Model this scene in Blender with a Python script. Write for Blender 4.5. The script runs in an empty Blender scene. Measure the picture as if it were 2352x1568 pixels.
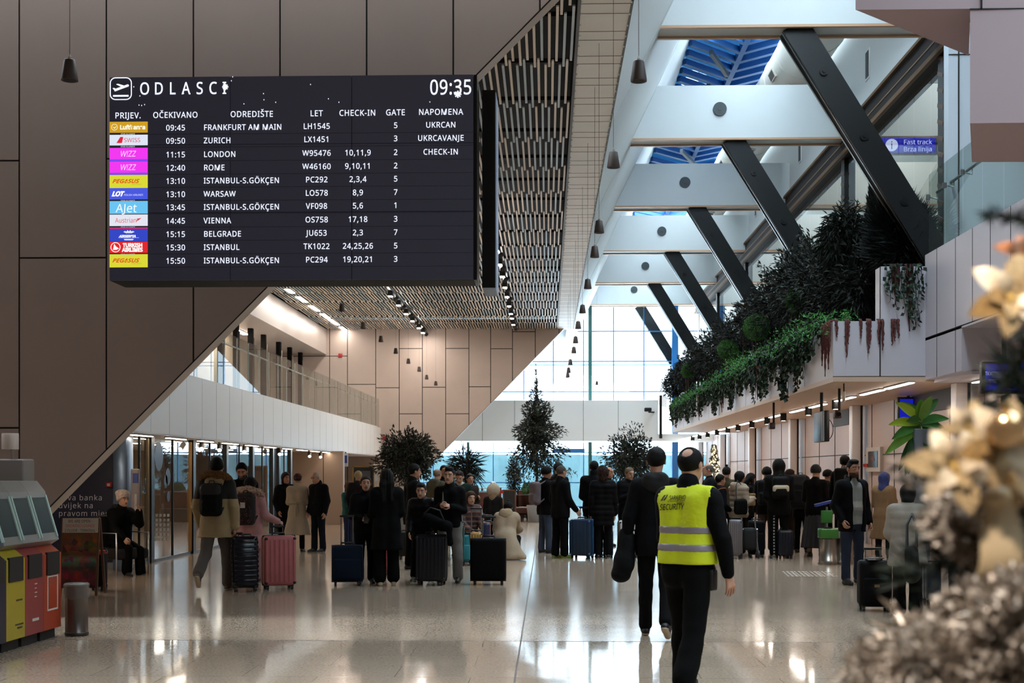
import bpy, bmesh, math, random
import numpy as np
from mathutils import Vector, Matrix
from mathutils.bvhtree import BVHTree

random.seed(7)
RNG = np.random.default_rng(7)
S = bpy.context.scene
COL = S.collection
PI = math.pi

# ------------------------------------------------------------------ camera
F_PX, CX, HORIZON, EYE, YAW = 3000.0, 1176.0, 1085.0, 1.6, math.atan(81 / 3000)
cam_data = bpy.data.cameras.new('camera')
cam = bpy.data.objects.new('camera', cam_data)
COL.objects.link(cam)
cam.location = (0, 0, EYE)
cam.rotation_euler = (PI / 2, 0, YAW)
cam_data.sensor_width = 22.3
cam_data.lens = F_PX / 2352 * 22.3
cam_data.shift_y = (HORIZON - 784) / 2352
cam_data.clip_end = 600
cam_data.dof.use_dof = True
cam_data.dof.focus_distance = 19.0
cam_data.dof.aperture_fstop = 2.6
S.camera = cam

SKY_HORIZON, SKY_ZENITH = 1.5, 16.0
# ------------------------------------------------------------------ world, exposure, render settings
world = bpy.data.worlds.new('overcast_sky')
S.world = world
world.use_nodes = True
wn = world.node_tree
wn.nodes.clear()
w_out = wn.nodes.new('ShaderNodeOutputWorld')
w_bg = wn.nodes.new('ShaderNodeBackground')
w_bg.inputs[0].default_value = (0.80, 0.92, 1.0, 1)
# overcast sky: the zenith is several times brighter than the horizon
w_tc = wn.nodes.new('ShaderNodeTexCoord')
w_sp = wn.nodes.new('ShaderNodeSeparateXYZ')
w_mr = wn.nodes.new('ShaderNodeMapRange')
w_mr.inputs['From Min'].default_value = 0.12
w_mr.inputs['From Max'].default_value = 0.8
w_mr.inputs['To Min'].default_value = SKY_HORIZON
w_mr.inputs['To Max'].default_value = SKY_ZENITH
wn.links.new(w_tc.outputs['Generated'], w_sp.inputs[0])
wn.links.new(w_sp.outputs['Z'], w_mr.inputs['Value'])
wn.links.new(w_mr.outputs['Result'], w_bg.inputs[1])
wn.links.new(w_bg.outputs[0], w_out.inputs[0])
world.cycles.sampling_method = 'AUTOMATIC'

S.view_settings.view_transform = 'Standard'
S.view_settings.look = 'None'
S.view_settings.gamma = 1
S.view_settings.use_curve_mapping = False
S.view_settings.exposure = 0.97
c = S.cycles
c.max_bounces = 7
c.diffuse_bounces = 4
c.glossy_bounces = 4
c.transmission_bounces = 4
c.transparent_max_bounces = 12
c.caustics_reflective = False
c.caustics_refractive = False
c.sample_clamp_indirect = 6
c.use_denoising = True
c.use_adaptive_sampling = True
c.adaptive_threshold = 0.02


def portal(name, loc, rot, sx, sy):
    d = bpy.data.lights.new(name, 'AREA')
    d.shape = 'RECTANGLE'
    d.size, d.size_y = sx, sy
    d.cycles.is_portal = True
    o = bpy.data.objects.new(name, d)
    COL.objects.link(o)
    o.location, o.rotation_euler = loc, rot
    return o


def lamp(name, loc, rot, sx, sy, watts, color):
    d = bpy.data.lights.new(name, 'AREA')
    d.shape = 'RECTANGLE'
    d.size, d.size_y = sx, sy
    d.energy, d.color = watts, color
    o = bpy.data.objects.new(name, d)
    COL.objects.link(o)
    o.location, o.rotation_euler = loc, rot
    return o


# daylight comes in through the glazed end facade and the roof glazing (sampling portals only, no light of their own)
portal('facade_daylight', (0.5, 60.3, 4.8), (-PI / 2, 0, 0), 18, 9.2)
portal('rooflight_daylight', (5.3, 38, 13.05), (0, 0, 0), 3.2, 46)
portal('entrance_rooflight_daylight', (6.0, 4.5, 9.25), (0, 0, 0), 5.0, 17)

WARM = (1.0, 0.80, 0.60)


# ------------------------------------------------------------------ pixel helpers: a point of the place from a point of the photo and one known coordinate
def ray(px, py):
    ca, sa = math.cos(YAW), math.sin(YAW)
    r = (px - CX) / F_PX
    return Vector((-sa + r * ca, ca + r * sa, (HORIZON - py) / F_PX))


def W(px, py, Y):
    d = ray(px, py)
    return Vector((0, 0, EYE)) + d * (Y / d.y)


def WZ(px, py, Z):
    d = ray(px, py)
    return Vector((0, 0, EYE)) + d * ((Z - EYE) / d.z)


def WX(px, py, X):
    d = ray(px, py)
    return Vector((0, 0, EYE)) + d * (X / d.x)


def G(px, py):
    d = ray(px, py)
    return Vector((0, 0, EYE)) + d * (-EYE / d.z)


# ------------------------------------------------------------------ materials
def lin(h):
    h = h.lstrip('#')
    v = [int(h[i:i + 2], 16) / 255 for i in (0, 2, 4)]
    return tuple((x / 12.92 if x <= 0.04045 else ((x + 0.055) / 1.055) ** 2.4) for x in v)


MATS = {}


def mat(color, rough=0.6, metal=0.0, noise=0.0, scale=8.0, bump=0.0, bscale=60.0, emit=0.0, spec=0.5, sheen=0.0, coat=0.0):
    """Principled material of one colour, varied by a procedural noise of relative size `noise`; `bump` adds a fine relief."""
    key = (color, rough, metal, noise, scale, bump, bscale, emit, spec, sheen, coat)
    if key in MATS:
        return MATS[key]
    c = lin(color) if isinstance(color, str) else color
    m = bpy.data.materials.new('mat_%d' % len(MATS))
    m.use_nodes = True
    nt = m.node_tree
    b = nt.nodes['Principled BSDF']
    b.inputs['Base Color'].default_value = (*c, 1)
    b.inputs['Roughness'].default_value = rough
    b.inputs['Metallic'].default_value = metal
    b.inputs['Specular IOR Level'].default_value = spec
    if sheen:
        b.inputs['Sheen Weight'].default_value = sheen
    if coat:
        b.inputs['Coat Weight'].default_value = coat
    if emit:
        b.inputs['Emission Color'].default_value = (*c, 1)
        b.inputs['Emission Strength'].default_value = emit
    if noise or bump:
        tc = nt.nodes.new('ShaderNodeTexCoord')
    if noise:
        n = nt.nodes.new('ShaderNodeTexNoise')
        n.inputs['Scale'].default_value = scale
        n.inputs['Detail'].default_value = 4
        nt.links.new(tc.outputs['Object'], n.inputs['Vector'])
        r = nt.nodes.new('ShaderNodeMapRange')
        r.inputs['From Min'].default_value = 0.3
        r.inputs['From Max'].default_value = 0.7
        r.inputs['To Min'].default_value = 1 - noise
        r.inputs['To Max'].default_value = 1 + noise
        nt.links.new(n.outputs['Fac'], r.inputs['Value'])
        v = nt.nodes.new('ShaderNodeVectorMath')
        v.operation = 'SCALE'
        v.inputs[0].default_value = c
        nt.links.new(r.outputs['Result'], v.inputs['Scale'])
        nt.links.new(v.outputs['Vector'], b.inputs['Base Color'])
    if bump:
        n2 = nt.nodes.new('ShaderNodeTexNoise')
        n2.inputs['Scale'].default_value = bscale
        n2.inputs['Detail'].default_value = 3
        nt.links.new(tc.outputs['Object'], n2.inputs['Vector'])
        bp = nt.nodes.new('ShaderNodeBump')
        bp.inputs['Strength'].default_value = bump
        bp.inputs['Distance'].default_value = 0.02
        nt.links.new(n2.outputs['Fac'], bp.inputs['Height'])
        nt.links.new(bp.outputs['Normal'], b.inputs['Normal'])
    MATS[key] = m
    return m


def emission(color, strength):
    key = ('emit', color, strength)
    if key in MATS:
        return MATS[key]
    c = lin(color) if isinstance(color, str) else color
    m = bpy.data.materials.new('glow_%d' % len(MATS))
    m.use_nodes = True
    nt = m.node_tree
    nt.nodes.clear()
    o = nt.nodes.new('ShaderNodeOutputMaterial')
    e = nt.nodes.new('ShaderNodeEmission')
    e.inputs[0].default_value = (*c, 1)
    e.inputs[1].default_value = strength
    nt.links.new(e.outputs[0], o.inputs[0])
    MATS[key] = m
    return m


def glass(tint='#ffffff', ior=1.45, rough=0.0, haze=0.0, hazecol='#ffffff'):
    """Thin architectural glass: see-through with Fresnel reflections (and a little milky haze when asked)."""
    key = ('glass', tint, ior, rough, haze, hazecol)
    if key in MATS:
        return MATS[key]
    m = bpy.data.materials.new('glass_%d' % len(MATS))
    m.use_nodes = True
    nt = m.node_tree
    nt.nodes.clear()
    o = nt.nodes.new('ShaderNodeOutputMaterial')
    t = nt.nodes.new('ShaderNodeBsdfTransparent')
    t.inputs[0].default_value = (*lin(tint), 1)
    g = nt.nodes.new('ShaderNodeBsdfGlossy')
    g.inputs['Roughness'].default_value = rough
    f = nt.nodes.new('ShaderNodeFresnel')
    # same reflectance from both sides of the pane
    gm = nt.nodes.new('ShaderNodeNewGeometry')
    mr = nt.nodes.new('ShaderNodeMapRange')
    mr.inputs['To Min'].default_value = ior
    mr.inputs['To Max'].default_value = 1 / ior
    nt.links.new(gm.outputs['Backfacing'], mr.inputs['Value'])
    nt.links.new(mr.outputs['Result'], f.inputs[0])
    mx = nt.nodes.new('ShaderNodeMixShader')
    nt.links.new(f.outputs[0], mx.inputs[0])
    src = t
    if haze:
        d = nt.nodes.new('ShaderNodeBsdfDiffuse')
        d.inputs[0].default_value = (*lin(hazecol), 1)
        mh = nt.nodes.new('ShaderNodeMixShader')
        mh.inputs[0].default_value = haze
        nt.links.new(t.outputs[0], mh.inputs[1])
        nt.links.new(d.outputs[0], mh.inputs[2])
        src = mh
    nt.links.new(src.outputs[0], mx.inputs[1])
    nt.links.new(g.outputs[0], mx.inputs[2])
    nt.links.new(mx.outputs[0], o.inputs[0])
    MATS[key] = m
    return m


def floor_material():
    m = bpy.data.materials.new('polished_granite')
    m.use_nodes = True
    nt = m.node_tree
    b = nt.nodes['Principled BSDF']
    tc = nt.nodes.new('ShaderNodeTexCoord')
    L = nt.links.new
    # large tiles of slightly different tone, fine dark joints
    br = nt.nodes.new('ShaderNodeTexBrick')
    br.offset = 0.5
    br.inputs['Scale'].default_value = 1.0
    br.inputs['Brick Width'].default_value = 1.2
    br.inputs['Row Height'].default_value = 0.6
    br.inputs['Mortar Size'].default_value = 0.0035
    br.inputs['Color1'].default_value = (0.98, 0.98, 0.98, 1)
    br.inputs['Color2'].default_value = (1.03, 1.03, 1.03, 1)
    br.inputs['Mortar'].default_value = (0.5, 0.48, 0.46, 1)
    L(tc.outputs['Object'], br.inputs['Vector'])
    n1 = nt.nodes.new('ShaderNodeTexNoise')
    n1.inputs['Scale'].default_value = 45
    n1.inputs['Detail'].default_value = 6
    L(tc.outputs['Object'], n1.inputs['Vector'])
    rp = nt.nodes.new('ShaderNodeValToRGB')
    rp.color_ramp.elements[0].position = 0.35
    rp.color_ramp.elements[0].color = (*lin('#9c8875'), 1)
    rp.color_ramp.elements[1].position = 0.68
    rp.color_ramp.elements[1].color = (*lin('#b9a591'), 1)
    L(n1.outputs['Fac'], rp.inputs[0])
    mx = nt.nodes.new('ShaderNodeMix')
    mx.data_type = 'RGBA'
    mx.blend_type = 'MULTIPLY'
    mx.inputs[0].default_value = 1
    L(rp.outputs[0], mx.inputs[6])
    L(br.outputs['Color'], mx.inputs[7])
    L(mx.outputs[2], b.inputs['Base Color'])
    n2 = nt.nodes.new('ShaderNodeTexNoise')
    n2.inputs['Scale'].default_value = 0.9
    n2.inputs['Detail'].default_value = 2
    L(tc.outputs['Object'], n2.inputs['Vector'])
    # freshly polished zone before the cross joint, duller finish beyond it
    sp = nt.nodes.new('ShaderNodeSeparateXYZ')
    L(tc.outputs['Object'], sp.inputs[0])
    st = nt.nodes.new('ShaderNodeMapRange')
    st.inputs['From Min'].default_value = 12.395
    st.inputs['From Max'].default_value = 12.405
    st.inputs['To Min'].default_value = 0.03
    st.inputs['To Max'].default_value = 0.10
    L(sp.outputs['Y'], st.inputs['Value'])
    r = nt.nodes.new('ShaderNodeMath')
    r.operation = 'MULTIPLY_ADD'
    r.inputs[1].default_value = 0.06
    L(n2.outputs['Fac'], r.inputs[0])
    L(st.outputs['Result'], r.inputs[2])
    L(r.outputs[0], b.inputs['Roughness'])
    b.inputs['Specular IOR Level'].default_value = 0.4
    # every slab lies a hair out of level, so reflections break at the joints
    bp = nt.nodes.new('ShaderNodeBump')
    bp.inputs['Strength'].default_value = 0.06
    bp.inputs['Distance'].default_value = 0.02
    n3 = nt.nodes.new('ShaderNodeTexNoise')
    n3.inputs['Scale'].default_value = 1.7
    n3.inputs['Detail'].default_value = 1
    L(tc.outputs['Object'], n3.inputs['Vector'])
    L(n3.outputs['Fac'], bp.inputs['Height'])
    L(bp.outputs['Normal'], b.inputs['Normal'])
    return m


# ------------------------------------------------------------------ mesh helpers
def np_mesh(name, verts, faces_groups, mats, smooth=False, mat_idx=None):
    """verts (n,3); faces_groups: list of (k,m) int arrays (m = 3 or 4)."""
    me = bpy.data.meshes.new(name)
    verts = np.asarray(verts, dtype=np.float32)
    me.vertices.add(len(verts))
    me.vertices.foreach_set('co', verts.ravel())
    groups = [np.asarray(f, dtype=np.int32) for f in faces_groups if len(f)]
    loops = np.concatenate([f.ravel() for f in groups])
    tot = np.concatenate([np.full(len(f), f.shape[1], dtype=np.int32) for f in groups])
    start = np.concatenate([[0], np.cumsum(tot)[:-1]]).astype(np.int32)
    me.loops.add(len(loops))
    me.loops.foreach_set('vertex_index', loops)
    me.polygons.add(len(tot))
    me.polygons.foreach_set('loop_start', start)
    me.polygons.foreach_set('loop_total', tot)
    if mat_idx is not None:
        me.polygons.foreach_set('material_index', np.asarray(mat_idx, dtype=np.int32))
    me.polygons.foreach_set('use_smooth', np.full(len(tot), bool(smooth)))
    for m in mats:
        me.materials.append(m)
    me.update(calc_edges=True)
    return me


def link(name, data, parent=None):
    o = bpy.data.objects.new(name, data)
    COL.objects.link(o)
    if parent is not None:
        o.parent = parent
    return o


class MB:
    """Collects boxes, prisms, tubes and lathed shapes into one mesh."""

    def __init__(self):
        self.v, self.f, self.mi, self.cur, self.sm = [], [], [], 0, []

    def mat(self, i):
        self.cur = i
        return self

    def add(self, verts, faces, smooth=False):
        o = len(self.v)
        self.v += [tuple(x) for x in verts]
        for f in faces:
            self.f.append([i + o for i in f])
            self.mi.append(self.cur)
            self.sm.append(smooth)
        return self

    def box(self, a, b):
        x0, y0, z0 = a
        x1, y1, z1 = b
        return self.add([(x0, y0, z0), (x1, y0, z0), (x1, y1, z0), (x0, y1, z0), (x0, y0, z1), (x1, y0, z1), (x1, y1, z1), (x0, y1, z1)],
                        [(0, 3, 2, 1), (4, 5, 6, 7), (0, 1, 5, 4), (1, 2, 6, 5), (2, 3, 7, 6), (3, 0, 4, 7)])

    def cbox(self, c, s):
        return self.box([c[i] - s[i] / 2 for i in range(3)], [c[i] + s[i] / 2 for i in range(3)])

    def obox(self, M, s):
        o = len(self.v)
        self.cbox((0, 0, 0), s)
        for i in range(o, o + 8):
            self.v[i] = tuple(M @ Vector(self.v[i]))
        return self

    def bar(self, a, b, w, h, up=(0, 0, 1)):
        """Rectangular bar from a to b, w across, h along `up`."""
        a, b = Vector(a), Vector(b)
        d = b - a
        L = d.length
        d.normalize()
        u = Vector(up)
        s = d.cross(u)
        if s.length < 1e-5:
            s = d.cross(Vector((1, 0, 0)))
        s.normalize()
        u = s.cross(d)
        M = Matrix(((s.x, d.x, u.x, (a.x + b.x) / 2), (s.y, d.y, u.y, (a.y + b.y) / 2), (s.z, d.z, u.z, (a.z + b.z) / 2), (0, 0, 0, 1)))
        return self.obox(M, (w, L, h))

    def rbox(self, c, s, r, seg=3, M=None, smooth=True):
        """Box with rounded edges."""
        bm = bmesh.new()
        bmesh.ops.create_cube(bm, size=1)
        for v in bm.verts:
            v.co = Vector((v.co.x * s[0], v.co.y * s[1], v.co.z * s[2]))
        bmesh.ops.bevel(bm, geom=list(bm.edges), offset=min(r, min(s) * 0.49), segments=seg, profile=0.5, affect='EDGES')
        bm.verts.ensure_lookup_table()
        vs = [Vector(c) + v.co if M is None else M @ (Vector(c) + v.co) for v in bm.verts]
        fs = [[v.index for v in f.verts] for f in bm.faces]
        bm.free()
        return self.add(vs, fs, smooth)

    def prism(self, poly, axis, a, b):
        """Extrude a 2-D polygon along axis ('x','y','z') between a and b."""
        n = len(poly)
        put = {'x': lambda p, t: (t, p[0], p[1]), 'y': lambda p, t: (p[0], t, p[1]), 'z': lambda p, t: (p[0], p[1], t)}[axis]
        vs = [put(p, a) for p in poly] + [put(p, b) for p in poly]
        fs = [list(range(n)), list(range(2 * n - 1, n - 1, -1))] + [[i, i + n, (i + 1) % n + n, (i + 1) % n] for i in range(n)]
        return self.add(vs, fs)

    def tube(self, pts, r, n=8, caps=True, smooth=True):
        pts = [Vector(p) for p in pts]
        rs = r if isinstance(r, (list, tuple)) else [r] * len(pts)
        vs, fs = [], []
        ref = None
        for i, p in enumerate(pts):
            d = (pts[min(i + 1, len(pts) - 1)] - pts[max(i - 1, 0)])
            d = d.normalized() if d.length > 1e-9 else Vector((0, 0, 1))
            if ref is None:
                ref = Vector((0, 0, 1)) if abs(d.z) < 0.9 else Vector((1, 0, 0))
            s = d.cross(ref).normalized()
            u = s.cross(d)
            ref = u
            for k in range(n):
                t = 2 * PI * k / n
                vs.append(p + (s * math.cos(t) + u * math.sin(t)) * rs[i])
        for i in range(len(pts) - 1):
            for k in range(n):
                k2 = (k + 1) % n
                fs.append((i * n + k, i * n + k2, (i + 1) * n + k2, (i + 1) * n + k))
        self.add(vs, fs, smooth)
        if caps:
            e0, e1 = vs[:n], vs[-n:]
            self.add(e0, [list(range(n - 1, -1, -1))])
            self.add(e1, [list(range(n))])
        return self

    def lathe(self, prof, n=20, c=(0, 0, 0), smooth=True):
        vs, fs = [], []
        for (r, z) in prof:
            for k in range(n):
                t = 2 * PI * k / n
                vs.append((c[0] + r * math.cos(t), c[1] + r * math.sin(t), c[2] + z))
        for i in range(len(prof) - 1):
            for k in range(n):
                k2 = (k + 1) % n
                fs.append((i * n + k, i * n + k2, (i + 1) * n + k2, (i + 1) * n + k))
        self.add(vs, fs, smooth)
        self.add(vs[:n], [list(range(n - 1, -1, -1))])
        return self.add(vs[-n:], [list(range(n))])

    def ball(self, c, r, n=12, m=8):
        r = (r, r, r) if not isinstance(r, (list, tuple)) else r
        prof = [(math.sin(PI * i / m), -math.cos(PI * i / m)) for i in range(m + 1)]
        o = len(self.v)
        self.lathe([(max(p[0], 1e-4), p[1]) for p in prof], n)
        for i in range(o, len(self.v)):
            x, y, z = self.v[i]
            self.v[i] = (c[0] + x * r[0], c[1] + y * r[1], c[2] + z * r[2])
        return self

    def quad(self, *p):
        return self.add(p, [tuple(range(len(p)))])

    def build(self, name, mats, parent=None):
        if not isinstance(mats, (list, tuple)):
            mats = [mats]
        me = bpy.data.meshes.new(name)
        me.from_pydata(self.v, [], self.f)
        for m in mats:
            me.materials.append(m)
        me.polygons.foreach_set('material_index', self.mi)
        me.polygons.foreach_set('use_smooth', self.sm)
        me.update()
        return link(name, me, parent)


def tag(o, label, cat, group=None, kind=None):
    o['label'], o['category'] = label, cat
    if group:
        o['group'] = group
    if kind:
        o['kind'] = kind
    return o


def thing(name, label, cat, loc=(0, 0, 0), rz=0.0, group=None):
    o = bpy.data.objects.new(name, None)
    o.empty_display_size = 0.1
    COL.objects.link(o)
    o.location, o.rotation_euler = loc, (0, 0, rz)
    return tag(o, label, cat, group)


def struct(o):
    o['kind'] = 'structure'
    return o


def copy_tree(o, parent=None):
    n = o.copy()
    COL.objects.link(n)
    n.parent = parent
    for ch in list(o.children):
        copy_tree(ch, n)
    return n


ORD = ['nearest', 'second', 'third', 'fourth', 'fifth', 'sixth', 'seventh', 'eighth', 'ninth', 'tenth', 'eleventh', 'twelfth', 'thirteenth',
       'fourteenth', 'fifteenth', 'sixteenth', 'seventeenth', 'eighteenth', 'nineteenth', 'twentieth', 'twenty-first', 'twenty-second', 'twenty-third', 'twenty-fourth', 'twenty-fifth', 'twenty-sixth', 'twenty-seventh', 'twenty-eighth']


def nth(i, n=None):
    if n is not None and i == n - 1 and i > 0:
        return 'farthest'
    return ORD[i]


def clip(poly, nx, ny, d):
    """Keep the part of a convex polygon with nx*x + ny*y >= d."""
    out = []
    for i in range(len(poly)):
        p, q = poly[i], poly[(i + 1) % len(poly)]
        a, b = nx * p[0] + ny * p[1] - d, nx * q[0] + ny * q[1] - d
        if a >= 0:
            out.append(p)
        if (a > 0 > b) or (a < 0 < b):
            t = a / (a - b)
            out.append((p[0] + (q[0] - p[0]) * t, p[1] + (q[1] - p[1]) * t))
    return out


def bundled_font(fn):
    try:                      # the typeface that ships with Blender itself; its built-in one otherwise
        import os
        return bpy.data.fonts.load(os.path.join(bpy.utils.system_resource('DATAFILES'), 'fonts', fn))
    except Exception:
        return None


SANS = bundled_font('NotoSansHebrew-Regular.woff2')


def text_mesh(txt, size, align='LEFT', spacing=1.0, bold=0.0, shear=0.0, extrude=0.0, wscale=1.0):
    """Outline lettering as (verts, faces) in the XY plane."""
    cu = bpy.data.curves.new('lettering', 'FONT')
    cu.body = txt
    if SANS:
        cu.font = SANS
    cu.size = size * CAPK
    cu.align_x = align
    cu.align_y = 'CENTER'
    cu.space_character = spacing
    cu.offset = bold
    cu.shear = shear
    cu.resolution_u = 3
    cu.extrude = extrude
    o = bpy.data.objects.new('lettering', cu)
    COL.objects.link(o)
    dg = bpy.context.evaluated_depsgraph_get()
    me = bpy.data.meshes.new_from_object(o.evaluated_get(dg))
    vs = [(v.co.x * wscale, v.co.y, v.co.z) for v in me.vertices]
    fs = [tuple(p.vertices) for p in me.polygons]
    bpy.data.objects.remove(o)
    bpy.data.curves.remove(cu)
    bpy.data.meshes.remove(me)
    return vs, fs


CAPK = 1.0
_h = [v_[1] for v_ in text_mesh('H', 1.0)[0]]
CAPK = 0.72 / max(max(_h) - min(_h), 0.1)          # a capital is 0.72 of the given size


def put_text(mb, txt, size, M, **k):
    vs, fs = text_mesh(txt, size, **k)
    mb.add([M @ Vector(v) for v in vs], fs)
    return mb


def face_cam(x, y, z):
    """Matrix that stands lettering upright at (x,y,z), read from -Y."""
    return Matrix.Translation((x, y, z)) @ Matrix.Rotation(PI / 2, 4, 'X')

# ================================================================== THE SETTING
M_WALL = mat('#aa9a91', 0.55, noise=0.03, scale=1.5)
M_WALLJ = mat('#15110f', 0.8)
M_WHITE = mat('#c9cccd', 0.42, noise=0.02, scale=2)
M_WHITE2 = mat('#c2c6c6', 0.5)
M_STRIP = mat('#e2dfd8', 0.5, noise=0.02, scale=3)
M_BLACK = mat('#050505', 0.7)
M_DARKSTEEL = mat('#17191a', 0.38, metal=0.3, spec=0.4)
M_JAMB = mat('#b9aea6', 0.5)
M_BLUEFRAME = mat('#1f5f95', 0.4)
M_GLASS = glass('#eef6f4')
M_TRACK = mat('#0a0a0a', 0.5)
M_SOFFIT = mat('#c9b09a', 0.45, noise=0.02, scale=1.0)
M_WALLR = mat('#b7a196', 0.5, noise=0.03, scale=1.2)

# floor: one polished slab with a long service joint and a cross joint
b = MB()
b.quad((-14, -10, 0), (14, -10, 0), (14, 60.2, 0), (-14, 60.2, 0))
fl = struct(b.build('floor', floor_material()))
b = MB()
jx = G(1217, 1340).x
b.box((jx - 0.008, 6, 0.0006), (jx + 0.008, 58, 0.0012))
b.box((-14, 12.39, 0.0006), (14, 12.405, 0.0012))
b.build('expansion_joint', mat('#3a332e', 0.5), fl)['kind'] = 'structure'

YN, YF = 14.2, 51.8          # the two portal walls with the slanting edge
ZC, XC0, XC1 = 7.3, 0.39, 1.03


def panelled(name, Y, cols, zlo, zhi, p, q, thick, gap, m_panel):
    """Wall of tall panels, cut along the slanting line p-q (keeps the upper left of it)."""
    nx, ny = -(q[1] - p[1]), (q[0] - p[0])
    L = math.hypot(nx, ny)
    nx, ny = nx / L, ny / L
    if ny < 0:
        nx, ny = -nx, -ny
    d = nx * p[0] + ny * p[1]
    b = MB()
    for (x0, x1, js) in cols:
        zs = [zlo] + sorted(js) + [zhi]
        for z0, z1 in zip(zs[:-1], zs[1:]):
            pl = clip([(x0 + gap / 2, z0 + gap / 2), (x1 - gap / 2, z0 + gap / 2), (x1 - gap / 2, z1 - gap / 2), (x0 + gap / 2, z1 - gap / 2)], nx, ny, d + 0.01)
            if len(pl) > 2:
                b.mat(0).prism(pl, 'y', Y, Y + 0.02)
    xa, xb = cols[0][0], cols[-1][1]
    pl = clip([(xa, zlo), (xb, zlo), (xb, zhi), (xa, zhi)], nx, ny, d)
    b.mat(1).prism(pl, 'y', Y + 0.012, Y + 0.03)
    b.mat(2).prism(pl, 'y', Y + 0.03, Y + thick)
    return struct(b.build(name, [m_panel, M_WALLJ, M_JAMB]))


# foreground portal wall
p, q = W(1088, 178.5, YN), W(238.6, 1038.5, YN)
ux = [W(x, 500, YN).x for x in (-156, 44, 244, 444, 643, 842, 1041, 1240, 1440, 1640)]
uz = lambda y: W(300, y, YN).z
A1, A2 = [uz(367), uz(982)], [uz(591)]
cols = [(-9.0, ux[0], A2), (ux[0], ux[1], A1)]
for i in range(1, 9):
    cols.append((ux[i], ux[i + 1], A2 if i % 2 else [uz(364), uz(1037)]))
panelled('wall_near', YN, cols, 0, 9.0, (p.x, p.z), (q.x, q.z), 0.29, 0.019, mat('#8a776d', 0.55, noise=0.03, scale=1.5))  # panel colour darkened to carry the dim light on this wall

# far portal wall
p, q = W(1290, 760, YF), W(965, 1090, YF)
fx = [W(x, 900, YF).x for x in (757, 798, 863, 917, 970, 1023.5, 1077, 1127, 1177, 1229.5, 1284, 1338)]
fz = lambda y: W(1000, y, YF).z
cols = [(-12, fx[0], [fz(817)])]
for i, ys in enumerate([(817,), (882,), (890, 1060), (800, 950), (889, 1039), (800, 950, 1039), (888, 1039), (801,), (762,), (), ()]):
    cols.append((fx[i], fx[i + 1], [fz(y) for y in ys]))
panelled('wall_far', YF, cols, 0, ZC + 0.4, (p.x, p.z), (q.x, q.z), 0.4, 0.03, M_WALL)

# slatted ceiling: black void above, staggered rows of pale hanging slats
b = MB()
b.box((-12, YN, 7.75), (XC1 + 0.1, 60, 7.9))
b.box((XC0 - 0.02, YN, ZC + 0.02), (XC0, YF, 7.75))
b.box((-12, YN, 7.3), (-8.82, YF, 7.32))
for k in range(20):                       # dark service bars over the slats
    y = 15 + k * 1.9
    b.box((-8.8, y, 7.5), (XC0 - 0.02, y + 0.06, 7.56))
struct(b.build('ceiling', M_BLACK))
b = MB()
xs = np.arange(-8.74, XC0 - 0.08, 0.1)
rowL = 2.1
for r in range(-1, 19):
    for i, x0 in enumerate(xs):
        x = x0 + 0.05 * (r % 2)
        j = (0.13 if i % 2 else -0.13) + float(RNG.uniform(-0.05, 0.05))
        y0 = YN - 0.2 + r * rowL + j
        y1 = min(y0 + rowL + 0.02, YF - 0.02)
        y0 = max(y0, YN + 0.31)
        if y1 - y0 < 0.1:
            continue
        u = RNG.random()
        b.mat(0 if u < 0.62 else 1).box((x, y0, ZC), (x + 0.034, y1, ZC + 0.02))
struct(b.build('ceiling_slats', [mat('#dccfbe', 0.5), mat('#a9b4b6', 0.45)]))  # the bluish second colour paints reflections onto some slats

# smooth soffit strip with tile joints beside the slats, and the slope that climbs from it to the roof glazing
b = MB()
b.box((XC0, YN + 0.3, ZC), (XC1, YF + 0.35, ZC + 0.1))
b.mat(1)
for k in range(38):
    for o in (0, 0.34):
        y = 14.9 + k + o
        if y < YF:
            b.box((XC0, y, ZC - 0.003), (XC1, y + 0.014, ZC + 0.01))
b.box((XC0 - 0.02, YN + 0.3, ZC - 0.02), (XC0 + 0.02, YF, ZC + 0.1))
b.box((XC1 - 0.012, YN + 0.3, ZC - 0.012), (XC1 + 0.016, YF, ZC + 0.02))
b.mat(2)
for k in range(90):
    y = 15 + k * 0.41
    b.cbox((XC0 + 0.03, y, ZC - 0.012), (0.018, 0.03, 0.02))
    b.cbox((XC1 - 0.01, y, ZC - 0.014), (0.018, 0.03, 0.02))
struct(b.build('ceiling_strip', [M_STRIP, mat('#55524e', 0.6), mat('#e4e2da', 0.4)]))
ZS = 13.0
XS = 3.76
slope_x = lambda z: XC1 + (z - ZC) * (XS - XC1) / (ZS - ZC)
b = MB()
t = 0.25
b.prism([(XC1, ZC + 0.01), (XS, ZS), (XS - t, ZS), (XC1 - t, ZC + 0.1)], 'y', YN - 6, 60)
b.mat(1)
for k in range(-1, 6):
    y = 22.4 + 7.5 * k - 0.6
    n = Vector((ZS - ZC, 0, -(XS - XC1))).normalized() * 0.004
    a, d = Vector((XC1, y, ZC)), Vector((XS, y + 0.5, ZS))
    b.bar(a + n, d + n, 0.012, 0.004, up=n)
struct(b.build('ceiling_slope', [M_WHITE2, mat('#8f9294', 0.6)]))

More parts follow.
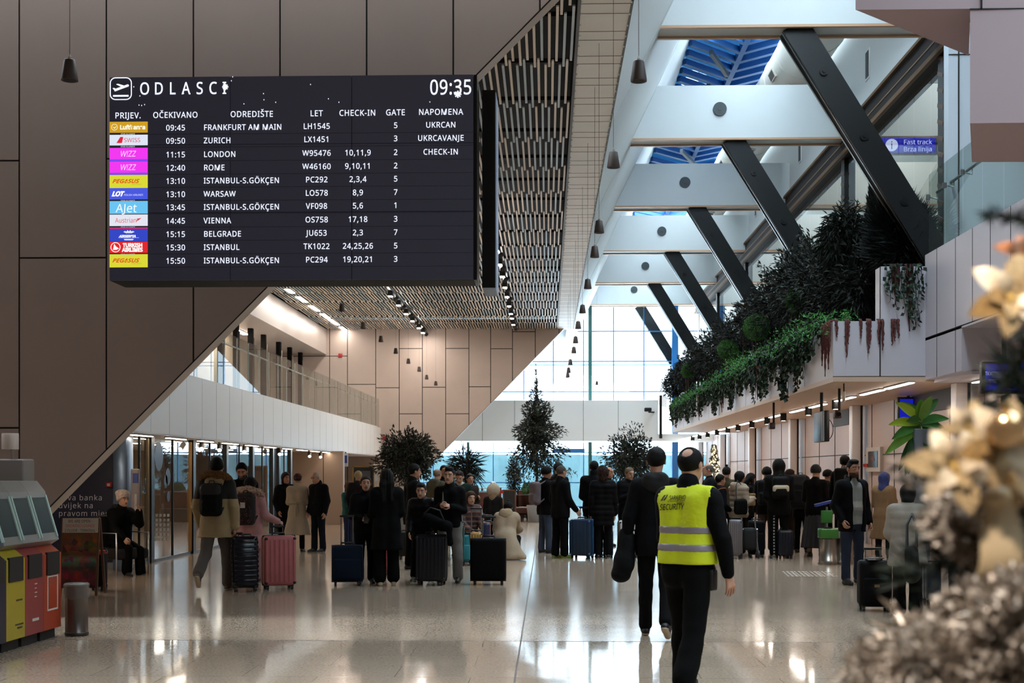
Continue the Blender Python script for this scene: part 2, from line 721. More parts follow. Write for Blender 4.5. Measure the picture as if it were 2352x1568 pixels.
# transverse roof beams with their warm bottom trims and round vents
M_BEAM = mat('#bdc3c4', 0.5, noise=0.02, scale=1.0)
M_TRIM = mat('#b58f70', 0.5)
for k in range(-2, 6):
    y = 22.35 + 7.53 * k if k < 5 else 59.3
    bm_ = MB()
    bm_.box((slope_x(9.2) - 0.05, y, 9.22), (13, y + 0.6, 10.42))
    o = struct(bm_.build('roof_beam', M_BEAM))
    t_ = MB()
    t_.box((slope_x(9.2) - 0.03, y - 0.015, 9.18), (13, y + 0.06, 9.225))
    t_.box((slope_x(9.2) - 0.03, y + 0.54, 9.18), (13, y + 0.615, 9.225))
    t_.build('edge_trim', M_TRIM, o)
    v = MB()
    v.tube([(3.93, y - 0.03, 9.88), (3.93, y + 0.01, 9.88)], 0.155, 28)
    v.tube([(3.93, y - 0.045, 9.88), (3.93, y - 0.02, 9.88)], 0.035, 12)
    vo = v.build('round_vent', mat('#2c3436', 0.5), o)
    vo['label'] = 'round dark grey vent disc'

# roof glazing: blue-tinted bands with bars, clear bands over the beams
M_BLUEGLASS = glass('#0b2a44', 1.35, haze=0.3, hazecol='#1f5c96')
M_CLEAR = glass('#f4fbff', 1.35)
b = MB()
ycl = [13.4, 33.9, 39.0, 44.9, 48.9, 57.4, 60.2]
for i, (y0, y1) in enumerate(zip(ycl[:-1], ycl[1:])):
    b.mat(0 if i in (1, 3) else 1).quad((XS, y0, ZS), (6.15, y0, ZS), (6.15, y1, ZS), (XS, y1, ZS))
    b.mat(1).quad((6.15, y0, ZS), (6.9, y0, ZS), (6.9, y1, ZS), (6.15, y1, ZS))
g = b.build('window_roof', [M_BLUEGLASS, M_CLEAR])
struct(g)
b = MB()
for k in range(-1, 6):
    y0 = 22.35 + 7.53 * k
    for i in range(9):                    # slanting louvre bars in a herringbone on each side of the middle rib
        y = y0 + 2.2 + i * 0.78
        b.bar((XS, y, ZS - 0.12), (5.2, y + 1.5, ZS - 0.12), 0.13, 0.16)
        b.bar((5.2, y + 1.5, ZS - 0.12), (6.7, y + 0.1, ZS - 0.12), 0.16, 0.16)
b.bar((5.2, 16, ZS - 0.1), (5.2, 60, ZS - 0.1), 0.14, 0.2)
b.mat(1)
for k in range(-1, 6):
    y0 = 22.35 + 7.53 * k
    b.bar((4.3, y0 + 4.6, ZS - 0.35), (5.0, y0 + 6.6, ZS - 0.35), 0.1, 0.12)
    b.bar((4.6, y0 + 7.6, ZS - 0.35), (5.3, y0 + 9.6, ZS - 0.35), 0.1, 0.12)
struct(b.build('window_roof_bars', [mat('#1f5288', 0.6), mat('#1c2a33', 0.5)]))

# upper side wall over the lounge glazing, with small louvred vents and a brown steel rail
XG = 6.9
b = MB()
b.box((XG, 13.4, 9.45), (XG + 0.3, 60, ZS + 0.1))
wu = struct(b.build('wall_upper_right', M_WHITE2))
for k in range(-1, 6):
    y = 22.35 + 7.53 * k + 5.95
    v = MB()
    v.mat(1).box((XG - 0.02, y - 0.17, 10.05), (XG + 0.01, y + 0.17, 10.7))
    v.mat(0).box((XG - 0.03, y - 0.12, 10.1), (XG, y + 0.12, 10.65))
    v.build('vent', [mat('#2c2c2c', 0.6), M_WHITE], wu)
b = MB()
b.mat(0).box((XG - 0.12, 13.4, 8.86), (XG + 0.3, 60, 9.45))
b.mat(1).box((XG - 0.18, 13.4, 8.84), (XG - 0.1, 60, 8.93))
b.mat(1).box((XG - 0.18, 13.4, 9.4), (XG - 0.1, 60, 9.46))
b.mat(2).box((XG - 0.13, 13.4, 9.13), (XG - 0.11, 60, 9.16))
struct(b.build('trim_1', [mat('#1d1510', 0.75, spec=0.15), mat('#5f4a38', 0.75, spec=0.15), mat('#6f5a46', 0.7, spec=0.15)]))

# lounge behind glass: floor, panelled back wall, roof, posts, panes
b = MB()
b.box((XG - 0.1, 13, 4.75), (13, 60, 5.2))
struct(b.build('floor_lounge', M_WHITE))
b = MB()
b.box((12.6, 13, 5.2), (12.8, 60, 12))
b.box((XG + 0.3, 13, 11.9), (13, 60, 12.1))
b.box((XG, 59.8, 5.2), (13, 60, 12))
b.mat(1)
for k in range(60):
    b.box((12.585, 14 + k * 0.75, 5.2), (12.6, 14.02 + k * 0.75, 9))
struct(b.build('wall_lounge', [mat('#ccd3cf', 0.5), mat('#9aa19e', 0.5)]))
b = MB()
b.box((6.47, 21.25, 5.3), (9.5, 21.5, 12))
b.mat(1)
b.box((6.47, 21.24, 8.33), (9.5, 21.25, 8.345))
b.box((6.62, 21.235, 5.3), (6.64, 21.25, 12))
struct(b.build('wall_lounge_front', [mat('#cfd8e2', 0.45), M_WALLJ]))
win = MB()
win.box((XG - 0.02, 13.4, 5.18), (XG + 0.06, 60, 5.26))
wl = struct(win.build('window_lounge', M_DARKSTEEL))
pn = MB()
y = 22.6
while y < 59:
    pn.quad((XG, y + 0.01, 5.26), (XG, min(y + 1.07, 59.8), 5.26), (XG, min(y + 1.07, 59.8), 9.15), (XG, y + 0.01, 9.15))
    y += 1.085
pn.build('glass', glass('#eef6f4', 1.45), wl)['kind'] = 'structure'
for k in range(0, 5):
    y = 22.95 + 7.53 * k
    v = MB()
    v.box((XG - 0.05, y - 0.16, 5.2), (XG + 0.2, y + 0.16, 9.15))
    v.mat(1)
    for z in np.arange(5.4, 9.1, 0.28):
        v.bar((XG - 0.055, y - 0.16, z), (XG - 0.055, y + 0.16, z + 0.12), 0.01, 0.07)  # slanting brown bars draw reflections on the dark post
    v.build('post', [M_DARKSTEEL, mat('#5a4334', 0.5)], wl)
# ---- end facade: blue-framed glazing grid
YE = 60.0
b = MB()
mx = [W(x, 900, YE).x for x in (857, 926, 995, 1064, 1133, 1203, 1271, 1340.5, 1409.5, 1479)]
mz = [W(1300, y, YE).z for y in (1108, 1039, 899.4, 830, 761)]
for x in mx:
    b.box((x - 0.022, YE, 0), (x + 0.022, YE + 0.1, 9.6))
for x in [W(p_, 900, YE).x for p_ in (1612, 1681, 1750)]:
    b.box((x - 0.022, YE, 0), (x + 0.022, YE + 0.1, 9.6))
for z in mz + [0.04]:
    b.box((-10, YE + 0.01, z - 0.024), (12, YE + 0.11, z + 0.024))
b.box((W(1543, 900, YE).x, YE - 0.2, 0), (W(1557, 900, YE).x, YE + 0.1, 9.6))
zz = W(1300, 838, YE).z
b.mat(1).box((-10, YE + 0.02, zz - 0.03), (12, YE + 0.1, zz + 0.03))
b.mat(2)
for (p0, p1) in ((1351, 1359), (1073, 1079)):
    b.box((W(p0, 900, YE).x, YE - 0.3, 0), (W(p1, 900, YE).x, YE - 0.14, 9.6))
b.mat(0).box((W(1271, 900, YE).x, YE - 0.06, W(1300, 1039, YE).z), (W(1343, 900, YE).x, YE, W(1300, 1030, YE).z))
we = struct(b.build('window_end', [M_BLUEFRAME, mat('#9cc6dd', 0.4), mat('#1c4a45', 0.5)]))
b = MB()
b.quad((-10, YE + 0.06, 0), (12, YE + 0.06, 0), (12, YE + 0.06, 9.6), (-10, YE + 0.06, 9.6))
b.build('glass', M_CLEAR, we)['kind'] = 'structure'
b = MB()
b.box((-14, YE, 9.6), (14, YE + 0.3, 13.2))
b.box((-14, YE, 0), (-10, YE + 0.3, 9.6))
b.box((12, YE, 0), (14, YE + 0.3, 13.2))
struct(b.build('wall_end', M_WHITE))
# white gallery front across the far end
b = MB()
zb, zt = W(1300, 1012, 57).z, W(1300, 919, 57).z
b.box((-11, 57, zb), (W(1512, 950, 57).x, 57.15, zt))
b.box((-11, 57.15, zb), (8, 60, zb + 0.3))
b.mat(1)
for x in (1108, 1182, 1340, 1420, 1040):
    xx = W(x, 950, 57).x
    b.box((xx - 0.012, 56.99, zb), (xx + 0.012, 57, zt))
b.mat(2).box((W(1515, 950, 56.8).x, 56.8, zb + 0.1), (W(1521, 950, 56.8).x, 57, zt + 0.2))
for k_ in range(3):
    b.box((W(1523 + 3 * k_, 950, 56.8).x, 56.8, zb + 0.4), (W(1524 + 3 * k_, 950, 56.8).x, 56.9, zt + 0.2))
struct(b.build('wall_gallery', [mat('#f4f8f8', 0.45), mat('#9aa5a7', 0.6), M_BLACK]))

# ---- left: gallery slab, white front, bulkhead and upper corridor
XL = -6.6
b = MB()
pts = [(XL, 14.49)] + [(XL, 50.2)] + [(XL - 0.35 * (1 - math.cos(a)) - 0.0, 50.2 + 1.55 * math.sin(a)) for a in np.linspace(0.2, PI / 2, 6)]
for (a, c_) in zip(pts[:-1], pts[1:]):
    b.add([(a[0], a[1], 2.26), (c_[0], c_[1], 2.26), (c_[0], c_[1], 3.40), (a[0], a[1], 3.40)], [(0, 1, 2, 3)])
b.box((-12, 14.49, 2.24), (XL - 0.02, YF, 3.38))
b.mat(1)
for k in range(33):
    y = 15.1 + k * 1.08
    b.box((XL - 0.01, y, 2.27), (XL + 0.002, y + 0.008, 3.4))
struct(b.build('wall_gallery_left', [mat('#f2f5f6', 0.4), mat('#c2c8ca', 0.6)]))
b = MB()
b.box((-12, 14.49, 6.3), (-8.8, YF, 7.31))
struct(b.build('wall_bulkhead', mat('#a49a94', 0.35, noise=0.04, scale=0.8)))
b = MB()
b.box((-11.0, 14.49, 3.38), (-10.8, YF, 6.3))
struct(b.build('wall_corridor', mat('#b9a797', 0.5, noise=0.15, scale=1.3)))
for i, px in enumerate((520, 555, 588, 617, 651, 676, 700, 722)):
    y = WX(px, 700, -9.5).y
    v = MB()
    v.box((-9.75, y - 0.11, 3.4), (-9.6, y + 0.11, 6.3))
    v.mat(1).box((-9.6, y + 0.05, 3.9), (-9.56, y + 0.08, 6.0))
    struct(v.build('door_%d' % (i + 1), [mat('#0a0909', 0.8, spec=0.1), mat('#b8b4aa', 0.3, metal=0.8)]))
# glass balustrade of the left gallery
gl = thing('glass_balustrade', 'long glass balustrade with fine steel posts along the left gallery above the white front', 'balustrade', (0, 0, 0))
MBAL = glass('#e3ece8', 1.5, haze=0.10, hazecol='#b9b3a8')
v = MB()
y = 15.0
while y < 51:
    v.quad((XL - 0.05, y, 3.4), (XL - 0.05, y + 1.06, 3.4), (XL - 0.05, y + 1.06, 4.5), (XL - 0.05, y, 4.5))
    y += 1.075
v.build('glass', MBAL, gl)
for i in range(34):
    v = MB()
    yy = 15.0 + i * 1.075
    v.box((XL - 0.08, yy - 0.012, 3.38), (XL - 0.056, yy + 0.012, 4.48))
    v.build('post', mat('#b9c3c6', 0.25, metal=0.9), gl)
v = MB()
v.tube([(XL - 0.14, 15, 4.3), (XL - 0.14, 51.5, 4.3)], 0.02, 8)
v.build('handrail', mat('#b9b3a8', 0.3, metal=0.7), gl)

# shop front under the gallery
XSF = -7.0
posts = [21.7] + [WX(px, 1150, XSF).y for px in (349, 445, 521, 581, 627, 641, 668)]
for i, y in enumerate(posts):
    v = MB()
    w_ = 0.09 if i else 0.05
    v.box((XSF - 0.1, y - w_, 0), (XSF + 0.02, y + w_, 2.26))
    if i in (1, 2):
        v.mat(1).box((XSF - 0.08, y - w_ - 0.1, 0), (XSF - 0.01, y - w_, 2.2))
    o = struct(v.build('window_%d' % (i + 1), [mat('#0c0b0b', 0.35), mat('#c99a5e' if i == 2 else '#b8a27e', 0.3, metal=0.6)]))
    if i < len(posts) - 1:
        y2 = posts[i + 1]
        ym = (y + y2) / 2
        g_ = MB()
        g_.quad((XSF - 0.03, y + w_, 0.03), (XSF - 0.03, y2 - 0.09, 0.03), (XSF - 0.03, y2 - 0.09, 2.26), (XSF - 0.03, y + w_, 2.26))
        g_.build('glass', glass('#f2f8fa', 1.6), o)['kind'] = 'structure'
        g_ = MB()
        g_.box((XSF - 0.05, y, 0), (XSF - 0.01, y2, 0.05))
        g_.box((XSF - 0.05, ym - 0.012, 0.05), (XSF - 0.01, ym + 0.012, 2.26))
        g_.build('frame', mat('#3b3d3f', 0.35, metal=0.6), o)['kind'] = 'structure'
        if i == 1:      # round navy decals and rows of grey opening-hour dots stuck on the glass
            dd = MB()
            for (px, py, r) in ((364, 1048, 0.26), (385, 1095, 0.16), (380, 1105, 0.12), (386, 1140, 0.1)):
                q_ = WX(px, py, XSF - 0.02)
                dd.tube([(XSF - 0.02, q_.y, q_.z), (XSF - 0.012, q_.y, q_.z)], r, 28)
            dd.mat(1)
            for r_ in range(6):
                for c_ in range(4):
                    q_ = WX(359 + c_ * 9, 1183 + r_ * 11, XSF - 0.02)
                    dd.cbox((XSF - 0.018, q_.y, q_.z), (0.006, 0.14, 0.05))
            dd.build('window_decal', [mat('#1c2a3f', 0.4), mat('#8f8a83', 0.5)], o)
b = MB()
b.box((-12, 21.7, 0), (-11.8, 40, 2.26))
struct(b.build('wall_shop_back', mat('#b39c83', 0.5, noise=0.08, scale=1.0)))
b = MB()
b.box((-12, 40, 0), (W(788, 1100, 40).x, 40.3, 2.26))
b.mat(1).box((W(742, 1100, 40).x, 39.995, 0), (W(742, 1100, 40).x + 0.02, 40, 2.26))
struct(b.build('wall_shop_end', [mat('#a08b7c', 0.5), M_WALLJ]))
# navy bank wall facing the hall
b = MB()
b.box((-12, 21.6, 0), (-7.12, 21.7, 2.26))
b.mat(1).box((-12, 21.55, 0), (-7.12, 21.6, 0.1))
nv = struct(b.build('wall_bank', [mat('#0d1033', 0.4), mat('#8d8f92', 0.35, metal=0.6)]))
t = MB()
for txt, py, px in (('Nova banka', 1142, 130), ('uvijek na', 1160, 134), ('pravom mjestu', 1178, 134)):
    q_ = W(px, py, 21.59)
    put_text(t, txt, 0.122, face_cam(q_.x, 21.592, q_.z), spacing=1.12)
t.build('lettering', mat('#d5d5dd', 0.5), nv)

# ---- right: planter front, soffit, back wall, columns, parapet
XP, YP = 4.78, 22.0
b = MB()
zt1, ztt = 4.13, W(2060, 612, YP).z
xj = W(2021, 800, YP).x
xe = 6.31
b.mat(0)
b.box((XP, YP, 3.2), (XP + 0.08, 50, zt1))
for (x0, x1, z1) in ((XP + 0.004, xj - 0.012, zt1), (xj + 0.012, xe, ztt)):
    b.box((x0, YP - 0.02, 3.212), (x1, YP + 0.06, z1))
b.box((xj + 0.012, YP, 3.2), (xj + 0.08, YP + 0.35, ztt))
b.mat(1).box((XP + 0.01, YP, 3.2), (xe, YP + 0.04, zt1 - 0.02))
b.mat(1).box((XP, YP - 0.012, 3.196), (xe, YP + 0.03, 3.212))
b.mat(2).box((XP - 0.004, YP + 2.4, 3.2), (XP, YP + 2.41, zt1))
for k in range(1, 12):
    b.box((XP - 0.003, YP + k * 2.4, 3.2), (XP, YP + k * 2.4 + 0.012, zt1))
b.mat(0).box((XP, 49.9, 3.2), (XG, 50, zt1))
b.mat(3).box((XP + 0.08, YP + 0.06, 3.9), (XG, 49.9, 4.0))
struct(b.build('wall_planter', [mat('#c6c3cb', 0.4, noise=0.02, scale=1), M_WALLJ, mat('#77716c', 0.6), mat('#1c140e', 0.9)]))
b = MB()
b.box((XP, YP - 0.02, 3.12), (7.4, 50, 3.2))
struct(b.build('ceiling_soffit', M_SOFFIT))
b = MB()
XW = 7.25
b.box((XW, 8, 0), (XW + 0.2, 60, 3.2))
b.mat(1)
for k in range(24):
    b.box((XW - 0.01, 16.2 + k * 1.88, 0), (XW, 16.22 + k * 1.88, 3.2))
for (y0, y1, z) in ((8, 22.3, 2.02), (22.6, 30, 1.98), (30.3, 37.4, 2.02), (37.7, 45, 2.02), (45.2, 52, 2.02)):
    b.box((XW - 0.01, y0, z), (XW, y1, z + 0.02))
struct(b.build('wall_right', [M_WALLR, M_WALLJ]))
for k in range(6):
    y = 22.4 + 7.53 * k
    v = MB()
    v.mat(0).rbox((XG + 0.1, y, 1.56), (0.2, 0.3, 3.12), 0.02)
    v.mat(1).box((XG + 0.2, y - 0.16, 0), (XG + 0.24, y + 0.16, 3.12))
    struct(v.build('trim_%d' % (k + 2), [mat('#cfc9c8', 0.4), M_BLACK]))
# dark recesses with service gaps high on the right wall
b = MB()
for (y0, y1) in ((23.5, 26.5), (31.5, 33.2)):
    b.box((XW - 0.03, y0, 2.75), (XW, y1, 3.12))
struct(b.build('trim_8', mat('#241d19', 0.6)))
# parapet running towards the camera, lower box, glass balustrade on it
b = MB()
zp0, zp1 = 3.85, 5.23
b.mat(0).box((xe, 12.5, zp0), (xe + 0.15, YP, zp1))
b.box((xe, 20.07, 3.15), (xe + 0.15, YP + 0.2, zp0 - 0.02))
b.box((xe + 0.15, 20.07, 3.15), (XW, 20.2, zp0))
b.box((xe, 12.5, zp0 - 0.05), (XW, YP, zp0 - 0.02))
b.box((xe + 0.15, 20.07, 3.1), (XW, YP, 3.16))
b.mat(1)
for px in (2152, 2195, 2234, 2275, 2322):
    y = WX(px, 600, xe).y
    b.box((xe - 0.004, y, zp0), (xe, y + 0.012, zp1))
    if y > 20.1:
        b.box((xe - 0.004, y, 3.15), (xe, y + 0.012, zp0 - 0.02))
b.box((xe + 0.01, 12.5, zp0 - 0.022), (xe + 0.1, YP, zp0 + 0.002))
struct(b.build('wall_parapet', [mat('#c6c1cb', 0.4, noise=0.02, scale=1), M_WALLJ]))
gr = thing('glass_balustrade', 'glass balustrade with steel clamps and handrail on the mauve-grey parapet at the right', 'balustrade')
v = MB()
ys = [22.0, 21.1, 20.2, 19.3, 18.4, 17.5, 16.6, 15.7]
for a, c_ in zip(ys[:-1], ys[1:]):
    v.quad((xe + 0.06, c_ + 0.008, zp1 - 0.02), (xe + 0.06, a - 0.008, zp1 - 0.02), (xe + 0.06, a - 0.008, 6.57), (xe + 0.06, c_ + 0.008, 6.57))
v.build('glass', glass('#d9e6e2', 1.45, haze=0.10, hazecol='#8f9a97'), gr)
for y in ys[:-1]:
    v = MB()
    v.cbox((xe + 0.05, y, 6.2), (0.06, 0.05, 0.08))
    v.tube([(xe + 0.06, y, 6.2), (xe + 0.2, y, 6.17), (xe + 0.2, y, 6.26)], 0.012, 6)
    v.build('clamp', mat('#9aa0a0', 0.3, metal=0.9), gr)
v = MB()
v.tube([(xe + 0.2, 15.5, 6.28), (xe + 0.2, 22, 6.28)], 0.025, 8)
v.build('handrail', mat('#7d8280', 0.3, metal=0.9), gr)
# boarded stair flank behind the balustrade
b = MB()
b.box((7.6, 17.0, 5.2), (7.7, 20.0, 6.9))
b.mat(1)
for k in range(14):
    b.bar((7.595, 17.0, 5.25 + k * 0.12), (7.595, 20.0, 5.05 + k * 0.12), 0.01, 0.02)
struct(b.build('wall_stair', [mat('#6d655c', 0.6), mat('#544d46', 0.6)]))

# overhanging portal high on the near right
b = MB()
x0, x1 = W(1965, 14, 12).x, W(2228, 27, 12).x
zl = W(2228, 20, 12).z
zbx = W(2228, 283, 12).z
b.mat(0)
b.prism([(x1, 12.0), (11, 11.9), (11, 13.6), (x1 + 0.5, 13.5)], 'z', zbx, 9.5)
b.add([(x0, 12, zl), (x1, 12, zl), (x1 + 0.42, 13.35, zl), (x0, 12, 9.5), (x1, 12, 9.5), (x1 + 0.42, 13.35, 9.5)],
      [(0, 2, 1), (3, 4, 5), (0, 1, 4, 3), (1, 2, 5, 4), (2, 0, 3, 5)])
b.mat(1).box((x1 - 0.004, 11.99, zl - 0.01), (11, 12.0, zl))
b.bar((x1 + 0.1, 11.985, 9.3), (x1 + 0.1, 11.985, zl), 0.012, 0.012, up=(0, 1, 0))
struct(b.build('wall_near_right', [mat('#a58f93', 0.5), M_WALLJ]))

# ---- shell behind and beside the camera
b = MB()
b.box((-12.2, -10, 0), (-12, 60, 9))
b.box((13, -10, 0), (13.2, 60, 13.2))
b.box((-12, -10.2, 0), (13, -10, 9))
struct(b.build('wall_left', M_WALL))
b = MB()
b.box((-12.2, -10, 9), (3.5, 13.4, 9.2))
b.box((8.5, -10, 9), (13.2, 13.4, 9.2))
b.box((3.5, -10, 9), (8.5, -4, 9.2))
struct(b.build('ceiling_entrance', mat('#6a625c', 0.6)))
b = MB()
b.quad((3.5, -4, 9.1), (8.5, -4, 9.1), (8.5, 13.3, 9.1), (3.5, 13.3, 9.1))
struct(b.build('window_entrance_roof', glass('#92989b', 1.35)))
b = MB()
for k in range(8):
    b.box((3.5, -3 + k * 2.1, 9.0), (8.5, -2.9 + k * 2.1, 9.2))
struct(b.build('window_entrance_bars', M_WHITE))
b = MB()
b.box((XC1 - 0.3, 13.3, 9.2), (13.2, 13.5, 13.4))
struct(b.build('wall_gable', M_WHITE))
b = MB()
b.box((XG, 13.4, ZS + 0.05), (13.2, 60.2, ZS + 0.25))
b.box((XS - 0.6, 13.4, ZS), (XS, 60.2, ZS + 0.3))
struct(b.build('roof', M_WHITE))

# ---- outside: snowy ground, teal site netting, pale hills
b = MB()
b.quad((-150, 60.4, -0.1), (150, 60.4, -0.1), (150, 420, -0.1), (-150, 420, -0.1))
struct(b.build('ground_outside', mat('#e9eef2', 0.8)))
b = MB()
n = 90
for i in range(n):
    x0_, x1_ = -16 + i * 0.4, -16 + (i + 1) * 0.4
    f_ = lambda x: 64 + 0.18 * math.sin(x * 2.1) + 0.1 * math.sin(x * 5.3)
    g_ = lambda x: 2.48 + 0.03 * math.sin(x * 1.7)
    b.add([(x0_, f_(x0_), -0.1), (x1_, f_(x1_), -0.1), (x1_, f_(x1_) + 0.15, g_(x1_)), (x0_, f_(x0_) + 0.15, g_(x0_))], [(0, 1, 2, 3)], True)
tag(b.build('site_netting', mat('#4c686b', 0.8, noise=0.15, scale=1.4)), 'teal fabric site netting strung outside beyond the end glazing', 'netting')
b = MB()
xs_ = np.linspace(-150, 150, 60)
hz = lambda x: 24 + 6 * math.sin(x * 0.05 + 1) + 3 * math.sin(x * 0.13)
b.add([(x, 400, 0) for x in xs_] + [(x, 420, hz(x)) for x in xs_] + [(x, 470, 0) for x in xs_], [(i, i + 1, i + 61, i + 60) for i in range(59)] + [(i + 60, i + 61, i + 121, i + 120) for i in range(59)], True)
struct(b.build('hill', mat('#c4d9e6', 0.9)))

# ================================================================== LAMPS OF THE HALL
GLOW_STRIP = emission((1.0, 0.89, 0.79), 17)
GLOW_ROW = emission((1.0, 0.92, 0.83), 24)
GLOW_SPOT = emission((1.0, 0.91, 0.82), 330)
GLOW_LEFT = emission((1.0, 0.84, 0.66), 9)
GLOW_SHOP = emission((1.0, 0.84, 0.66), 26)


def strip(name, a, b_, w, z, glow, label, group):
    ax, bx = Vector(a), Vector(b_)
    t = thing(name, label, 'light', ((ax.x + bx.x) / 2, (ax.y + bx.y) / 2, z), 0, group)
    L = abs(bx.y - ax.y)
    m = MB().cbox((0, 0, -0.012), (w + 0.03, L + 0.03, 0.024))
    m.build('housing', mat('#8d8780', 0.5), t)
    m = MB().cbox((0, 0, -0.03), (w, L, 0.012))
    m.build('diffuser', glow, t)
    return t


def crop_segs(segs, ox, oy, sc):
    return [((ox + s[0] / sc, oy + s[1] / sc), (ox + s[2] / sc, oy + s[3] / sc)) for s in segs]


segs = crop_segs([(1760, 130, 1968, 92), (1555, 185, 1728, 148), (1338, 235, 1488, 203), (1128, 290, 1250, 260), (968, 330, 1080, 305), (793, 378, 884, 352),
                  (663, 407, 742, 392), (548, 438, 620, 418), (450, 468, 512, 452), (370, 487, 427, 472), (288, 505, 340, 492), (215, 527, 262, 512), (155, 545, 195, 533), (95, 560, 135, 548)], 1550, 850, 3.618)
XR = 6.05
for i, (p_, q_) in enumerate(segs):
    ya, yb = WX(p_[0], p_[1], XR).y, WX(q_[0], q_[1], XR).y
    strip('strip_light', (XR, ya, 0), (XR, yb, 0), 0.09, 3.12, GLOW_STRIP, '%s warm strip light under the planter soffit at the right' % nth(i, len(segs)), 'strip lights under the right soffit')
strip('strip_light', (7.0, 21.6, 0), (7.0, 20.6, 0), 0.09, 3.1, GLOW_STRIP, 'single strip light under the parapet beside the big leafy plant', None)
spx = [(1337, 237), (1110, 303), (902, 352), (767, 388), (640, 413), (525, 448), (440, 468), (350, 490), (273, 508), (205, 530), (148, 548)]
for i, (x, y) in enumerate(spx):
    q_ = WX(1550 + x / 3.618, 850 + y / 3.618, XR)
    t = thing('ceiling_spotlight', '%s black cylinder spotlight hanging under the right soffit' % nth(i, len(spx)), 'spotlight', (XR, q_.y, 3.12), 0, 'black cylinder spotlights under the right soffit')
    MB().lathe([(0.075, -0.19), (0.08, -0.18), (0.08, 0.0)], 18).build('housing', M_BLACK, t)
    MB().lathe([(0.05, -0.195), (0.05, -0.185)], 14).build('lens', emission((1, 0.85, 0.65), 4), t)

segs = crop_segs([(105, 150, 310, 170), (480, 183, 665, 207), (815, 220, 955, 234), (1075, 240, 1220, 257), (1320, 267, 1435, 280), (1520, 290, 1620, 298), (1715, 302, 1790, 310)], 280, 960, 4.61)
segs += crop_segs([(1110, 115, 1190, 122), (1235, 128, 1300, 133), (1345, 140, 1410, 148)], 400, 1000, 3.92)
XLL = -6.72
for i, (p_, q_) in enumerate(segs):
    ya, yb = WX(p_[0], p_[1], XLL).y, WX(q_[0], q_[1], XLL).y
    strip('strip_light', (XLL, ya, 0), (XLL, yb, 0), 0.07, 2.24, GLOW_LEFT, '%s strip light along the shop front soffit at the left' % nth(i, len(segs)), 'strip lights under the left gallery')
for i in range(5):
    strip('strip_light', (-8.6, 23.0 + 2.7 * i, 0), (-8.6, 24.6 + 2.7 * i, 0), 0.07, 2.24, GLOW_SHOP, '%s strip light inside the shop behind the glass front' % nth(i, 5), 'strip lights inside the shop')
for i, (px, py) in enumerate(((462, 1025), (503, 1020), (560, 1026), (641, 1030), (710, 1037), (735, 1043), (762, 1045))):
    q_ = WX(px, 1017, -6.85)
    t = thing('track_spotlight', '%s small tilted black spotlight along the shop front' % nth(i, 7), 'spotlight', (-6.85, q_.y, 2.24), 0, 'tilted spotlights along the shop front')
    m = MB().tube([(0, 0, 0), (0, 0, -0.09)], 0.012, 8)
    m.tube([(0, 0.05, -0.07), (0.03, -0.08, -0.17)], 0.05, 12)
    m.build('housing', M_BLACK, t)
    MB().tube([(0.031, -0.083, -0.172), (0.033, -0.09, -0.178)], 0.042, 12).build('lens', emission((1, 0.85, 0.65), 7), t)

segs = crop_segs([(190, 828, 235, 856), (270, 882, 330, 922), (365, 947, 420, 985), (450, 1005, 497, 1037), (510, 1047, 567, 1085), (587, 1100, 630, 1130)], 600, 400, 3.136)
for i, (p_, q_) in enumerate(segs):
    a_, b_ = WZ(p_[0], p_[1], 7.27), WZ(q_[0], q_[1], 7.27)
    x = (a_.x + b_.x) / 2
    strip('ceiling_light', (-8.05, a_.y, 0), (-8.05, b_.y, 0), 0.16, 7.3, GLOW_ROW, '%s long white light in the slatted ceiling beside the bulkhead' % nth(i, 6), 'long lights in the slatted ceiling')
for row, (X, sp) in enumerate(((-4.85, [(960, 845), (1020, 912), (1073, 975), (1118, 1028), (1160, 1080), (1195, 1115)]),
                               (-1.25, [(1645, 250), (1670, 385), (1693, 512), (1720, 612), (1742, 700), (1757, 780), (1773, 850), (1797, 918), (1807, 975), (1812, 1008), (1822, 1055)]))):
    ys = [WZ(600 + x / 3.136, 400 + y / 3.136, 7.2).y for x, y in sp]
    side = 'middle of the slatted ceiling' if row == 0 else 'slatted ceiling beside the departures board'
    tr = MB().box((X - 0.05, ys[0] - 1.0, 7.22), (X + 0.05, YF - 0.05, 7.295)).build('light_track', M_TRACK)
    tag(tr, 'long black light track in the ' + side, 'light track')
    for i, y in enumerate(ys):
        t = thing('track_spotlight', '%s bright spotlight on the black track in the %s' % (nth(i, len(ys)), side), 'spotlight', (X, y, 7.22), 0, 'spotlights on the track in the ' + side)
        MB().rbox((0, 0, -0.09), (0.15, 0.26, 0.16), 0.02, 2).build('housing', M_BLACK, t)
        MB().cbox((0, -0.02, -0.175), (0.11, 0.2, 0.012)).build('lens', GLOW_SPOT, t)
        m = MB()
        m.tube([(0.07, 0.9, 0), (0.07, 0.9, -0.08)], 0.015, 8)
        m.tube([(0.09, 1.0, -0.08), (0.04, 0.84, -0.16)], 0.06, 10)
        m.build('side_spot', M_BLACK, t)

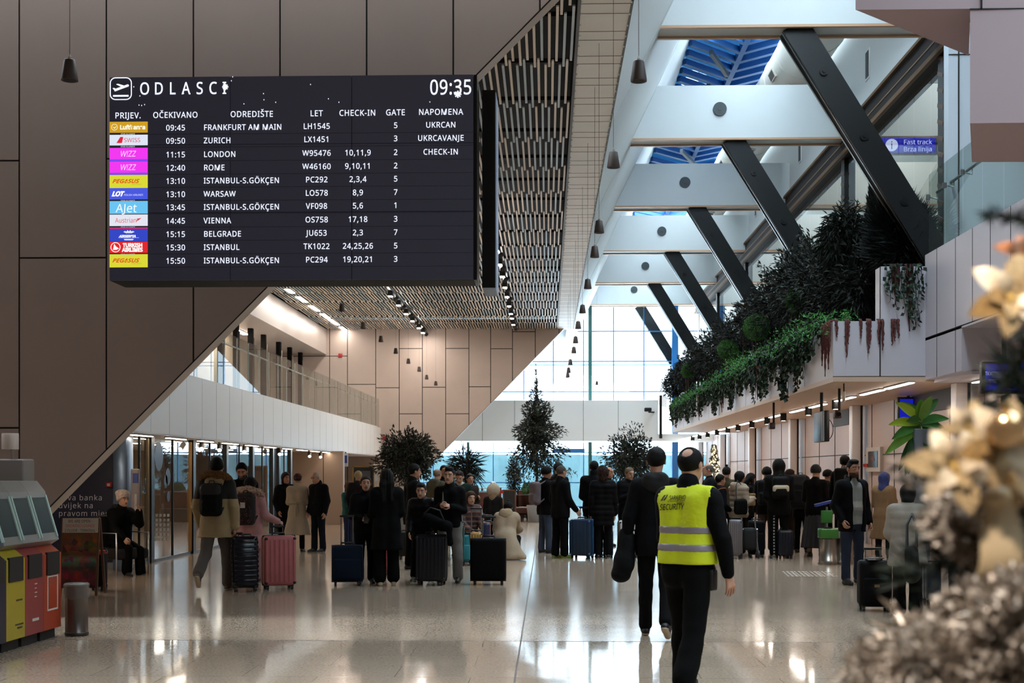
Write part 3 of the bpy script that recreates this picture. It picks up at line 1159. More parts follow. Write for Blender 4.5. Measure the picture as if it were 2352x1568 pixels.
# ceiling lamps of the upstairs lounge (fixtures with their light)
for i in range(6):
    t = strip('ceiling_light', (9.8, 20 + i * 7, 0), (9.8, 23.5 + i * 7, 0), 0.3, 11.9, emission((1, 0.95, 0.88), 22), '%s white ceiling light of the upstairs lounge' % nth(i, 6), 'lounge ceiling lights')
for i in range(2):  # unseen overhead pair added to light the entrance zone
    t = strip('ceiling_light', (-4 + 7 * i, 1, 0), (-4 + 7 * i, 4, 0), 0.3, 9.0, emission((1, 0.80, 0.64), 9), 'added unseen entrance light %s' % ('over the machines' if i == 0 else 'over the tree'), 'added entrance lights')
for i in range(3):
    strip('ceiling_light', (-10.2, 18 + 11 * i, 0), (-10.2, 22 + 11 * i, 0), 0.2, 6.3, emission((1, 0.85, 0.7), 26), '%s ceiling light of the upper left corridor' % nth(i, 3), 'corridor ceiling lights')

# ================================================================== BELL PENDANTS
M_BELL = mat('#3a2e27', 0.6)
M_CORD = mat('#5a4a42', 0.6)


def bell(x, y, zb, top, label, group):
    t = thing('bell_pendant', label, 'pendant', (x, y, zb), 0, group)
    MB().lathe([(0.0665, 0), (0.067, 0.012), (0.045, 0.158), (0.038, 0.166), (0.0, 0.168)], 24).build('bell', M_BELL, t)
    MB().lathe([(0.05, -0.002), (0.05, 0.003)], 18).build('lower_rim', M_BLACK, t)
    m = MB().tube([(0, 0, 0.165), (0, 0, 0.185)], 0.012, 8)
    m.tube([(-0.012, 0, 0.182), (0, 0, 0.215), (0.012, 0, 0.182)], 0.0025, 5)
    m.build('hook', mat('#a39a92', 0.4, metal=0.6), t)
    MB().tube([(0, 0, 0.21), (0, 0, top - zb)], 0.0028, 5).build('cord', M_CORD, t)


rb = [(1467, 187), (1409, 385), (1376, 535), (1366, 591), (1350, 663), (1338, 719), (1328, 755), (1322, 788), (1318, 811), (1310, 838), (1306, 856), (1304, 867)]
for i, (x, y) in enumerate(rb):
    q_ = WZ(x, y, 4.78)
    bell(q_.x, q_.y, q_.z, ZC, '%s dark bell pendant of the row over the middle of the hall' % nth(i, len(rb)), 'dark bell pendants over the middle of the hall')
q_ = W(160, 185, 10.3)
bell(q_.x, q_.y, q_.z, 9.0, 'large dark bell pendant hanging before the taupe wall above the machines', 'dark bell pendants')
lb = [(785, 715, 28.5), (834, 755, 32), (875, 785, 35.5), (909, 812, 39), (938, 835, 42), (963, 853, 45), (980, 871, 48), (1001, 885, 50.5)]
for i, (x, y, d) in enumerate(lb):
    q_ = W(x, y, d)
    bell(q_.x, q_.y, q_.z, ZC, '%s dark bell pendant of the row before the far beige wall' % nth(i, len(lb)), 'dark bell pendants before the far wall')
q_ = W(1371, 884, 55)
bell(q_.x, q_.y, q_.z, 9.2, 'small lone bell pendant against the bright end glazing', 'dark bell pendants')

# ================================================================== ROOF STRUTS, DUCT
for k in range(-1, 6):
    y = 22.35 + 7.53 * k + 0.3
    t = thing('diagonal_strut', '%s dark steel strut slanting from a white roof beam down to the planter' % nth(k + 1, 7), 'strut', (4.27, y, 9.2), 0, 'dark slanting roof struts')
    d = Vector((2.28, 0, -3.72))
    n = Vector((3.72, 0, 2.28)).normalized()
    m = MB()
    a_, e_ = Vector((0, 0, 0)) - d * 0.02, d * 1.06
    for s in (-0.17, 0.17):
        m.bar(a_ + Vector((0, s, 0)), e_ + Vector((0, s, 0)), 0.03, 0.46, up=n)
    m.bar(a_, e_, 0.34, 0.05, up=n)
    m.bar(a_ - n * 0.2, e_ - n * 0.2, 0.36, 0.02, up=n)
    m.build('beam', M_DARKSTEEL, t)
    m = MB()
    m.bar(a_ - n * 0.235 + Vector((0, -0.11, 0)), e_ - n * 0.235 + Vector((0, -0.11, 0)), 0.04, 0.015, up=n)
    m.bar(a_ - n * 0.235 + Vector((0, 0.11, 0)), e_ - n * 0.235 + Vector((0, 0.11, 0)), 0.04, 0.015, up=n)
    m.build('edge_rail', mat('#6a6a66', 0.35, metal=0.7), t)
    for f_ in (0.2, 0.5, 0.8):
        p_ = d * f_
        m = MB()
        m.tube([p_ + Vector((0, -0.21, 0)), p_ + Vector((0, -0.17, 0))], 0.075, 14)
        m.tube([p_ + Vector((0, -0.225, 0)), p_ + Vector((0, -0.2, 0))], 0.03, 10)
        m.build('pin', mat('#101112', 0.4, metal=0.4), t)
t = thing('ventilation_duct', 'fat round white ventilation duct running under the roof glazing', 'duct', (6.15, 14, 11.7))
m = MB().tube([(0, 0, 0), (0, 45.5, 0)], 0.62, 32)
for k in range(24):
    m.tube([(0, 0.5 + k * 1.9, 0), (0, 0.56 + k * 1.9, 0)], 0.635, 32)
m.build('pipe', mat('#c9c6bd', 0.4), t)
for k in range(14):
    y = 3.0 + k * 3.1
    for ang in (205, 255):
        a_ = math.radians(ang)
        m = MB()
        M_ = Matrix.Translation((0.64 * math.cos(a_), y, 0.64 * math.sin(a_))) @ Matrix.Rotation(-a_, 4, 'Y')
        m.mat(0).obox(M_, (0.05, 0.55, 0.22))
        m.mat(1)
        for s in range(7):
            m.obox(M_ @ Matrix.Translation((0.028, -0.21 + s * 0.07, 0)), (0.01, 0.03, 0.17))
        m.build('grille', [mat('#b9b6ac', 0.4), mat('#2a2723', 0.6)], t)

# ================================================================== DEPARTURES BOARD
YB = 12.5
bt = W(251, 177, YB)
bb = W(251, 645, YB)
br_ = W(1088, 645, YB)
X0, X1, Z0, Z1 = bt.x, br_.x, bb.z, bt.z
brd = thing('departure_board', 'large black electronic departures board with white flight rows and coloured airline tiles', 'departures board', (X0, YB, Z0))
BW, BH = X1 - X0, Z1 - Z0
M_SCR = mat('#0b0b12', 0.25, emit=0.0, spec=0.4)
sx_ = BW / 837.0          # metres per photo pixel on the board face
bx = lambda px: (px - 251) * sx_
bz = lambda py: BH - (py - 177) * (BH / 468.0)
MB().rbox((BW / 2, 0.24, BH / 2), (BW, 0.44, BH), 0.012, 2, smooth=False).build('housing', M_BLACK, brd)
LEDBG = bpy.data.materials.new('led_panel')
LEDBG.use_nodes = True
pb = LEDBG.node_tree.nodes['Principled BSDF']
pb.inputs['Base Color'].default_value = (0.006, 0.006, 0.009, 1)
pb.inputs['Roughness'].default_value = 0.45
pb.inputs['Emission Color'].default_value = (0.35, 0.35, 0.55, 1)
pb.inputs['Emission Strength'].default_value = 0.02
cxs, rys = [251, 530, 809, 1088], [177, 333, 489, 645]
for i in range(3):
    for j in range(3):
        a_, b_ = (bx(cxs[i]) + 0.004, bz(rys[j + 1]) + 0.004), (bx(cxs[i + 1]) - 0.004, bz(rys[j]) - 0.004)
        MB().box((a_[0], 0.0, a_[1]), (b_[0], 0.02, b_[1])).build('screen_panel', LEDBG, brd)
WHITE_LED = emission((0.80, 0.84, 1.0), 0.62)
LOGO = lambda c_, s=0.95: emission(c_, s * 0.54)
TY = -0.004


def btxt(mb, txt, px, py, cap_px, align='LEFT', **k):
    size = cap_px * sx_ / 0.72
    return put_text(mb, txt, size, face_cam(bx(px), k.pop('dy', TY), bz(py)), align=align, **k)


for ch, px in zip('ODLASCI', (333, 365.5, 397, 428.5, 460, 490.5, 517)):
    m = MB()
    btxt(m, ch, px, 203, 27, align='CENTER', wscale=0.8, bold=0.002)
    m.build('title_letter', WHITE_LED, brd)
m = MB()
btxt(m, '09:35', 1084, 205, 33, align='RIGHT', spacing=1.05, wscale=0.78, bold=0.002)
m.build('clock_lettering', WHITE_LED, brd)
# take-off pictogram in a rounded frame
m = MB()


def rr(cx, cz, w, h, r, n=6):
    pts_ = []
    for (sx2, sz2, a0) in ((1, 1, 0), (-1, 1, 90), (-1, -1, 180), (1, -1, 270)):
        for i in range(n + 1):
            a_ = math.radians(a0 + 90 * i / n)
            pts_.append((cx + sx2 * (w / 2 - r) + r * math.cos(a_), cz + sz2 * (h / 2 - r) + r * math.sin(a_)))
    return pts_


u = sx_
cx_, cz_ = bx(278), bz(204)
o_, i_ = rr(cx_, cz_, 51 * u, 52 * u, 13 * u), rr(cx_, cz_, 46.5 * u, 47.5 * u, 11 * u)
n_ = len(o_)
m.add([(p_[0], TY, p_[1]) for p_ in o_] + [(p_[0], TY, p_[1]) for p_ in i_], [(k, (k + 1) % n_, (k + 1) % n_ + n_, k + n_) for k in range(n_)])
P2 = lambda pts_: [(bx(a), TY, bz(b_)) for a, b_ in pts_]
m.add(P2([(260, 218.5), (296, 218.5), (296, 222.5), (260, 222.5)]), [(0, 1, 2, 3)])
m.add(P2([(263, 208), (259, 203), (262, 202), (266, 204), (294, 194), (297, 196), (296, 199), (264, 210.5)]), [tuple(range(8))])
m.add(P2([(279, 200), (267, 194), (271, 192.5), (286, 197)]), [(0, 1, 2, 3)])
m.build('pictogram', WHITE_LED, brd)
# drifting snowflake graphics
for (px, py, r) in ((519, 202, 7), (1052, 223, 8)):
    m = MB()
    for k in range(4):
        a_ = PI * k / 4
        d_ = Vector((math.cos(a_), 0, math.sin(a_))) * r * u
        m.bar(Vector((bx(px), TY - 0.001, bz(py))) - d_, Vector((bx(px), TY - 0.001, bz(py))) + d_, 0.002, 3.2 * u, up=(-d_.z, 0, d_.x))
    m.build('snowflake', WHITE_LED, brd)
m = MB()
for (px, py) in ((536, 179), (533, 188), (322, 221), (320, 242), (326, 243), (333, 241), (562, 241), (607, 218), (608, 232), (635, 238), (715, 198), (756, 231), (780, 239), (988, 240), (423, 216), (438, 217), (308, 200)):
    m.cbox((bx(px), TY, bz(py)), (1.6 * u, 0.001, 2.6 * u))
m.build('snow_dots', WHITE_LED, brd)['kind'] = 'stuff'
m = MB()
for txt, px in (('PRIJEV.', 294.5), ('OČEKIVANO', 404), ('ODREDIŠTE', 580), ('LET', 728.5), ('CHECK-IN', 822.5), ('GATE', 909.5), ('NAPOMENA', 1013)):
    btxt(m, txt, px, 265 - (px - 294) * 0.004, 13.2, align='CENTER', spacing=1.08, wscale=0.92, bold=0.0008)
m.build('heading_lettering', WHITE_LED, brd)
rows = [('09:45', 'FRANKFURT AM MAIN', 'LH1545', '', '5', 'UKRCAN', 294), ('09:50', 'ZURICH', 'LX1451', '', '3', 'UKRCAVANJE', 324),
        ('11:15', 'LONDON', 'W95476', '10,11,9', '2', 'CHECK-IN', 355.5), ('12:40', 'ROME', 'W46160', '9,10,11', '2', '', 386),
        ('13:10', 'ISTANBUL-S.GÖKÇEN', 'PC292', '2,3,4', '5', '', 416), ('13:10', 'WARSAW', 'LO578', '8,9', '7', '', 446.5),
        ('13:45', 'ISTANBUL-S.GÖKÇEN', 'VF098', '5,6', '1', '', 476.5), ('14:45', 'VIENNA', 'OS758', '17,18', '3', '', 507.5),
        ('15:15', 'BELGRADE', 'JU653', '2,3', '7', '', 538), ('15:30', 'ISTANBUL', 'TK1022', '24,25,26', '5', '', 568.5),
        ('15:50', 'ISTANBUL-S.GÖKÇEN', 'PC294', '19,20,21', '3', '', 599)]
tiles = [(280, 305, '#cf9f26'), (310, 334, '#dfe6f6'), (340, 370, '#f23af0'), (371, 401, '#f23af0'), (402, 432, '#dbd93a'), (432, 458, '#4a5ae0'), (462, 491, '#6cc4f2'),
         (493, 519, '#e4e6f2'), (524, 554, '#3648c4'), (555, 581, '#e02a30'), (584, 614, '#dbd93a')]
DK = TY - 0.003
for i, (tm, dest, fl_, ck, gt, note, py) in enumerate(rows):
    m = MB().box((bx(344), TY + 0.002, bz(py + 15.5)), (bx(1086), TY + 0.0035, bz(py + 14.7)))
    row = m.build('flight_row', mat('#1c1c2c', 0.5, emit=0.02), brd)
    for nm, txt, px, al in (('time_lettering', tm, 404.5, 'CENTER'), ('destination_lettering', dest, 469, 'LEFT'), ('flight_lettering', fl_, 729, 'CENTER'), ('desk_lettering', ck, 823.5, 'CENTER'), ('gate_lettering', gt, 910, 'CENTER'), ('note_lettering', note, 1013, 'CENTER')):
        if txt:
            m = MB()
            btxt(m, txt, px, py - (px - 404) * 0.004, 12.6, align=al, spacing=1.08, wscale=0.92, bold=0.0008)
            m.build(nm, WHITE_LED, row)
    y0, y1, c_ = tiles[i]
    m = MB().box((bx(252), TY, bz(y1)), (bx(340), TY + 0.003, bz(y0)))
    tl = m.build('airline_tile', LOGO(c_), row)
    cy = (y0 + y1) / 2
    ms = []                                         # lettering and emblem of each tile
    WH = LOGO('#ffffff', 1.0)
    if i == 0:
        ms = [('Lufthansa', 276, cy, 9, '#fff6d8', {'bold': 0.003}), ]
    elif i == 1:
        ms = [('SWISS', 285, cy, 9.5, '#d8283c', {})]
    elif i in (2, 3):
        ms = [('W!ZZ', 276, cy - 2, 13, '#ffd2ff', {'shear': 0.2, 'wscale': 0.85})]
    elif i in (4, 10):
        ms = [('PEGASUS', 258, cy - 1, 8.5, '#d8501c', {'shear': 0.4, 'bold': 0.002, 'wscale': 1.12, 'spacing': 1.05}), ('AIRLINES', 303, cy + 6.5, 3.2, '#a89a2a', {'spacing': 1.2})]
    elif i == 5:
        ms = [('LOT', 257, cy, 10, '#ffffff', {'shear': 0.35, 'bold': 0.004}), ('POLISH AIRLINES', 285, cy + 3, 3.9, '#e6e6ff', {'shear': 0.2})]
    elif i == 6:
        ms = [('AJet', 266, cy + 1, 19, '#f2fbff', {'shear': 0.08, 'wscale': 1.0})]
    elif i == 7:
        ms = [('Austrian', 265, cy, 10.5, '#d84a5a', {'wscale': 0.86})]
    elif i == 8:
        ms = [('AIRSERBIA', 274, cy + 3.5, 4.8, '#f0f2ff', {'shear': 0.3, 'bold': 0.002, 'wscale': 1.15})]
    elif i == 9:
        ms = [('TURKISH', 283, cy - 5, 8.2, '#ffffff', {'bold': 0.003, 'wscale': 0.95}), ('AIRLINES', 281.5, cy + 5.5, 8.2, '#ffffff', {'bold': 0.003, 'wscale': 0.95})]
    for txt, px, py_, cap, colr, kw in ms:
        mm = MB()
        btxt(mm, txt, px, py_, cap, dy=DK, **kw)
        mm.build('logo_lettering', LOGO(colr, 1.0), row)
    mm = MB()
    Q = lambda pts_: mm.add([(bx(a), DK, bz(b_)) for a, b_ in pts_], [tuple(range(len(pts_)))])
    ec = None

    def ring(cxp, cyp, r, w):
        n2 = 24
        vs = [(bx(cxp + rr_ * math.cos(2 * PI * k / n2)), DK, bz(cyp + rr_ * math.sin(2 * PI * k / n2))) for rr_ in (r, r - w) for k in range(n2)]
        mm.add(vs, [(k, (k + 1) % n2, (k + 1) % n2 + n2, k + n2) for k in range(n2)])
    if i == 0:
        ring(263.5, cy, 7.5, 1.2)
        Q([(258, cy - 2), (263, cy + 1), (269, cy - 3), (264, cy + 4)])
        ec = '#fff0c0'
    elif i == 1:
        Q([(268, cy + 7), (277, cy - 7), (284, cy - 7), (281, cy + 7)])
        ec = '#d8283c'
    elif i in (2, 3):
        Q([(252, y1 - 4), (340, y1 - 4), (340, y1 + 0.6), (252, y1 + 0.6)])
        ec = '#7a4af0'
    elif i == 7:
        Q([(312, cy + 4), (317, cy - 2), (326, cy - 5), (319, cy + 0.5)])
        Q([(314, cy - 3), (326, cy - 5), (318, cy - 1)])
        ec = '#d8384a'
    elif i == 8:
        for dx in (-9, -3, 3, 9):
            Q([(297 + dx, cy - 11 + abs(dx) * 0.3), (297 + dx + 4, cy - 6), (297 + dx * 0.5, cy - 2.5), (297 + dx - 4, cy - 6)])
        Q([(273, cy + 7), (320, cy + 7), (320, cy + 7.6), (273, cy + 7.6)])
        Q([(285, cy + 10), (308, cy + 10), (306, cy + 13), (287, cy + 13)])
        ec = '#dfe4ff'
    elif i == 9:
        ring(266, cy, 11.5, 1.6)
        Q([(260, cy + 6), (263, cy - 8), (267, cy - 2), (274, cy + 3), (268, cy + 6)])
        ec = '#ffffff'
    if ec:
        mm.build('emblem', LOGO(ec, 1.0), row)
    if i in (0, 1, 5, 7, 9):
        mm = MB()
        btxt(mm, 'STAR ALLIANCE', 278, y1 + 3, 2.9, spacing=1.1, bold=0.001)
        mm.build('alliance_lettering', LOGO('#b8b8c8', 0.8), row)
    if i == 8:
        mm = MB().box((bx(252), TY - 0.001, bz(525.5)), (bx(340), TY + 0.002, bz(522.5)))
        mm.build('red_band', LOGO('#d82a50', 0.9), row)
# frame, cabinet behind the right end, hangers to the wall
m = MB()
m.box((BW, 0.02, -0.0), (BW + 0.03, 0.46, BH))
m.box((BW + 0.06, 0.42, -0.02), (BW + 0.19, 1.05, BH - 0.03))
m.build('side_cabinet', mat('#0a0a0b', 0.25), brd)
MB().box((BW + 0.19, 0.44, -0.02), (BW + 0.2, 1.0, BH - 0.05)).build('bright_edge', mat('#aebcd8', 0.3, metal=0.5), brd)
for x in (0.7, 1.9):
    for z in (0.4, 1.6):
        MB().box((x, 0.45, z), (x + 0.08, YN - YB + 0.005, z + 0.08)).build('bracket', M_DARKSTEEL, brd)

# ================================================================== DISTANCE-FIELD MODELLING (smooth continuous bodies and garments)
def rc(P, a, b, r1, r2):
    a, b = np.asarray(a, float), np.asarray(b, float)
    ab = b - a
    t = np.clip(((P - a) @ ab) / max(float(ab @ ab), 1e-9), 0, 1)
    d = P - a - t[:, None] * ab
    return np.sqrt(np.einsum('ij,ij->i', d, d)) - (r1 + (r2 - r1) * t)


def ell(P, c, r, R=None):
    q = P - np.asarray(c, float)
    if R is not None:
        q = q @ R                       # R columns are the local axes
    r = np.asarray(r, float)
    k0 = np.sqrt(np.sum((q / r) ** 2, axis=1))
    k1 = np.sqrt(np.sum((q / (r * r)) ** 2, axis=1))
    return k0 * (k0 - 1) / np.maximum(k1, 1e-9)


def smin(a, b, k):
    h = np.clip(0.5 + 0.5 * (b - a) / k, 0, 1)
    return b + (a - b) * h - k * h * (1 - h)


def su(ds, k):
    o = ds[0]
    for d in ds[1:]:
        o = smin(o, d, k)
    return o


def smax(a, b, k):
    return -smin(-a, -b, k)


def wrinkle(P, amp, f=1.0, seed=0):
    r = np.random.default_rng(seed)
    o = np.zeros(len(P))
    for i in range(5):
        w = r.normal(size=3) * np.array([14, 14, 26]) * f
        o += np.sin(P @ w + r.uniform(0, 6.28)) / 5
    return o * amp


_OFF = np.array([(0, 0, 0), (1, 0, 0), (0, 1, 0), (1, 1, 0), (0, 0, 1), (1, 0, 1), (0, 1, 1), (1, 1, 1)])
_EDG = [(0, 1), (2, 3), (4, 5), (6, 7), (0, 2), (1, 3), (4, 6), (5, 7), (0, 4), (1, 5), (2, 6), (3, 7)]


def surf(f, lo, hi, h):
    """Surface nets: mesh of f = 0 inside the box lo..hi on a grid of step h."""
    lo, hi = np.asarray(lo, float), np.asarray(hi, float)
    n = np.maximum(np.ceil((hi - lo) / h).astype(int) + 1, 3)
    ax = [lo[i] + h * np.arange(n[i]) for i in range(3)]
    X = np.stack(np.meshgrid(*ax, indexing='ij'), -1).reshape(-1, 3)
    V = f(X).reshape(n)
    V[0], V[-1], V[:, 0], V[:, -1], V[:, :, 0], V[:, :, -1] = [np.abs(x) + 1e-4 for x in (V[0], V[-1], V[:, 0], V[:, -1], V[:, :, 0], V[:, :, -1])]
    s = V < 0
    c = n - 1
    cs = np.stack([s[o[0]:o[0] + c[0], o[1]:o[1] + c[1], o[2]:o[2] + c[2]] for o in _OFF])
    act = cs.any(0) & ~cs.all(0)
    idx = np.argwhere(act)
    if not len(idx):
        return np.zeros((0, 3)), np.zeros((0, 4), int)
    cid = np.full(c, -1, int)
    cid[act] = np.arange(len(idx))
    vals = np.stack([V[idx[:, 0] + o[0], idx[:, 1] + o[1], idx[:, 2] + o[2]] for o in _OFF], 1)
    acc, cnt = np.zeros((len(idx), 3)), np.zeros(len(idx))
    for a, b in _EDG:
        m = (vals[:, a] < 0) != (vals[:, b] < 0)
        t = vals[m, a] / (vals[m, a] - vals[m, b])
        acc[m] += _OFF[a] + t[:, None] * (_OFF[b] - _OFF[a])
        cnt[m] += 1
    vs = lo + h * (idx + acc / cnt[:, None])
    qs = []
    for axx in range(3):
        u, w = (axx + 1) % 3, (axx + 2) % 3
        sl0, sl1 = [slice(None)] * 3, [slice(None)] * 3
        sl0[axx], sl1[axx] = slice(0, -1), slice(1, None)
        for k in (u, w):
            sl0[k] = slice(1, -1)
            sl1[k] = slice(1, -1)
        A, B = s[tuple(sl0)], s[tuple(sl1)]
        ch = np.argwhere(A != B)
        if not len(ch):
            continue
        inside = A[ch[:, 0], ch[:, 1], ch[:, 2]]
        base = ch.copy()
        base[:, u] += 1
        base[:, w] += 1
        q = []
        for du, dw in ((-1, -1), (0, -1), (0, 0), (-1, 0)):
            k = base.copy()
            k[:, u] += du
            k[:, w] += dw
            q.append(cid[k[:, 0], k[:, 1], k[:, 2]])
        q = np.stack(q, 1)
        q[~inside] = q[~inside][:, ::-1]
        qs.append(q)
    return vs, np.concatenate(qs)


def rotm(yaw=0, pitch=0, roll=0):
    """Columns are local axes. pitch>0 nods the face (-Y side) downwards, yaw>0 turns it towards +X."""
    cy, sy, cp, sp, cr, sr = math.cos(yaw), math.sin(yaw), math.cos(pitch), math.sin(pitch), math.cos(roll), math.sin(roll)
    Rz = np.array([[cy, -sy, 0], [sy, cy, 0], [0, 0, 1]])
    Rx = np.array([[1, 0, 0], [0, cp, -sp], [0, sp, cp]])
    Ry = np.array([[cr, 0, sr], [0, 1, 0], [-sr, 0, cr]])
    return Rz @ Rx @ Ry


D2R = PI / 180
SKIN = mat('#a8785f', 0.5, noise=0.04, scale=20)
SKIN2 = mat('#b98b72', 0.5, noise=0.04, scale=20)
M_EYE = mat('#15100d', 0.2)
M_EYEW = mat('#b9b0a6', 0.3)
M_LIP = mat('#8e4f45', 0.5)
M_SOLE_W = mat('#c9c2b0', 0.6)

HANDS = {'relax': (0.35, 0.3), 'grip': (1.15, 0.7), 'flat': (0.12, 0.3), 'curl': (0.8, 0.6)}


class Person:
    """A posed figure. Local frame: feet on z = 0, facing -Y; s = -1 is the -X side, s = +1 the +X side.

    legs: per side (forward swing, knee bend, spread) in degrees; arms: per side (upper-arm direction, forearm direction)."""

    def __init__(self, label, loc, H, head=180.0, lean=0.0, legs=((2, 2, 2), (-2, 2, 2)), arms=None, hyaw=0.0, hpitch=5.0, hroll=0.0, width=1.0,
                 pelvis=None, group=None, h=0.016, skin=None, female=False, hands=('relax', 'relax'), twist=0.0, name='person', hunch=0.0):
        self.H, self.h, self.w = H, h, width
        self.skin = skin or SKIN
        self.hands = hands
        self.female = female
        self.root = thing(name, label, 'person', loc, math.radians(head), group)
        self.M = Matrix.Translation(loc) @ Matrix.Rotation(math.radians(head), 4, 'Z')
        Rl = rotm(0, lean * D2R)
        self.Rl = Rl
        self.legs_p = legs
        P = np.array([0, 0, 0.0])
        C = P + Rl @ np.array([0, 0, 0.20 * H])
        self.P, self.C = P, C
        Rt = Rl @ rotm(twist * D2R)
        self.sh = {s: C + Rt @ np.array([0.093 * H * width * s, 0.004 * H, 0.072 * H]) for s in (-1, 1)}
        self.N = P + Rl @ np.array([0, 0.006 * H, 0.305 * H])
        self.Rh = Rl @ rotm(hyaw * D2R, (hpitch - lean * 0.7) * D2R, hroll * D2R)
        self.Hc = self.N + Rl @ np.array([0, -0.012 * H - 0.0006 * max(lean, 0) * H, 0.025 * H]) + self.Rh @ np.array([0, -0.008 * H, 0.077 * H])
        arms = arms or (((-0.16, 0.03, -1), (-0.05, -0.15, -1)), ((0.16, 0.03, -1), (0.05, -0.15, -1)))
        self.el, self.wr, self.fa = {}, {}, {}
        for s, (u, f) in zip((-1, 1), arms):
            u, f = np.array(u, float), np.array(f, float)
            u /= np.linalg.norm(u)
            f /= np.linalg.norm(f)
            self.el[s] = self.sh[s] + u * 0.168 * H
            self.wr[s] = self.el[s] + f * 0.145 * H
            self.fa[s] = f
        self.hip, self.kn, self.an, self.ft = {}, {}, {}, {}
        for s, lg in zip((-1, 1), legs):
            sw, kb, sp = lg[0] * D2R, lg[1] * D2R, lg[2] * D2R
            self.hip[s] = P + np.array([0.05 * H * s, 0, -0.02 * H])
            d = np.array([math.sin(sp) * s, -math.sin(sw) * math.cos(sp), -math.cos(sw) * math.cos(sp)])
            self.kn[s] = self.hip[s] + d * 0.237 * H
            a2 = sw - kb
            d2 = np.array([math.sin(sp * 0.3) * s, -math.sin(a2), -math.cos(a2)])
            self.an[s] = self.kn[s] + d2 * 0.232 * H
            fp = lg[3] * D2R if len(lg) > 3 else min(0.0, a2 + 0.1) * 0.9
            self.ft[s] = (np.array([0.10 * s, -math.cos(fp), math.sin(fp)]), fp)
        low = min(self.an[s][2] - (0.042 * H if self.ft[s][1] > -0.2 else 0.042 * H + 0.06 * H * math.sin(-self.ft[s][1])) for s in (-1, 1))
        dz = -low if pelvis is None else pelvis - P[2]
        for dct in (self.sh, self.el, self.wr, self.hip, self.kn, self.an):
            for k in dct:
                dct[k] = dct[k] + np.array([0, 0, dz])
        self.P, self.C, self.N, self.Hc = [v + np.array([0, 0, dz]) for v in (self.P, self.C, self.N, self.Hc)]
        self.body()

    def world(self, p):
        return self.M @ Vector(p)

    # -- field pieces
    def torso(self, P, off=0.0, belly=0.0):
        H, w, R = self.H, self.w, self.Rl
        ds = []
        cw = 0.046 * w
        for s in (-1, 1):
            a = self.P + np.array([0.042 * H * s, 0.004 * H, -0.025 * H])
            m = self.P + R @ np.array([0.034 * H * s * w, -0.004 * H - belly, 0.09 * H])
            b = self.C + R @ np.array([cw * H * s, 0.0, 0.045 * H])
            ds.append(rc(P, a, m, 0.060 * H + off, (0.054 if self.female else 0.058) * H + off + belly))
            ds.append(rc(P, m, b, (0.054 if self.female else 0.058) * H + off + belly, 0.058 * H + off))
            ds.append(rc(P, b, self.sh[s], 0.046 * H + off, 0.031 * H + off))
            ds.append(rc(P, self.N - R @ np.array([0, 0, 0.012 * H]), self.sh[s] + R @ np.array([-0.01 * H * s, 0, 0.008 * H]), 0.03 * H + off * 0.8, 0.022 * H + off * 0.8))
        ds.append(rc(P, self.N - R @ np.array([0, 0, 0.03 * H]), self.N + R @ np.array([0, -0.004 * H, 0.02 * H]), 0.045 * H + off * 0.8, 0.032 * H + off * 0.5))
        return su(ds, 0.03)

    def arm(self, P, s, off=0.0, end=1.0):
        H = self.H
        w = self.el[s] + (self.wr[s] - self.el[s]) * end
        return smin(rc(P, self.sh[s], self.el[s], 0.034 * H + off, 0.026 * H + off), rc(P, self.el[s], w, 0.026 * H + off, 0.018 * H + off * 0.9), 0.015)

    def leg(self, P, s, off=0.0, flare=0.0, end=1.0):
        H = self.H
        a = self.kn[s] + (self.an[s] - self.kn[s]) * end
        return smin(rc(P, self.hip[s], self.kn[s], 0.052 * H + off, 0.034 * H + off), rc(P, self.kn[s], a, 0.034 * H + off, 0.026 * H + off + flare), 0.02)

    def head(self, P):
        k, R, c = self.H / 1.75, self.Rh, self.Hc
        k = max(k, 0.88) * 1.05
        self.k = k
        L = lambda *v: c + R @ (np.array(v) * k)
        d = ell(P, L(0, 0.012, 0.028), np.array([0.076, 0.094, 0.088]) * k, R)
        d = smin(d, ell(P, L(0, -0.03, -0.045), np.array([0.057, 0.058, 0.066]) * k, R), 0.03 * k)
        d = smin(d, ell(P, L(0, -0.064, -0.088), np.array([0.025, 0.022, 0.018]) * k, R), 0.02 * k)
        d = smin(d, rc(P, L(0, -0.084, 0.018), L(0, -0.106, -0.02), 0.009 * k, 0.013 * k), 0.012 * k)
        d = smin(d, rc(P, L(-0.012, -0.094, -0.022), L(0.012, -0.094, -0.022), 0.009 * k, 0.009 * k), 0.01 * k)
        d = smin(d, rc(P, L(-0.04, -0.076, 0.036), L(0.04, -0.076, 0.036), 0.011 * k, 0.011 * k), 0.012 * k)
        d = smin(d, rc(P, L(-0.018, -0.084, -0.053), L(0.018, -0.084, -0.053), 0.009 * k, 0.009 * k), 0.008 * k)
        for s in (-1, 1):
            d = smax(d, -ell(P, L(0.031 * s, -0.098, 0.014), np.array([0.019, 0.016, 0.012]) * k, R), 0.008 * k)
            d = smin(d, ell(P, L(0.031 * s, -0.077, 0.013), np.array([0.013, 0.012, 0.011]) * k, R), 0.003)
            d = smin(d, ell(P, L(0.078 * s, 0.012, 0.0), np.array([0.009, 0.02, 0.032]) * k, R), 0.006 * k)
        d = smin(d, rc(P, L(0, 0.02, -0.05), self.N - self.Rl @ np.array([0, 0, 0.02 * self.H]), 0.053 * k, 0.056 * k), 0.02 * k)
        return d

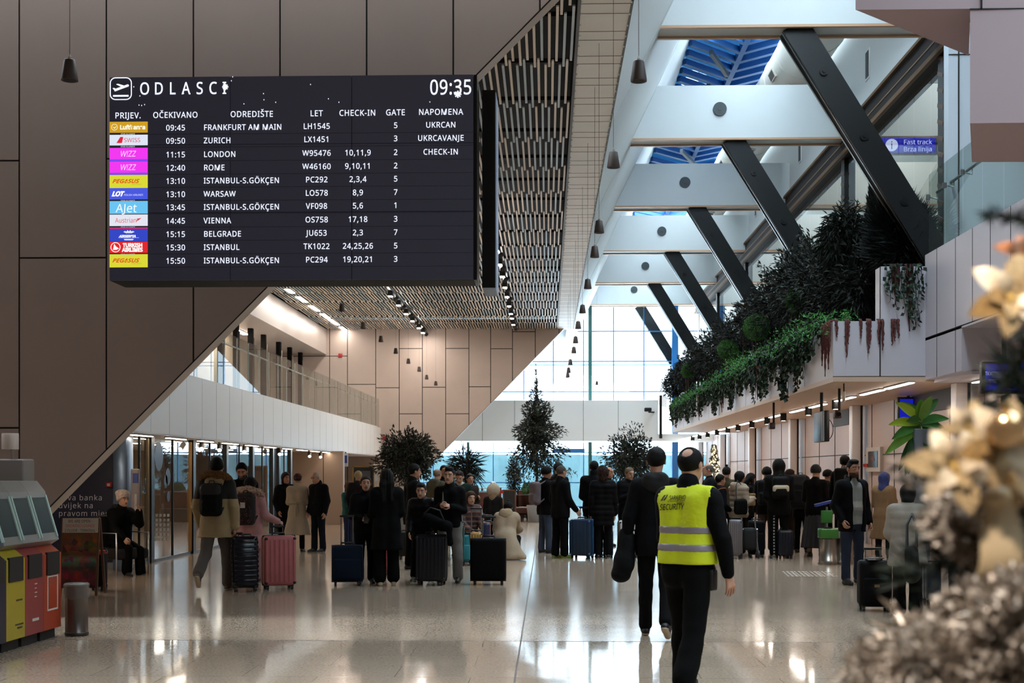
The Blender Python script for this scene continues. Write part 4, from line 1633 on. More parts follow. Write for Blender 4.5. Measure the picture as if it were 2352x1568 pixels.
    def hand(self, P, s, pose):
        k = self.H / 1.75
        w, d = self.wr[s], self.fa[s]
        n = np.array([-s * 1.0, -0.25, 0.0])               # palm faces the thigh / the middle
        if abs(d[2]) < 0.75:
            n = np.array([-s * 0.8, 0.0, -0.3])
        n = n - d * (n @ d)
        n /= np.linalg.norm(n)
        l = np.cross(d, n)                                   # towards the thumb when it points forward (-Y) or up
        if l[1] - 0.3 * l[2] > 0:
            l = -l
        curl, tc = HANDS[pose]
        L = lambda a, b_, c_: w + (d * a + l * b_ + n * c_) * k
        ds = [rc(P, L(-0.02, 0, 0), L(0.03, 0, 0), 0.024 * k, 0.022 * k)]
        for j, (off, ln) in enumerate(((0.031, 0.072), (0.011, 0.082), (-0.010, 0.076), (-0.030, 0.06))):
            ds.append(rc(P, L(0.015, off * 0.6, 0), L(0.09, off, 0), 0.014 * k, 0.0115 * k))
        palm = su(ds, 0.012)
        fs = []
        for j, (off, ln) in enumerate(((0.032, 0.070), (0.011, 0.080), (-0.0115, 0.074), (-0.033, 0.058))):
            p = L(0.088, off, 0)
            a = curl * 0.45 + 0.05 * j
            for seg, r1, r2 in ((0.45, 0.0092, 0.0085), (0.32, 0.0085, 0.0078), (0.23, 0.0078, 0.0065)):
                q = p + (d * math.cos(a) + n * math.sin(a) + l * off * 0.9) * ln * seg * k
                fs.append(rc(P, p, q, r1 * k, r2 * k))
                p = q
                a += curl * 0.75
        p0, p1 = L(0.02, 0.024, 0.004), L(0.058, 0.05, 0.012 + 0.02 * tc)
        p2, p3 = L(0.084, 0.056 - 0.012 * tc, 0.018 + 0.03 * tc), L(0.105, 0.054 - 0.025 * tc, 0.02 + 0.045 * tc)
        fs += [rc(P, p0, p1, 0.014 * k, 0.012 * k), rc(P, p1, p2, 0.0115 * k, 0.0095 * k), rc(P, p2, p3, 0.0095 * k, 0.0075 * k)]
        return smin(palm, np.minimum.reduce(fs), 0.005)

    def body(self):
        H = self.H
        V, Q, n = [], [], 0

        def take(f, lo, hi, h):
            nonlocal n
            v, q = surf(f, lo, hi, h)
            V.append(v)
            Q.append(q + n)
            n += len(v)
            return v, q
        pts = np.array([self.P, self.C, self.N] + [d[s] for d in (self.sh, self.el, self.wr, self.hip, self.kn, self.an) for s in (-1, 1)])
        lo, hi = pts.min(0) - 0.14, pts.max(0) + 0.14
        self.lo, self.hi = lo, hi
        fb = lambda P: su([self.torso(P, -0.012)] + [self.arm(P, s, -0.006) for s in (-1, 1)] + [self.leg(P, s, -0.01) for s in (-1, 1)], 0.02)
        take(fb, lo, hi, 0.03)
        k = max(H / 1.75, 0.88) * 1.05
        hh = 0.0075 if self.h < 0.014 else 0.009
        hv, hq = take(self.head, self.Hc - 0.175 * k, self.Hc + 0.15 * k, hh)
        for s, po in zip((-1, 1), self.hands):
            if po is None:
                continue
            c_ = self.wr[s] + self.fa[s] * 0.09
            take(lambda P: self.hand(P, s, po), c_ - 0.15, c_ + 0.15, 0.0055 if self.h < 0.014 else 0.0075)
        vs, qs = np.concatenate(V), np.concatenate(Q)
        # eyes, brows, lips as material patches on the face
        mi = np.zeros(len(qs), int)
        ctr = vs[qs].mean(1)
        q = (ctr - self.Hc) @ self.Rh / k
        front = q[:, 1] < -0.055
        e = np.minimum(((np.abs(q[:, 0]) - 0.031) / 0.014) ** 2 + ((q[:, 2] - 0.013) / 0.0075) ** 2, 9)
        mi[front & (e < 1)] = 4
        mi[front & ((((np.abs(q[:, 0]) - 0.031) / 0.0075) ** 2 + ((q[:, 2] - 0.013) / 0.0075) ** 2) < 1)] = 1
        br = (np.abs(np.abs(q[:, 0]) - 0.032) < 0.021) & (np.abs(q[:, 2] - 0.037) < 0.0055)
        mi[front & br] = 3
        lp = (np.abs(q[:, 0]) < 0.024) & (np.abs(q[:, 2] + 0.053) < 0.0085)
        mi[(q[:, 1] < -0.06) & lp] = 2
        self.face_q = q
        me = np_mesh('body', vs, [qs], [self.skin, M_EYE, M_LIP, mat('#2a1d16', 0.7), M_EYEW], True, mi)
        self.body_obj = link('body', me, self.root)
        return self

    def stubble(self, color='#4a3830', full=False):
        m = mat(color, 0.8)
        me = self.body_obj.data
        me.materials.append(m)
        mi = np.zeros(len(me.polygons), np.int32)
        me.polygons.foreach_get('material_index', mi)
        q = self.face_q
        z1 = -0.03 if full else -0.04
        b = (q[:, 2] < z1) & (q[:, 2] > -0.115) & (q[:, 1] < 0.01) & (np.abs(q[:, 0]) < 0.075) & (mi == 0)
        mi[b] = 5
        me.polygons.foreach_set('material_index', mi)
        return self

    def part(self, name, f, m, lo=None, hi=None, h=None, label=None):
        v, q = surf(f, self.lo if lo is None else lo, self.hi if hi is None else hi, h or self.h)
        if not len(v):
            return None
        o = link(name, np_mesh(name, v, [q], m if isinstance(m, list) else [m], True), self.root)
        if label:
            o['label'] = label
        return o

    # -- garments
    def top(self, color, name='jacket', hem=-0.04, off=0.022, sleeves=True, puff=0.0, collar=0.0, flare=0.0, end=0.97, rough=0.8, wr=0.006, belly=0.0, split=None, low=None, noise=0.12, vneck=0.0, openf=0.0, sleeve_off=None):
        H = self.H
        m = mat(color, rough, noise=noise, scale=5, bump=0.25, bscale=90, spec=0.12) if isinstance(color, str) else color
        hemz = self.P[2] + hem * H
        off, flare = off * 0.74, flare * 0.85
        if sleeve_off:
            sleeve_off *= 0.74

        def f(P):
            ds = [self.torso(P, off, belly)]
            if sleeves:
                so = off * 0.8 if sleeve_off is None else sleeve_off
                ds += [rc(P, self.sh[s], self.sh[s] + (self.el[s] - self.sh[s]) * 0.35, 0.034 * H + so, 0.03 * H + so) for s in (-1, 1)]
            if hem < -0.06:
                for s in (-1, 1):
                    a = self.P + np.array([0.032 * H * s, 0, 0.02 * H])
                    mid = (self.kn[-1] + self.kn[1]) / 2
                    e = np.array([0.04 * H * s + flare * 0.6 * s + mid[0] * 0.5, mid[1] * 0.45, hemz - 0.04])
                    ds.append(rc(P, a, e, 0.058 * H + off, 0.06 * H + off + flare))
            d = su(ds, 0.035)
            if collar:
                d = smin(d, rc(P, self.N - self.Rl @ np.array([0, 0.0, 0.02 * H]), self.N + self.Rl @ np.array([0, 0.0, collar * H]), 0.05 * H, 0.043 * H), 0.015)
            if puff:
                q = (P - self.P) @ self.Rl
                d = d - puff * np.abs(np.sin(q[:, 2] * PI / 0.10))
            d = d + wrinkle(P, wr, 1.0, int(H * 1000) % 97)
            return np.maximum(d, hemz + 0.004 * np.sin(P[:, 0] * 30) - P[:, 2])
        lo, hi = self.lo - np.array([0.05 + flare, 0.05 + flare, 0]), self.hi + np.array([0.05 + flare, 0.05 + flare, 0.03])
        lo = lo.copy()
        lo[2] = min(self.wr[-1][2], self.wr[1][2], hemz) - 0.06
        hi = hi.copy()
        hi[2] = max(self.N[2] + 0.09 * H, max(self.wr[s][2] for s in (-1, 1)) + 0.06)
        # the hem plane must not cut sleeves: evaluate sleeves separately
        def g(P):
            d = f(P)
            if sleeves:
                so = off * 0.8 if sleeve_off is None else sleeve_off
                arms = np.minimum(self.arm(P, -1, so, end), self.arm(P, 1, so, end)) + wrinkle(P, wr, 1.3, 5)
                if puff:
                    arms = arms - puff * 0.6 * np.abs(np.sin(P[:, 2] * PI / 0.09))
                d = smin(d, arms, 0.012)
            if openf:                      # open front: a wedge cut out of the chest
                q = (P - self.P) @ self.Rl
                wdg = np.maximum(np.abs(q[:, 0] - 0.01) - openf, q[:, 1] + 0.03 * H)
                d = smax(d, -wdg, 0.01)
            if vneck:
                q = (P - self.N) @ self.Rl
                d = smax(d, -np.maximum(np.abs(q[:, 0]) - 0.05 - 0.4 * q[:, 2], np.maximum(q[:, 1] + 0.02, -q[:, 2] - vneck)), 0.01)
            return d
        o = self.part(name, g, m, lo, hi)
        return o

    def recolor(self, o, test, m):
        """Second colour on the faces of a part where test(centre points) holds."""
        me = o.data
        me.materials.append(m)
        n = len(me.polygons)
        c = np.zeros(n * 3, np.float32)
        me.polygons.foreach_get('center', c)
        c = c.reshape(-1, 3)
        mi = np.zeros(n, np.int32)
        me.polygons.foreach_get('material_index', mi)
        mi[test(c)] = len(me.materials) - 1
        me.polygons.foreach_set('material_index', mi)
        return o

    def bottom(self, color, name='trousers', off=0.014, flare=0.012, end=0.92, rough=0.85, wr=0.006, noise=0.15):
        H = self.H
        off, flare = off * 0.6, flare * 0.7
        m = mat(color, rough, noise=noise, scale=4, bump=0.2, bscale=110, spec=0.12)

        def f(P):
            ds = [self.leg(P, s, off, flare, end) for s in (-1, 1)]
            pel = su([rc(P, self.P + np.array([0.04 * H * s, 0.006 * H, -0.03 * H]), self.P + self.Rl @ np.array([0.034 * H * s, 0, 0.05 * H]), 0.064 * H + off * 0.7, 0.06 * H + off * 0.5) for s in (-1, 1)], 0.02)
            d = smin(np.minimum(ds[0], ds[1]), pel, 0.02)
            return d + wrinkle(P, wr, 0.8, 3)
        lo, hi = self.lo.copy(), self.hi.copy()
        hi[2] = self.P[2] + 0.12 * H
        lo[2] = min(self.an[-1][2], self.an[1][2]) - 0.07
        return self.part(name, f, m, lo, hi)

    def skirt(self, color, z1, r1, name='skirt'):
        H = self.H

        def f(P):
            d = su([rc(P, self.P + np.array([0.035 * H * s, 0, 0.04 * H]), np.array([0.05 * H * s + self.P[0], 0.01, z1]), 0.062 * H, r1) for s in (-1, 1)], 0.03)
            d = d + 0.012 * np.sin(np.arctan2(P[:, 1], P[:, 0]) * 11) * np.clip((self.P[2] - P[:, 2]) / 0.6, 0, 1)
            return np.maximum(d, z1 + 0.0 - P[:, 2])
        lo, hi = self.lo - 0.12, self.hi + 0.12
        lo[2], hi[2] = z1 - 0.05, self.P[2] + 0.14
        return self.part(name, f, mat(color, 0.9, noise=0.15, scale=4), lo, hi)

    def shoes(self, color='#0d0d0d', sole='#0a0a0a', k=1.0):
        H = self.H
        for s in (-1, 1):
            d, fp = self.ft[s]
            a = self.an[s]
            up = np.cross(np.cross(d, [0, 0, 1.0]), d)
            up /= np.linalg.norm(up)
            heel = a - d / np.linalg.norm(d) * 0.018 * H - up * 0.020 * H
            toe = a + d / np.linalg.norm(d) * 0.092 * H * k - up * 0.026 * H
            mid = a + d * 0.03 * H - up * 0.014 * H

            def f(P):
                x = su([rc(P, heel, mid, 0.022 * H, 0.024 * H), rc(P, mid, toe, 0.024 * H, 0.017 * H), rc(P, a + up * 0.012 * H, mid, 0.025 * H, 0.022 * H)], 0.015)
                return np.maximum(x, -((P - a) @ up) - 0.037 * H)

            def fs(P):
                x = su([rc(P, heel, mid, 0.024 * H, 0.026 * H), rc(P, mid, toe, 0.026 * H, 0.019 * H)], 0.012)
                z = (P - a) @ up
                return np.maximum(np.maximum(x, -z - 0.043 * H), z + 0.030 * H)
            lo, hi = a - 0.13 * H, a + 0.13 * H
            o = self.part('shoe', f, mat(color, 0.5, noise=0.1), lo, hi, 0.009)
            v, q = surf(fs, lo, hi, 0.007)
            if len(v):
                link('sole', np_mesh('sole', v, [q], [mat(sole, 0.6)], True), o)

    def hair(self, color, style='short', name='hair'):
        k, R, c = max(self.H / 1.75, 0.88) * 1.05, self.Rh, self.Hc
        L = lambda *v: c + R @ (np.array(v) * k)
        m = mat(color, 0.55, noise=0.25, scale=30, bump=0.5, bscale=160, spec=0.14)
        lo, hi = c - 0.17 * k, c + 0.18 * k

        def base(P, g, z0, zb, fy=-0.06):
            """Skull cap grown by g, cut along a hairline running from z0 at the forehead to zb at the nape."""
            q = (P - c) @ R / k
            d = ell(P, L(0, 0.018, 0.032), np.array([0.077 + g, 0.094 + g, 0.089 + g]) * k, R)
            line = zb + (z0 - zb) * np.clip((0.09 - q[:, 1]) / 0.16, 0, 1) ** 1.6
            side = np.where(np.abs(q[:, 0]) > 0.066, 0.012, 0.0)
            d = smax(d, (line - side - q[:, 2]) * k, 0.012)
            return d
        if style == 'short':
            f = lambda P: base(P, 0.011, 0.084, -0.062) + wrinkle(P, 0.005, 4, 1)
        elif style == 'crop':
            f = lambda P: base(P, 0.005, 0.082, -0.055)
        elif style == 'top':
            f = lambda P: smin(base(P, 0.004, 0.082, -0.05), ell(P, L(0, -0.005, 0.108), np.array([0.062, 0.085, 0.036]) * k, R), 0.015) + wrinkle(P, 0.005, 4, 2)
        elif style == 'bald':
            f = lambda P: smax(base(P, 0.006, 0.07, -0.06), -ell(P, L(-0.012, 0.085, 0.092), np.array([0.04, 0.05, 0.042]) * k, R), 0.006)
        elif style == 'bald2':
            f = lambda P: smax(base(P, 0.007, 0.07, -0.06), -rc(P, L(0, 0.05, 0.13), L(0, -0.1, 0.10), 0.066 * k, 0.075 * k), 0.012)
        elif style == 'bob':
            f = lambda P: smin(base(P, 0.02, 0.078, -0.08), smax(rc(P, L(0, 0.035, 0.02), L(0, 0.05, -0.08), 0.086 * k, 0.075 * k), ((P - c) @ R)[:, 1] * -1 - 0.02 * k, 0.015), 0.02) + wrinkle(P, 0.006, 3, 1)
        elif style == 'bun':
            f = lambda P: np.minimum(base(P, 0.012, 0.08, -0.07), ell(P, L(0, 0.10, -0.01), np.array([0.045, 0.04, 0.045]) * k, R)) + wrinkle(P, 0.005, 4, 2)
        elif style == 'topbun':
            f = lambda P: np.minimum(base(P, 0.012, 0.08, -0.07), ell(P, L(0, 0.03, 0.15), np.array([0.035, 0.035, 0.03]) * k, R)) + wrinkle(P, 0.005, 4, 2)
        elif style == 'curly':
            f = lambda P: smin(base(P, 0.035, 0.065, -0.09), rc(P, L(0, 0.05, 0.0), L(0, 0.06, -0.1), 0.095 * k, 0.08 * k), 0.03) + wrinkle(P, 0.018, 5, 4)
            lo, hi = c - 0.24 * k, c + 0.2 * k
        elif style in ('long', 'longfront'):
            lo = c - np.array([0.18, 0.18, 0.46]) * k
            hi = c + 0.19 * k

            def f(P):
                d = base(P, 0.018, 0.08, -0.09)
                fall = su([rc(P, L(0.035 * s, 0.055, 0.0), np.array(L(0.05 * s, 0.085, -0.1)), 0.065 * k, 0.055 * k) for s in (-1, 1)] +
                          [rc(P, L(0.05 * s, 0.085, -0.1), self.C + self.Rl @ np.array([0.055 * s, 0.105, 0.02]), 0.055 * k, 0.04 * k) for s in (-1, 1)], 0.03)
                d = smin(d, fall, 0.02)
                if style == 'longfront':
                    for s in (-1, 1):
                        d = smin(d, rc(P, L(0.082 * s, -0.01, 0.0), self.N + self.Rl @ np.array([0.09 * s, -0.085, -0.12]), 0.03 * k, 0.03 * k), 0.02)
                return d + 0.004 * np.sin(P[:, 0] * 160)
        elif style == 'beanie':
            f = lambda P: base(P, 0.022, 0.05, -0.03) + 0.003 * np.sin(np.arctan2(((P - c) @ R)[:, 1], ((P - c) @ R)[:, 0]) * 40)
        elif style == 'beret':
            f = lambda P: smin(base(P, 0.022, 0.055, -0.02), ell(P, L(0.0, 0.03, 0.10), np.array([0.115, 0.12, 0.065]) * k, R), 0.02) + 0.004 * np.sin(np.arctan2(((P - c) @ R)[:, 1], ((P - c) @ R)[:, 0]) * 30)
        elif style == 'cap':
            f = lambda P: smin(base(P, 0.02, 0.05, -0.02), smax(ell(P, L(0, -0.13, 0.05), np.array([0.075, 0.09, 0.012]) * k, R), -ell(P, L(0, 0, 0.0), np.array([0.06, 0.08, 0.2]) * k, R), 0.005), 0.01)
            lo = c - 0.24 * k
            hi = c + 0.24 * k
        elif style in ('hood', 'hijab'):
            lo = c - np.array([0.24, 0.24, 0.36]) * k
            hi = c + 0.2 * k

            def f(P):
                q = (P - c) @ R / k
                d = ell(P, L(0, 0.022, 0.02), np.array([0.112, 0.128, 0.128]) * k, R)
                d = smin(d, rc(P, L(0, 0.03, -0.06), self.N - self.Rl @ np.array([0, -0.01, 0.02]), 0.095 * k, 0.11 * k), 0.04)
                if style == 'hijab':
                    d = smin(d, rc(P, self.N + self.Rl @ np.array([0, -0.02, 0.0]), self.N + self.Rl @ np.array([0, -0.06, -0.1]), 0.085 * k, 0.08 * k), 0.04)
                face = ell(P, L(0, -0.11, 0.0), np.array([0.066, 0.1, 0.088]) * k, R)
                return smax(d, -face, 0.012) + wrinkle(P, 0.006, 1.2, 8)
        return self.part(name, f, m, lo, hi, 0.0085 if self.h < 0.014 else 0.011)

    def hood_down(self, color, r=0.06, fur=None, name='hood'):
        H, R = self.H, self.Rl
        L = lambda *v: self.N + R @ np.array(v)
        lo, hi = self.N - 0.27, self.N + 0.25

        def f(P):
            d = su([ell(P, L(0, 0.085, -0.02), (0.135, r + 0.015, 0.10), R), rc(P, L(-0.10, 0.02, 0.0), L(-0.06, 0.09, 0.03), 0.04, 0.05), rc(P, L(0.10, 0.02, 0.0), L(0.06, 0.09, 0.03), 0.04, 0.05)], 0.03)
            return d + wrinkle(P, 0.006, 1.5, 6)
        o = self.part(name, f, mat(color, 0.85, noise=0.12, scale=6), lo, hi, 0.012)
        if fur:
            def g(P):
                pts_ = [L(0.175 * math.cos(a), 0.02 + 0.115 * math.sin(a), 0.02 + 0.075 * math.sin(a)) for a in np.linspace(-0.5, PI + 0.5, 9)]
                d = np.minimum.reduce([rc(P, pts_[i], pts_[i + 1], 0.05, 0.05) for i in range(8)])
                r_ = np.random.default_rng(3)
                return d + wrinkle(P, 0.022, 5, 2) + wrinkle(P, 0.012, 9, 7)
            v, q = surf(g, self.N - 0.3, self.N + 0.3, 0.010)
            link('fur_trim', np_mesh('fur_trim', v, [q], [mat(fur, 0.95, noise=0.45, scale=40, bump=0.9, bscale=160)], True), o)
        return o


def attach(p, name, label, cat, f, color, lo, hi, h=0.013, rough=0.75, group=None, parts=()):
    """A carried thing modelled in the figure's own frame but standing as a thing of its own."""
    t = thing(name, label, cat, p.root.location, p.root.rotation_euler.z, group)
    v, q = surf(f, np.asarray(lo, float), np.asarray(hi, float), h)
    m = mat(color, rough, noise=0.15, scale=8, bump=0.25, bscale=60, spec=0.15) if isinstance(color, str) else color
    link('shell', np_mesh('shell', v, [q], [m], True), t)
    return t


def boxf(P, c, s, r, R=None):
    q = P - np.asarray(c, float)
    if R is not None:
        q = q @ R
    q = np.abs(q) - (np.asarray(s, float) / 2 - r)
    return np.linalg.norm(np.maximum(q, 0), axis=1) + np.minimum(q.max(1), 0) - r


def backpack(p, label, color, w=0.30, hgt=0.42, dep=0.16, drop=0.0, back=0.135, flap=None, group=None, rough=0.7):
    R = p.Rl
    c = p.C + R @ np.array([0, back + dep / 2, -0.01 - drop])
    f = lambda P: smin(boxf(P, c, (w, dep, hgt), 0.07, R), boxf(P, c + R @ np.array([0, dep * 0.45, -hgt * 0.2]), (w * 0.75, dep * 0.5, hgt * 0.42), 0.04, R), 0.02) + wrinkle(P, 0.004, 1.2, 2)
    t = attach(p, 'backpack', label, 'backpack', f, color, c - 0.36, c + 0.36, 0.012, rough, group)
    m = MB()
    for s in (-1, 1):
        pts = [c + R @ np.array(v) for v in ((0.10 * s, -dep * 0.4, hgt * 0.40), (0.11 * s, -dep / 2 - 0.09, hgt * 0.46 + drop * 0.8), (0.13 * s, -dep / 2 - 0.225, hgt * 0.28 + drop * 0.6), (0.145 * s, -dep / 2 - 0.20, 0.0), (0.12 * s, -dep * 0.4, -hgt * 0.36))]
        m.tube(pts, 0.014, 6)
    m.build('strap', mat(color, 0.7) if isinstance(color, str) else color, t)
    m = MB()
    m.tube([c + R @ np.array(v) for v in ((-0.04, -dep * 0.2, hgt * 0.48), (-0.03, -dep * 0.2, hgt * 0.58), (0.03, -dep * 0.2, hgt * 0.58), (0.04, -dep * 0.2, hgt * 0.48))], 0.007, 6)
    m.build('grab_handle', mat('#0a0a0a', 0.6), t)
    if flap:
        fl = lambda P: boxf(P, c + R @ np.array([0, 0.01, hgt * 0.30]), (w * 0.96, dep + 0.02, hgt * 0.36), 0.06, R)
        v, q = surf(fl, c - 0.36, c + 0.36, 0.012)
        link('flap', np_mesh('flap', v, [q], [mat(flap, rough, noise=0.1)], True), t)
    return t, c

# ================================================================== THE PEOPLE
def at(px, top, feet):
    g = G(px, feet)
    return (g.x, g.y, 0), EYE * (feet - top) / (feet - HORIZON)


A_DOWN = (((-0.18, 0.03, -1), (-0.06, -0.16, -1)), ((0.18, 0.03, -1), (0.06, -0.16, -1)))
A_PHONE = (((-0.16, -0.12, -1), (0.32, -0.9, 0.3)), ((0.16, -0.12, -1), (-0.32, -0.9, 0.3)))
A_LOW = (((-0.16, -0.02, -1), (0.38, -0.75, -0.45)), ((0.16, -0.02, -1), (-0.38, -0.75, -0.45)))
A_POCKET = (((-0.24, 0.14, -1), (0.05, -0.5, -0.85)), ((0.24, 0.14, -1), (-0.05, -0.5, -0.85)))
STAND = ((3, 3, 3), (-3, 3, 3))
BLK, BLK2, NAVY = '#030304', '#070708', '#06070a'

# ---- security guard in the yellow vest
loc, H = at(1579, 1027, 1592)
g = Person('security guard in yellow high-visibility vest walking away across the polished floor', loc, H, 143, lean=2, legs=((-14, 10, 4), (16, 8, 4)),
           arms=(((-0.36, 0.05, -1), (-0.10, -0.18, -1)), ((0.2, -0.25, -1), (-0.05, -0.6, -0.8))), hyaw=-0.0, hpitch=2, width=1.12, h=0.011, skin=SKIN2)
g.top(BLK, hem=-0.055, off=0.026, belly=0.012, collar=0.035, sleeve_off=0.022, name='jacket', wr=0.007)
g.bottom('#060606', off=0.03, flare=0.035, wr=0.01)
g.shoes()
g.hair('#0a0706', 'bald')
R = g.Rl
hemz = W(1560, 1293, loc[1]).z
NECKZ = g.N[2]


def vestf(P):
    d = g.torso(P, 0.034, 0.014)
    e = su([rc(P, g.P + np.array([0.045 * H * s, 0.0, 0.05 * H]), np.array([g.P[0] + 0.05 * H * s, g.P[1], hemz - 0.03]), 0.075 * H, 0.079 * H) for s in (-1, 1)], 0.03)
    d = smin(d, e, 0.04) + wrinkle(P, 0.006, 0.7, 11)
    d = np.maximum(d, hemz - P[:, 2])
    for s in (-1, 1):                                   # armholes
        d = smax(d, -rc(P, g.sh[s] + np.array([0.03 * s, 0, 0.01]), g.sh[s] + np.array([0.02 * s, 0, -0.16]), 0.072, 0.07), 0.01)
    q = (P - g.N) @ R
    d = smax(d, -ell(q, (0, -0.02, 0.035), (0.085, 0.10, 0.085)), 0.008)
    return d


M_VEST = mat('#cfdd12', 0.7, noise=0.05, scale=6, bump=0.25, bscale=25)
vest = g.part('safety_vest', vestf, M_VEST, g.lo - 0.06, np.array([g.hi[0] + 0.06, g.hi[1] + 0.06, g.N[2] + 0.1]), 0.010, 'bright yellow sleeveless safety vest')
for (ya, yb) in ((1207, 1225), (1247, 1265)):
    za, zb_ = W(1560, ya, loc[1]).z, W(1560, yb, loc[1]).z
    v, q = surf(lambda P: np.maximum(np.maximum(vestf(P) - 0.004, P[:, 2] - za), zb_ - P[:, 2]), np.array([g.lo[0] - 0.08, g.lo[1] - 0.08, zb_ - 0.03]), np.array([g.hi[0] + 0.08, g.hi[1] + 0.08, za + 0.03]), 0.010)
    link('reflective_stripe', np_mesh('reflective_stripe', v, [q], [mat('#8d858c', 0.35, metal=0.1)], True), vest)
# lettering and emblem wrapped onto the back of the vest
vm = vest.data
vv = np.zeros(len(vm.vertices) * 3, np.float32)
vm.vertices.foreach_get('co', vv)
bvh = BVHTree.FromPolygons([tuple(x) for x in vv.reshape(-1, 3)], [tuple(p_.vertices) for p_ in vm.polygons])
Mi = g.M.inverted()


def on_back(mb, vs, fs):
    out = []
    for (x, y) in vs:                                   # x, y = photo pixels
        w_ = W(x, y, loc[1] - 0.3)
        o_ = Mi @ Vector((0, 0, EYE))
        d_ = (Mi.to_3x3() @ (w_ - Vector((0, 0, EYE)))).normalized()
        hit = bvh.ray_cast(o_, d_)
        out.append(hit[0] - d_ * 0.006 if hit[0] else Mi @ w_)
    mb.add(out, fs)


mb = MB()
for txt, x0, wd, yb, cap in (('SARAJEVO', 1537, 38, 1142.5, 9.5), ('INTERNATIONAL AIRPORT', 1533, 41, 1151, 3.2), ('SECURITY', 1515, 57, 1164.0, 13)):
    vs, fs = text_mesh(txt, cap / 0.72, shear=0.2, bold=cap * 0.02)
    lo_, hi_ = min(v_[0] for v_ in vs), max(v_[0] for v_ in vs)
    ks = wd / (hi_ - lo_)
    on_back(mb, [(x0 + (a - lo_) * ks, yb - b_ - 0.035 * (a - lo_) * ks) for a, b_, c_ in vs], fs)
on_back(mb, [(1514, 1155.5), (1570, 1153.5), (1570, 1154.6), (1514, 1156.6)], [(0, 1, 2, 3)])
on_back(mb, [(1516, 1150), (1525, 1137), (1530, 1136), (1525, 1142), (1521, 1149)], [(0, 1, 2, 3, 4)])
on_back(mb, [(1523, 1149), (1530, 1140), (1532, 1135), (1534, 1136), (1531, 1142), (1527, 1149)], [(0, 1, 2, 3, 4, 5)])
mb.build('lettering', mat('#0c0c06', 0.7), vest)['label'] = 'black SARAJEVO INTERNATIONAL AIRPORT SECURITY print'
m_ = MB()
hp = g.hip[-1]
m_.rbox((hp[0] - 0.115, hp[1] - 0.0, hp[2] - 0.06), (0.05, 0.08, 0.15), 0.012, 2)
m_.tube([(hp[0] - 0.11, hp[1], hp[2] + 0.1), (hp[0] - 0.14, hp[1], hp[2] + 0.02), (hp[0] - 0.12, hp[1], hp[2] - 0.02)], 0.006, 6)
m_.build('radio_pouch', BLKM := mat('#060606', 0.5), g.root)

# ---- man in black beside the guard
loc, H = at(1507, 1030, 1462)
p = Person('tall man in black hooded jacket and black trousers walking just ahead of the guard', loc, H, 172, legs=((-14, 22, 2, -28), (10, 4, 2)),
           arms=(((-0.15, -0.1, -1), (0.2, -0.7, -0.7)), ((0.3, 0.1, -1), (0.12, -0.1, -1))), hands=('relax', 'curl'), h=0.013, hpitch=3)
p.top('#040406', hem=-0.09, off=0.03, name='jacket', sleeve_off=0.026)
p.hood_down('#040406', 0.05)
p.bottom('#060607', off=0.012, flare=0.012)
p.shoes('#070707', '#b3a58c')
p.hair('#0a0807', 'short')
w_ = p.wr[1]
f = lambda P: smin(rc(P, w_ + np.array([0.02, 0, 0.1]), w_ + np.array([0.04, 0.02, -0.28]), 0.06, 0.10), rc(P, w_ + np.array([-0.02, 0, 0.05]), w_ + np.array([-0.0, 0.05, -0.22]), 0.07, 0.09), 0.03) + wrinkle(P, 0.014, 0.8, 4)
attach(p, 'carried_jacket', 'black bundled jacket hanging from the hand of the tall man in black', 'jacket', f, '#050506', w_ - 0.45, w_ + 0.3)

# ---- left group with the pink suitcase
loc, H = at(497, 1050, 1357)
p = Person('young man in beige and black parka with fur hood pulling a small suitcase', loc, H, 178, legs=((18, 12, 2), (-20, 34, 2, -40)), twist=0,
           arms=(((-0.26, 0.06, -1), (-0.08, 0.02, -1)), ((0.32, 0.06, -1), (-0.05, -0.4, -0.8))), hands=('grip', 'relax'), h=0.013)
PK = mat('#9d8a68', 0.8, noise=0.1, scale=5, bump=0.3, bscale=40)
j = p.top(PK, hem=-0.115, off=0.05, name='parka', flare=0.025, sleeve_off=0.042, wr=0.008)
zs_ = p.sh[1][2] - 0.09 * H
p.recolor(j, lambda c: ((c[:, 2] > zs_ - 0.02) & (np.abs(c[:, 0]) > 0.10)) | (c[:, 2] > zs_ + 0.05), mat('#070709', 0.75, noise=0.1, scale=6))
p.hood_down('#9d8a68', 0.055, '#6e4a24')
p.bottom('#5d5753', off=0.022, flare=0.024, wr=0.009)
p.shoes('#5a4a3c', '#b7ab98')
p.hair('#070606', 'short')
bp1, c1 = backpack(p, 'black flap-top backpack on the back of the beige parka', '#060607', 0.30, 0.44, 0.15, 0.05, 0.17, flap='#1a1a1d')
parka_hand = p.world(p.wr[-1] + p.fa[-1] * 0.09)

loc, H = at(574, 1099, 1338)
p = Person('girl in pink hooded jacket and dark cap holding the pink suitcase handle', loc, H, 176, legs=STAND,
           arms=(((-0.35, -0.02, -1), (-0.62, -0.55, -0.35)), ((0.2, 0, -1), (0.0, -0.4, -0.9))), hands=('grip', 'relax'), h=0.013)
p.top('#b98a8a', hem=-0.20, off=0.04, name='jacket', flare=0.03, puff=0.006)
p.hood_down('#c39494', 0.05, '#c9a892')
p.bottom('#8f7a7a', off=0.01)
p.shoes('#201a18', '#b8b0a4')
p.hair('#171013', 'beanie', 'cap')
kk = max(H / 1.75, .88)
q_ = p.Hc + p.Rh @ np.array([0.005, 0.118, 0.02]) * kk
MB().ball(q_, (0.03, 0.008, 0.026)).build('cap_emblem', mat('#c9c4bc', 0.6), p.root)
FLORAL = mat('#1a0f12', 0.7, noise=0.5, scale=18)
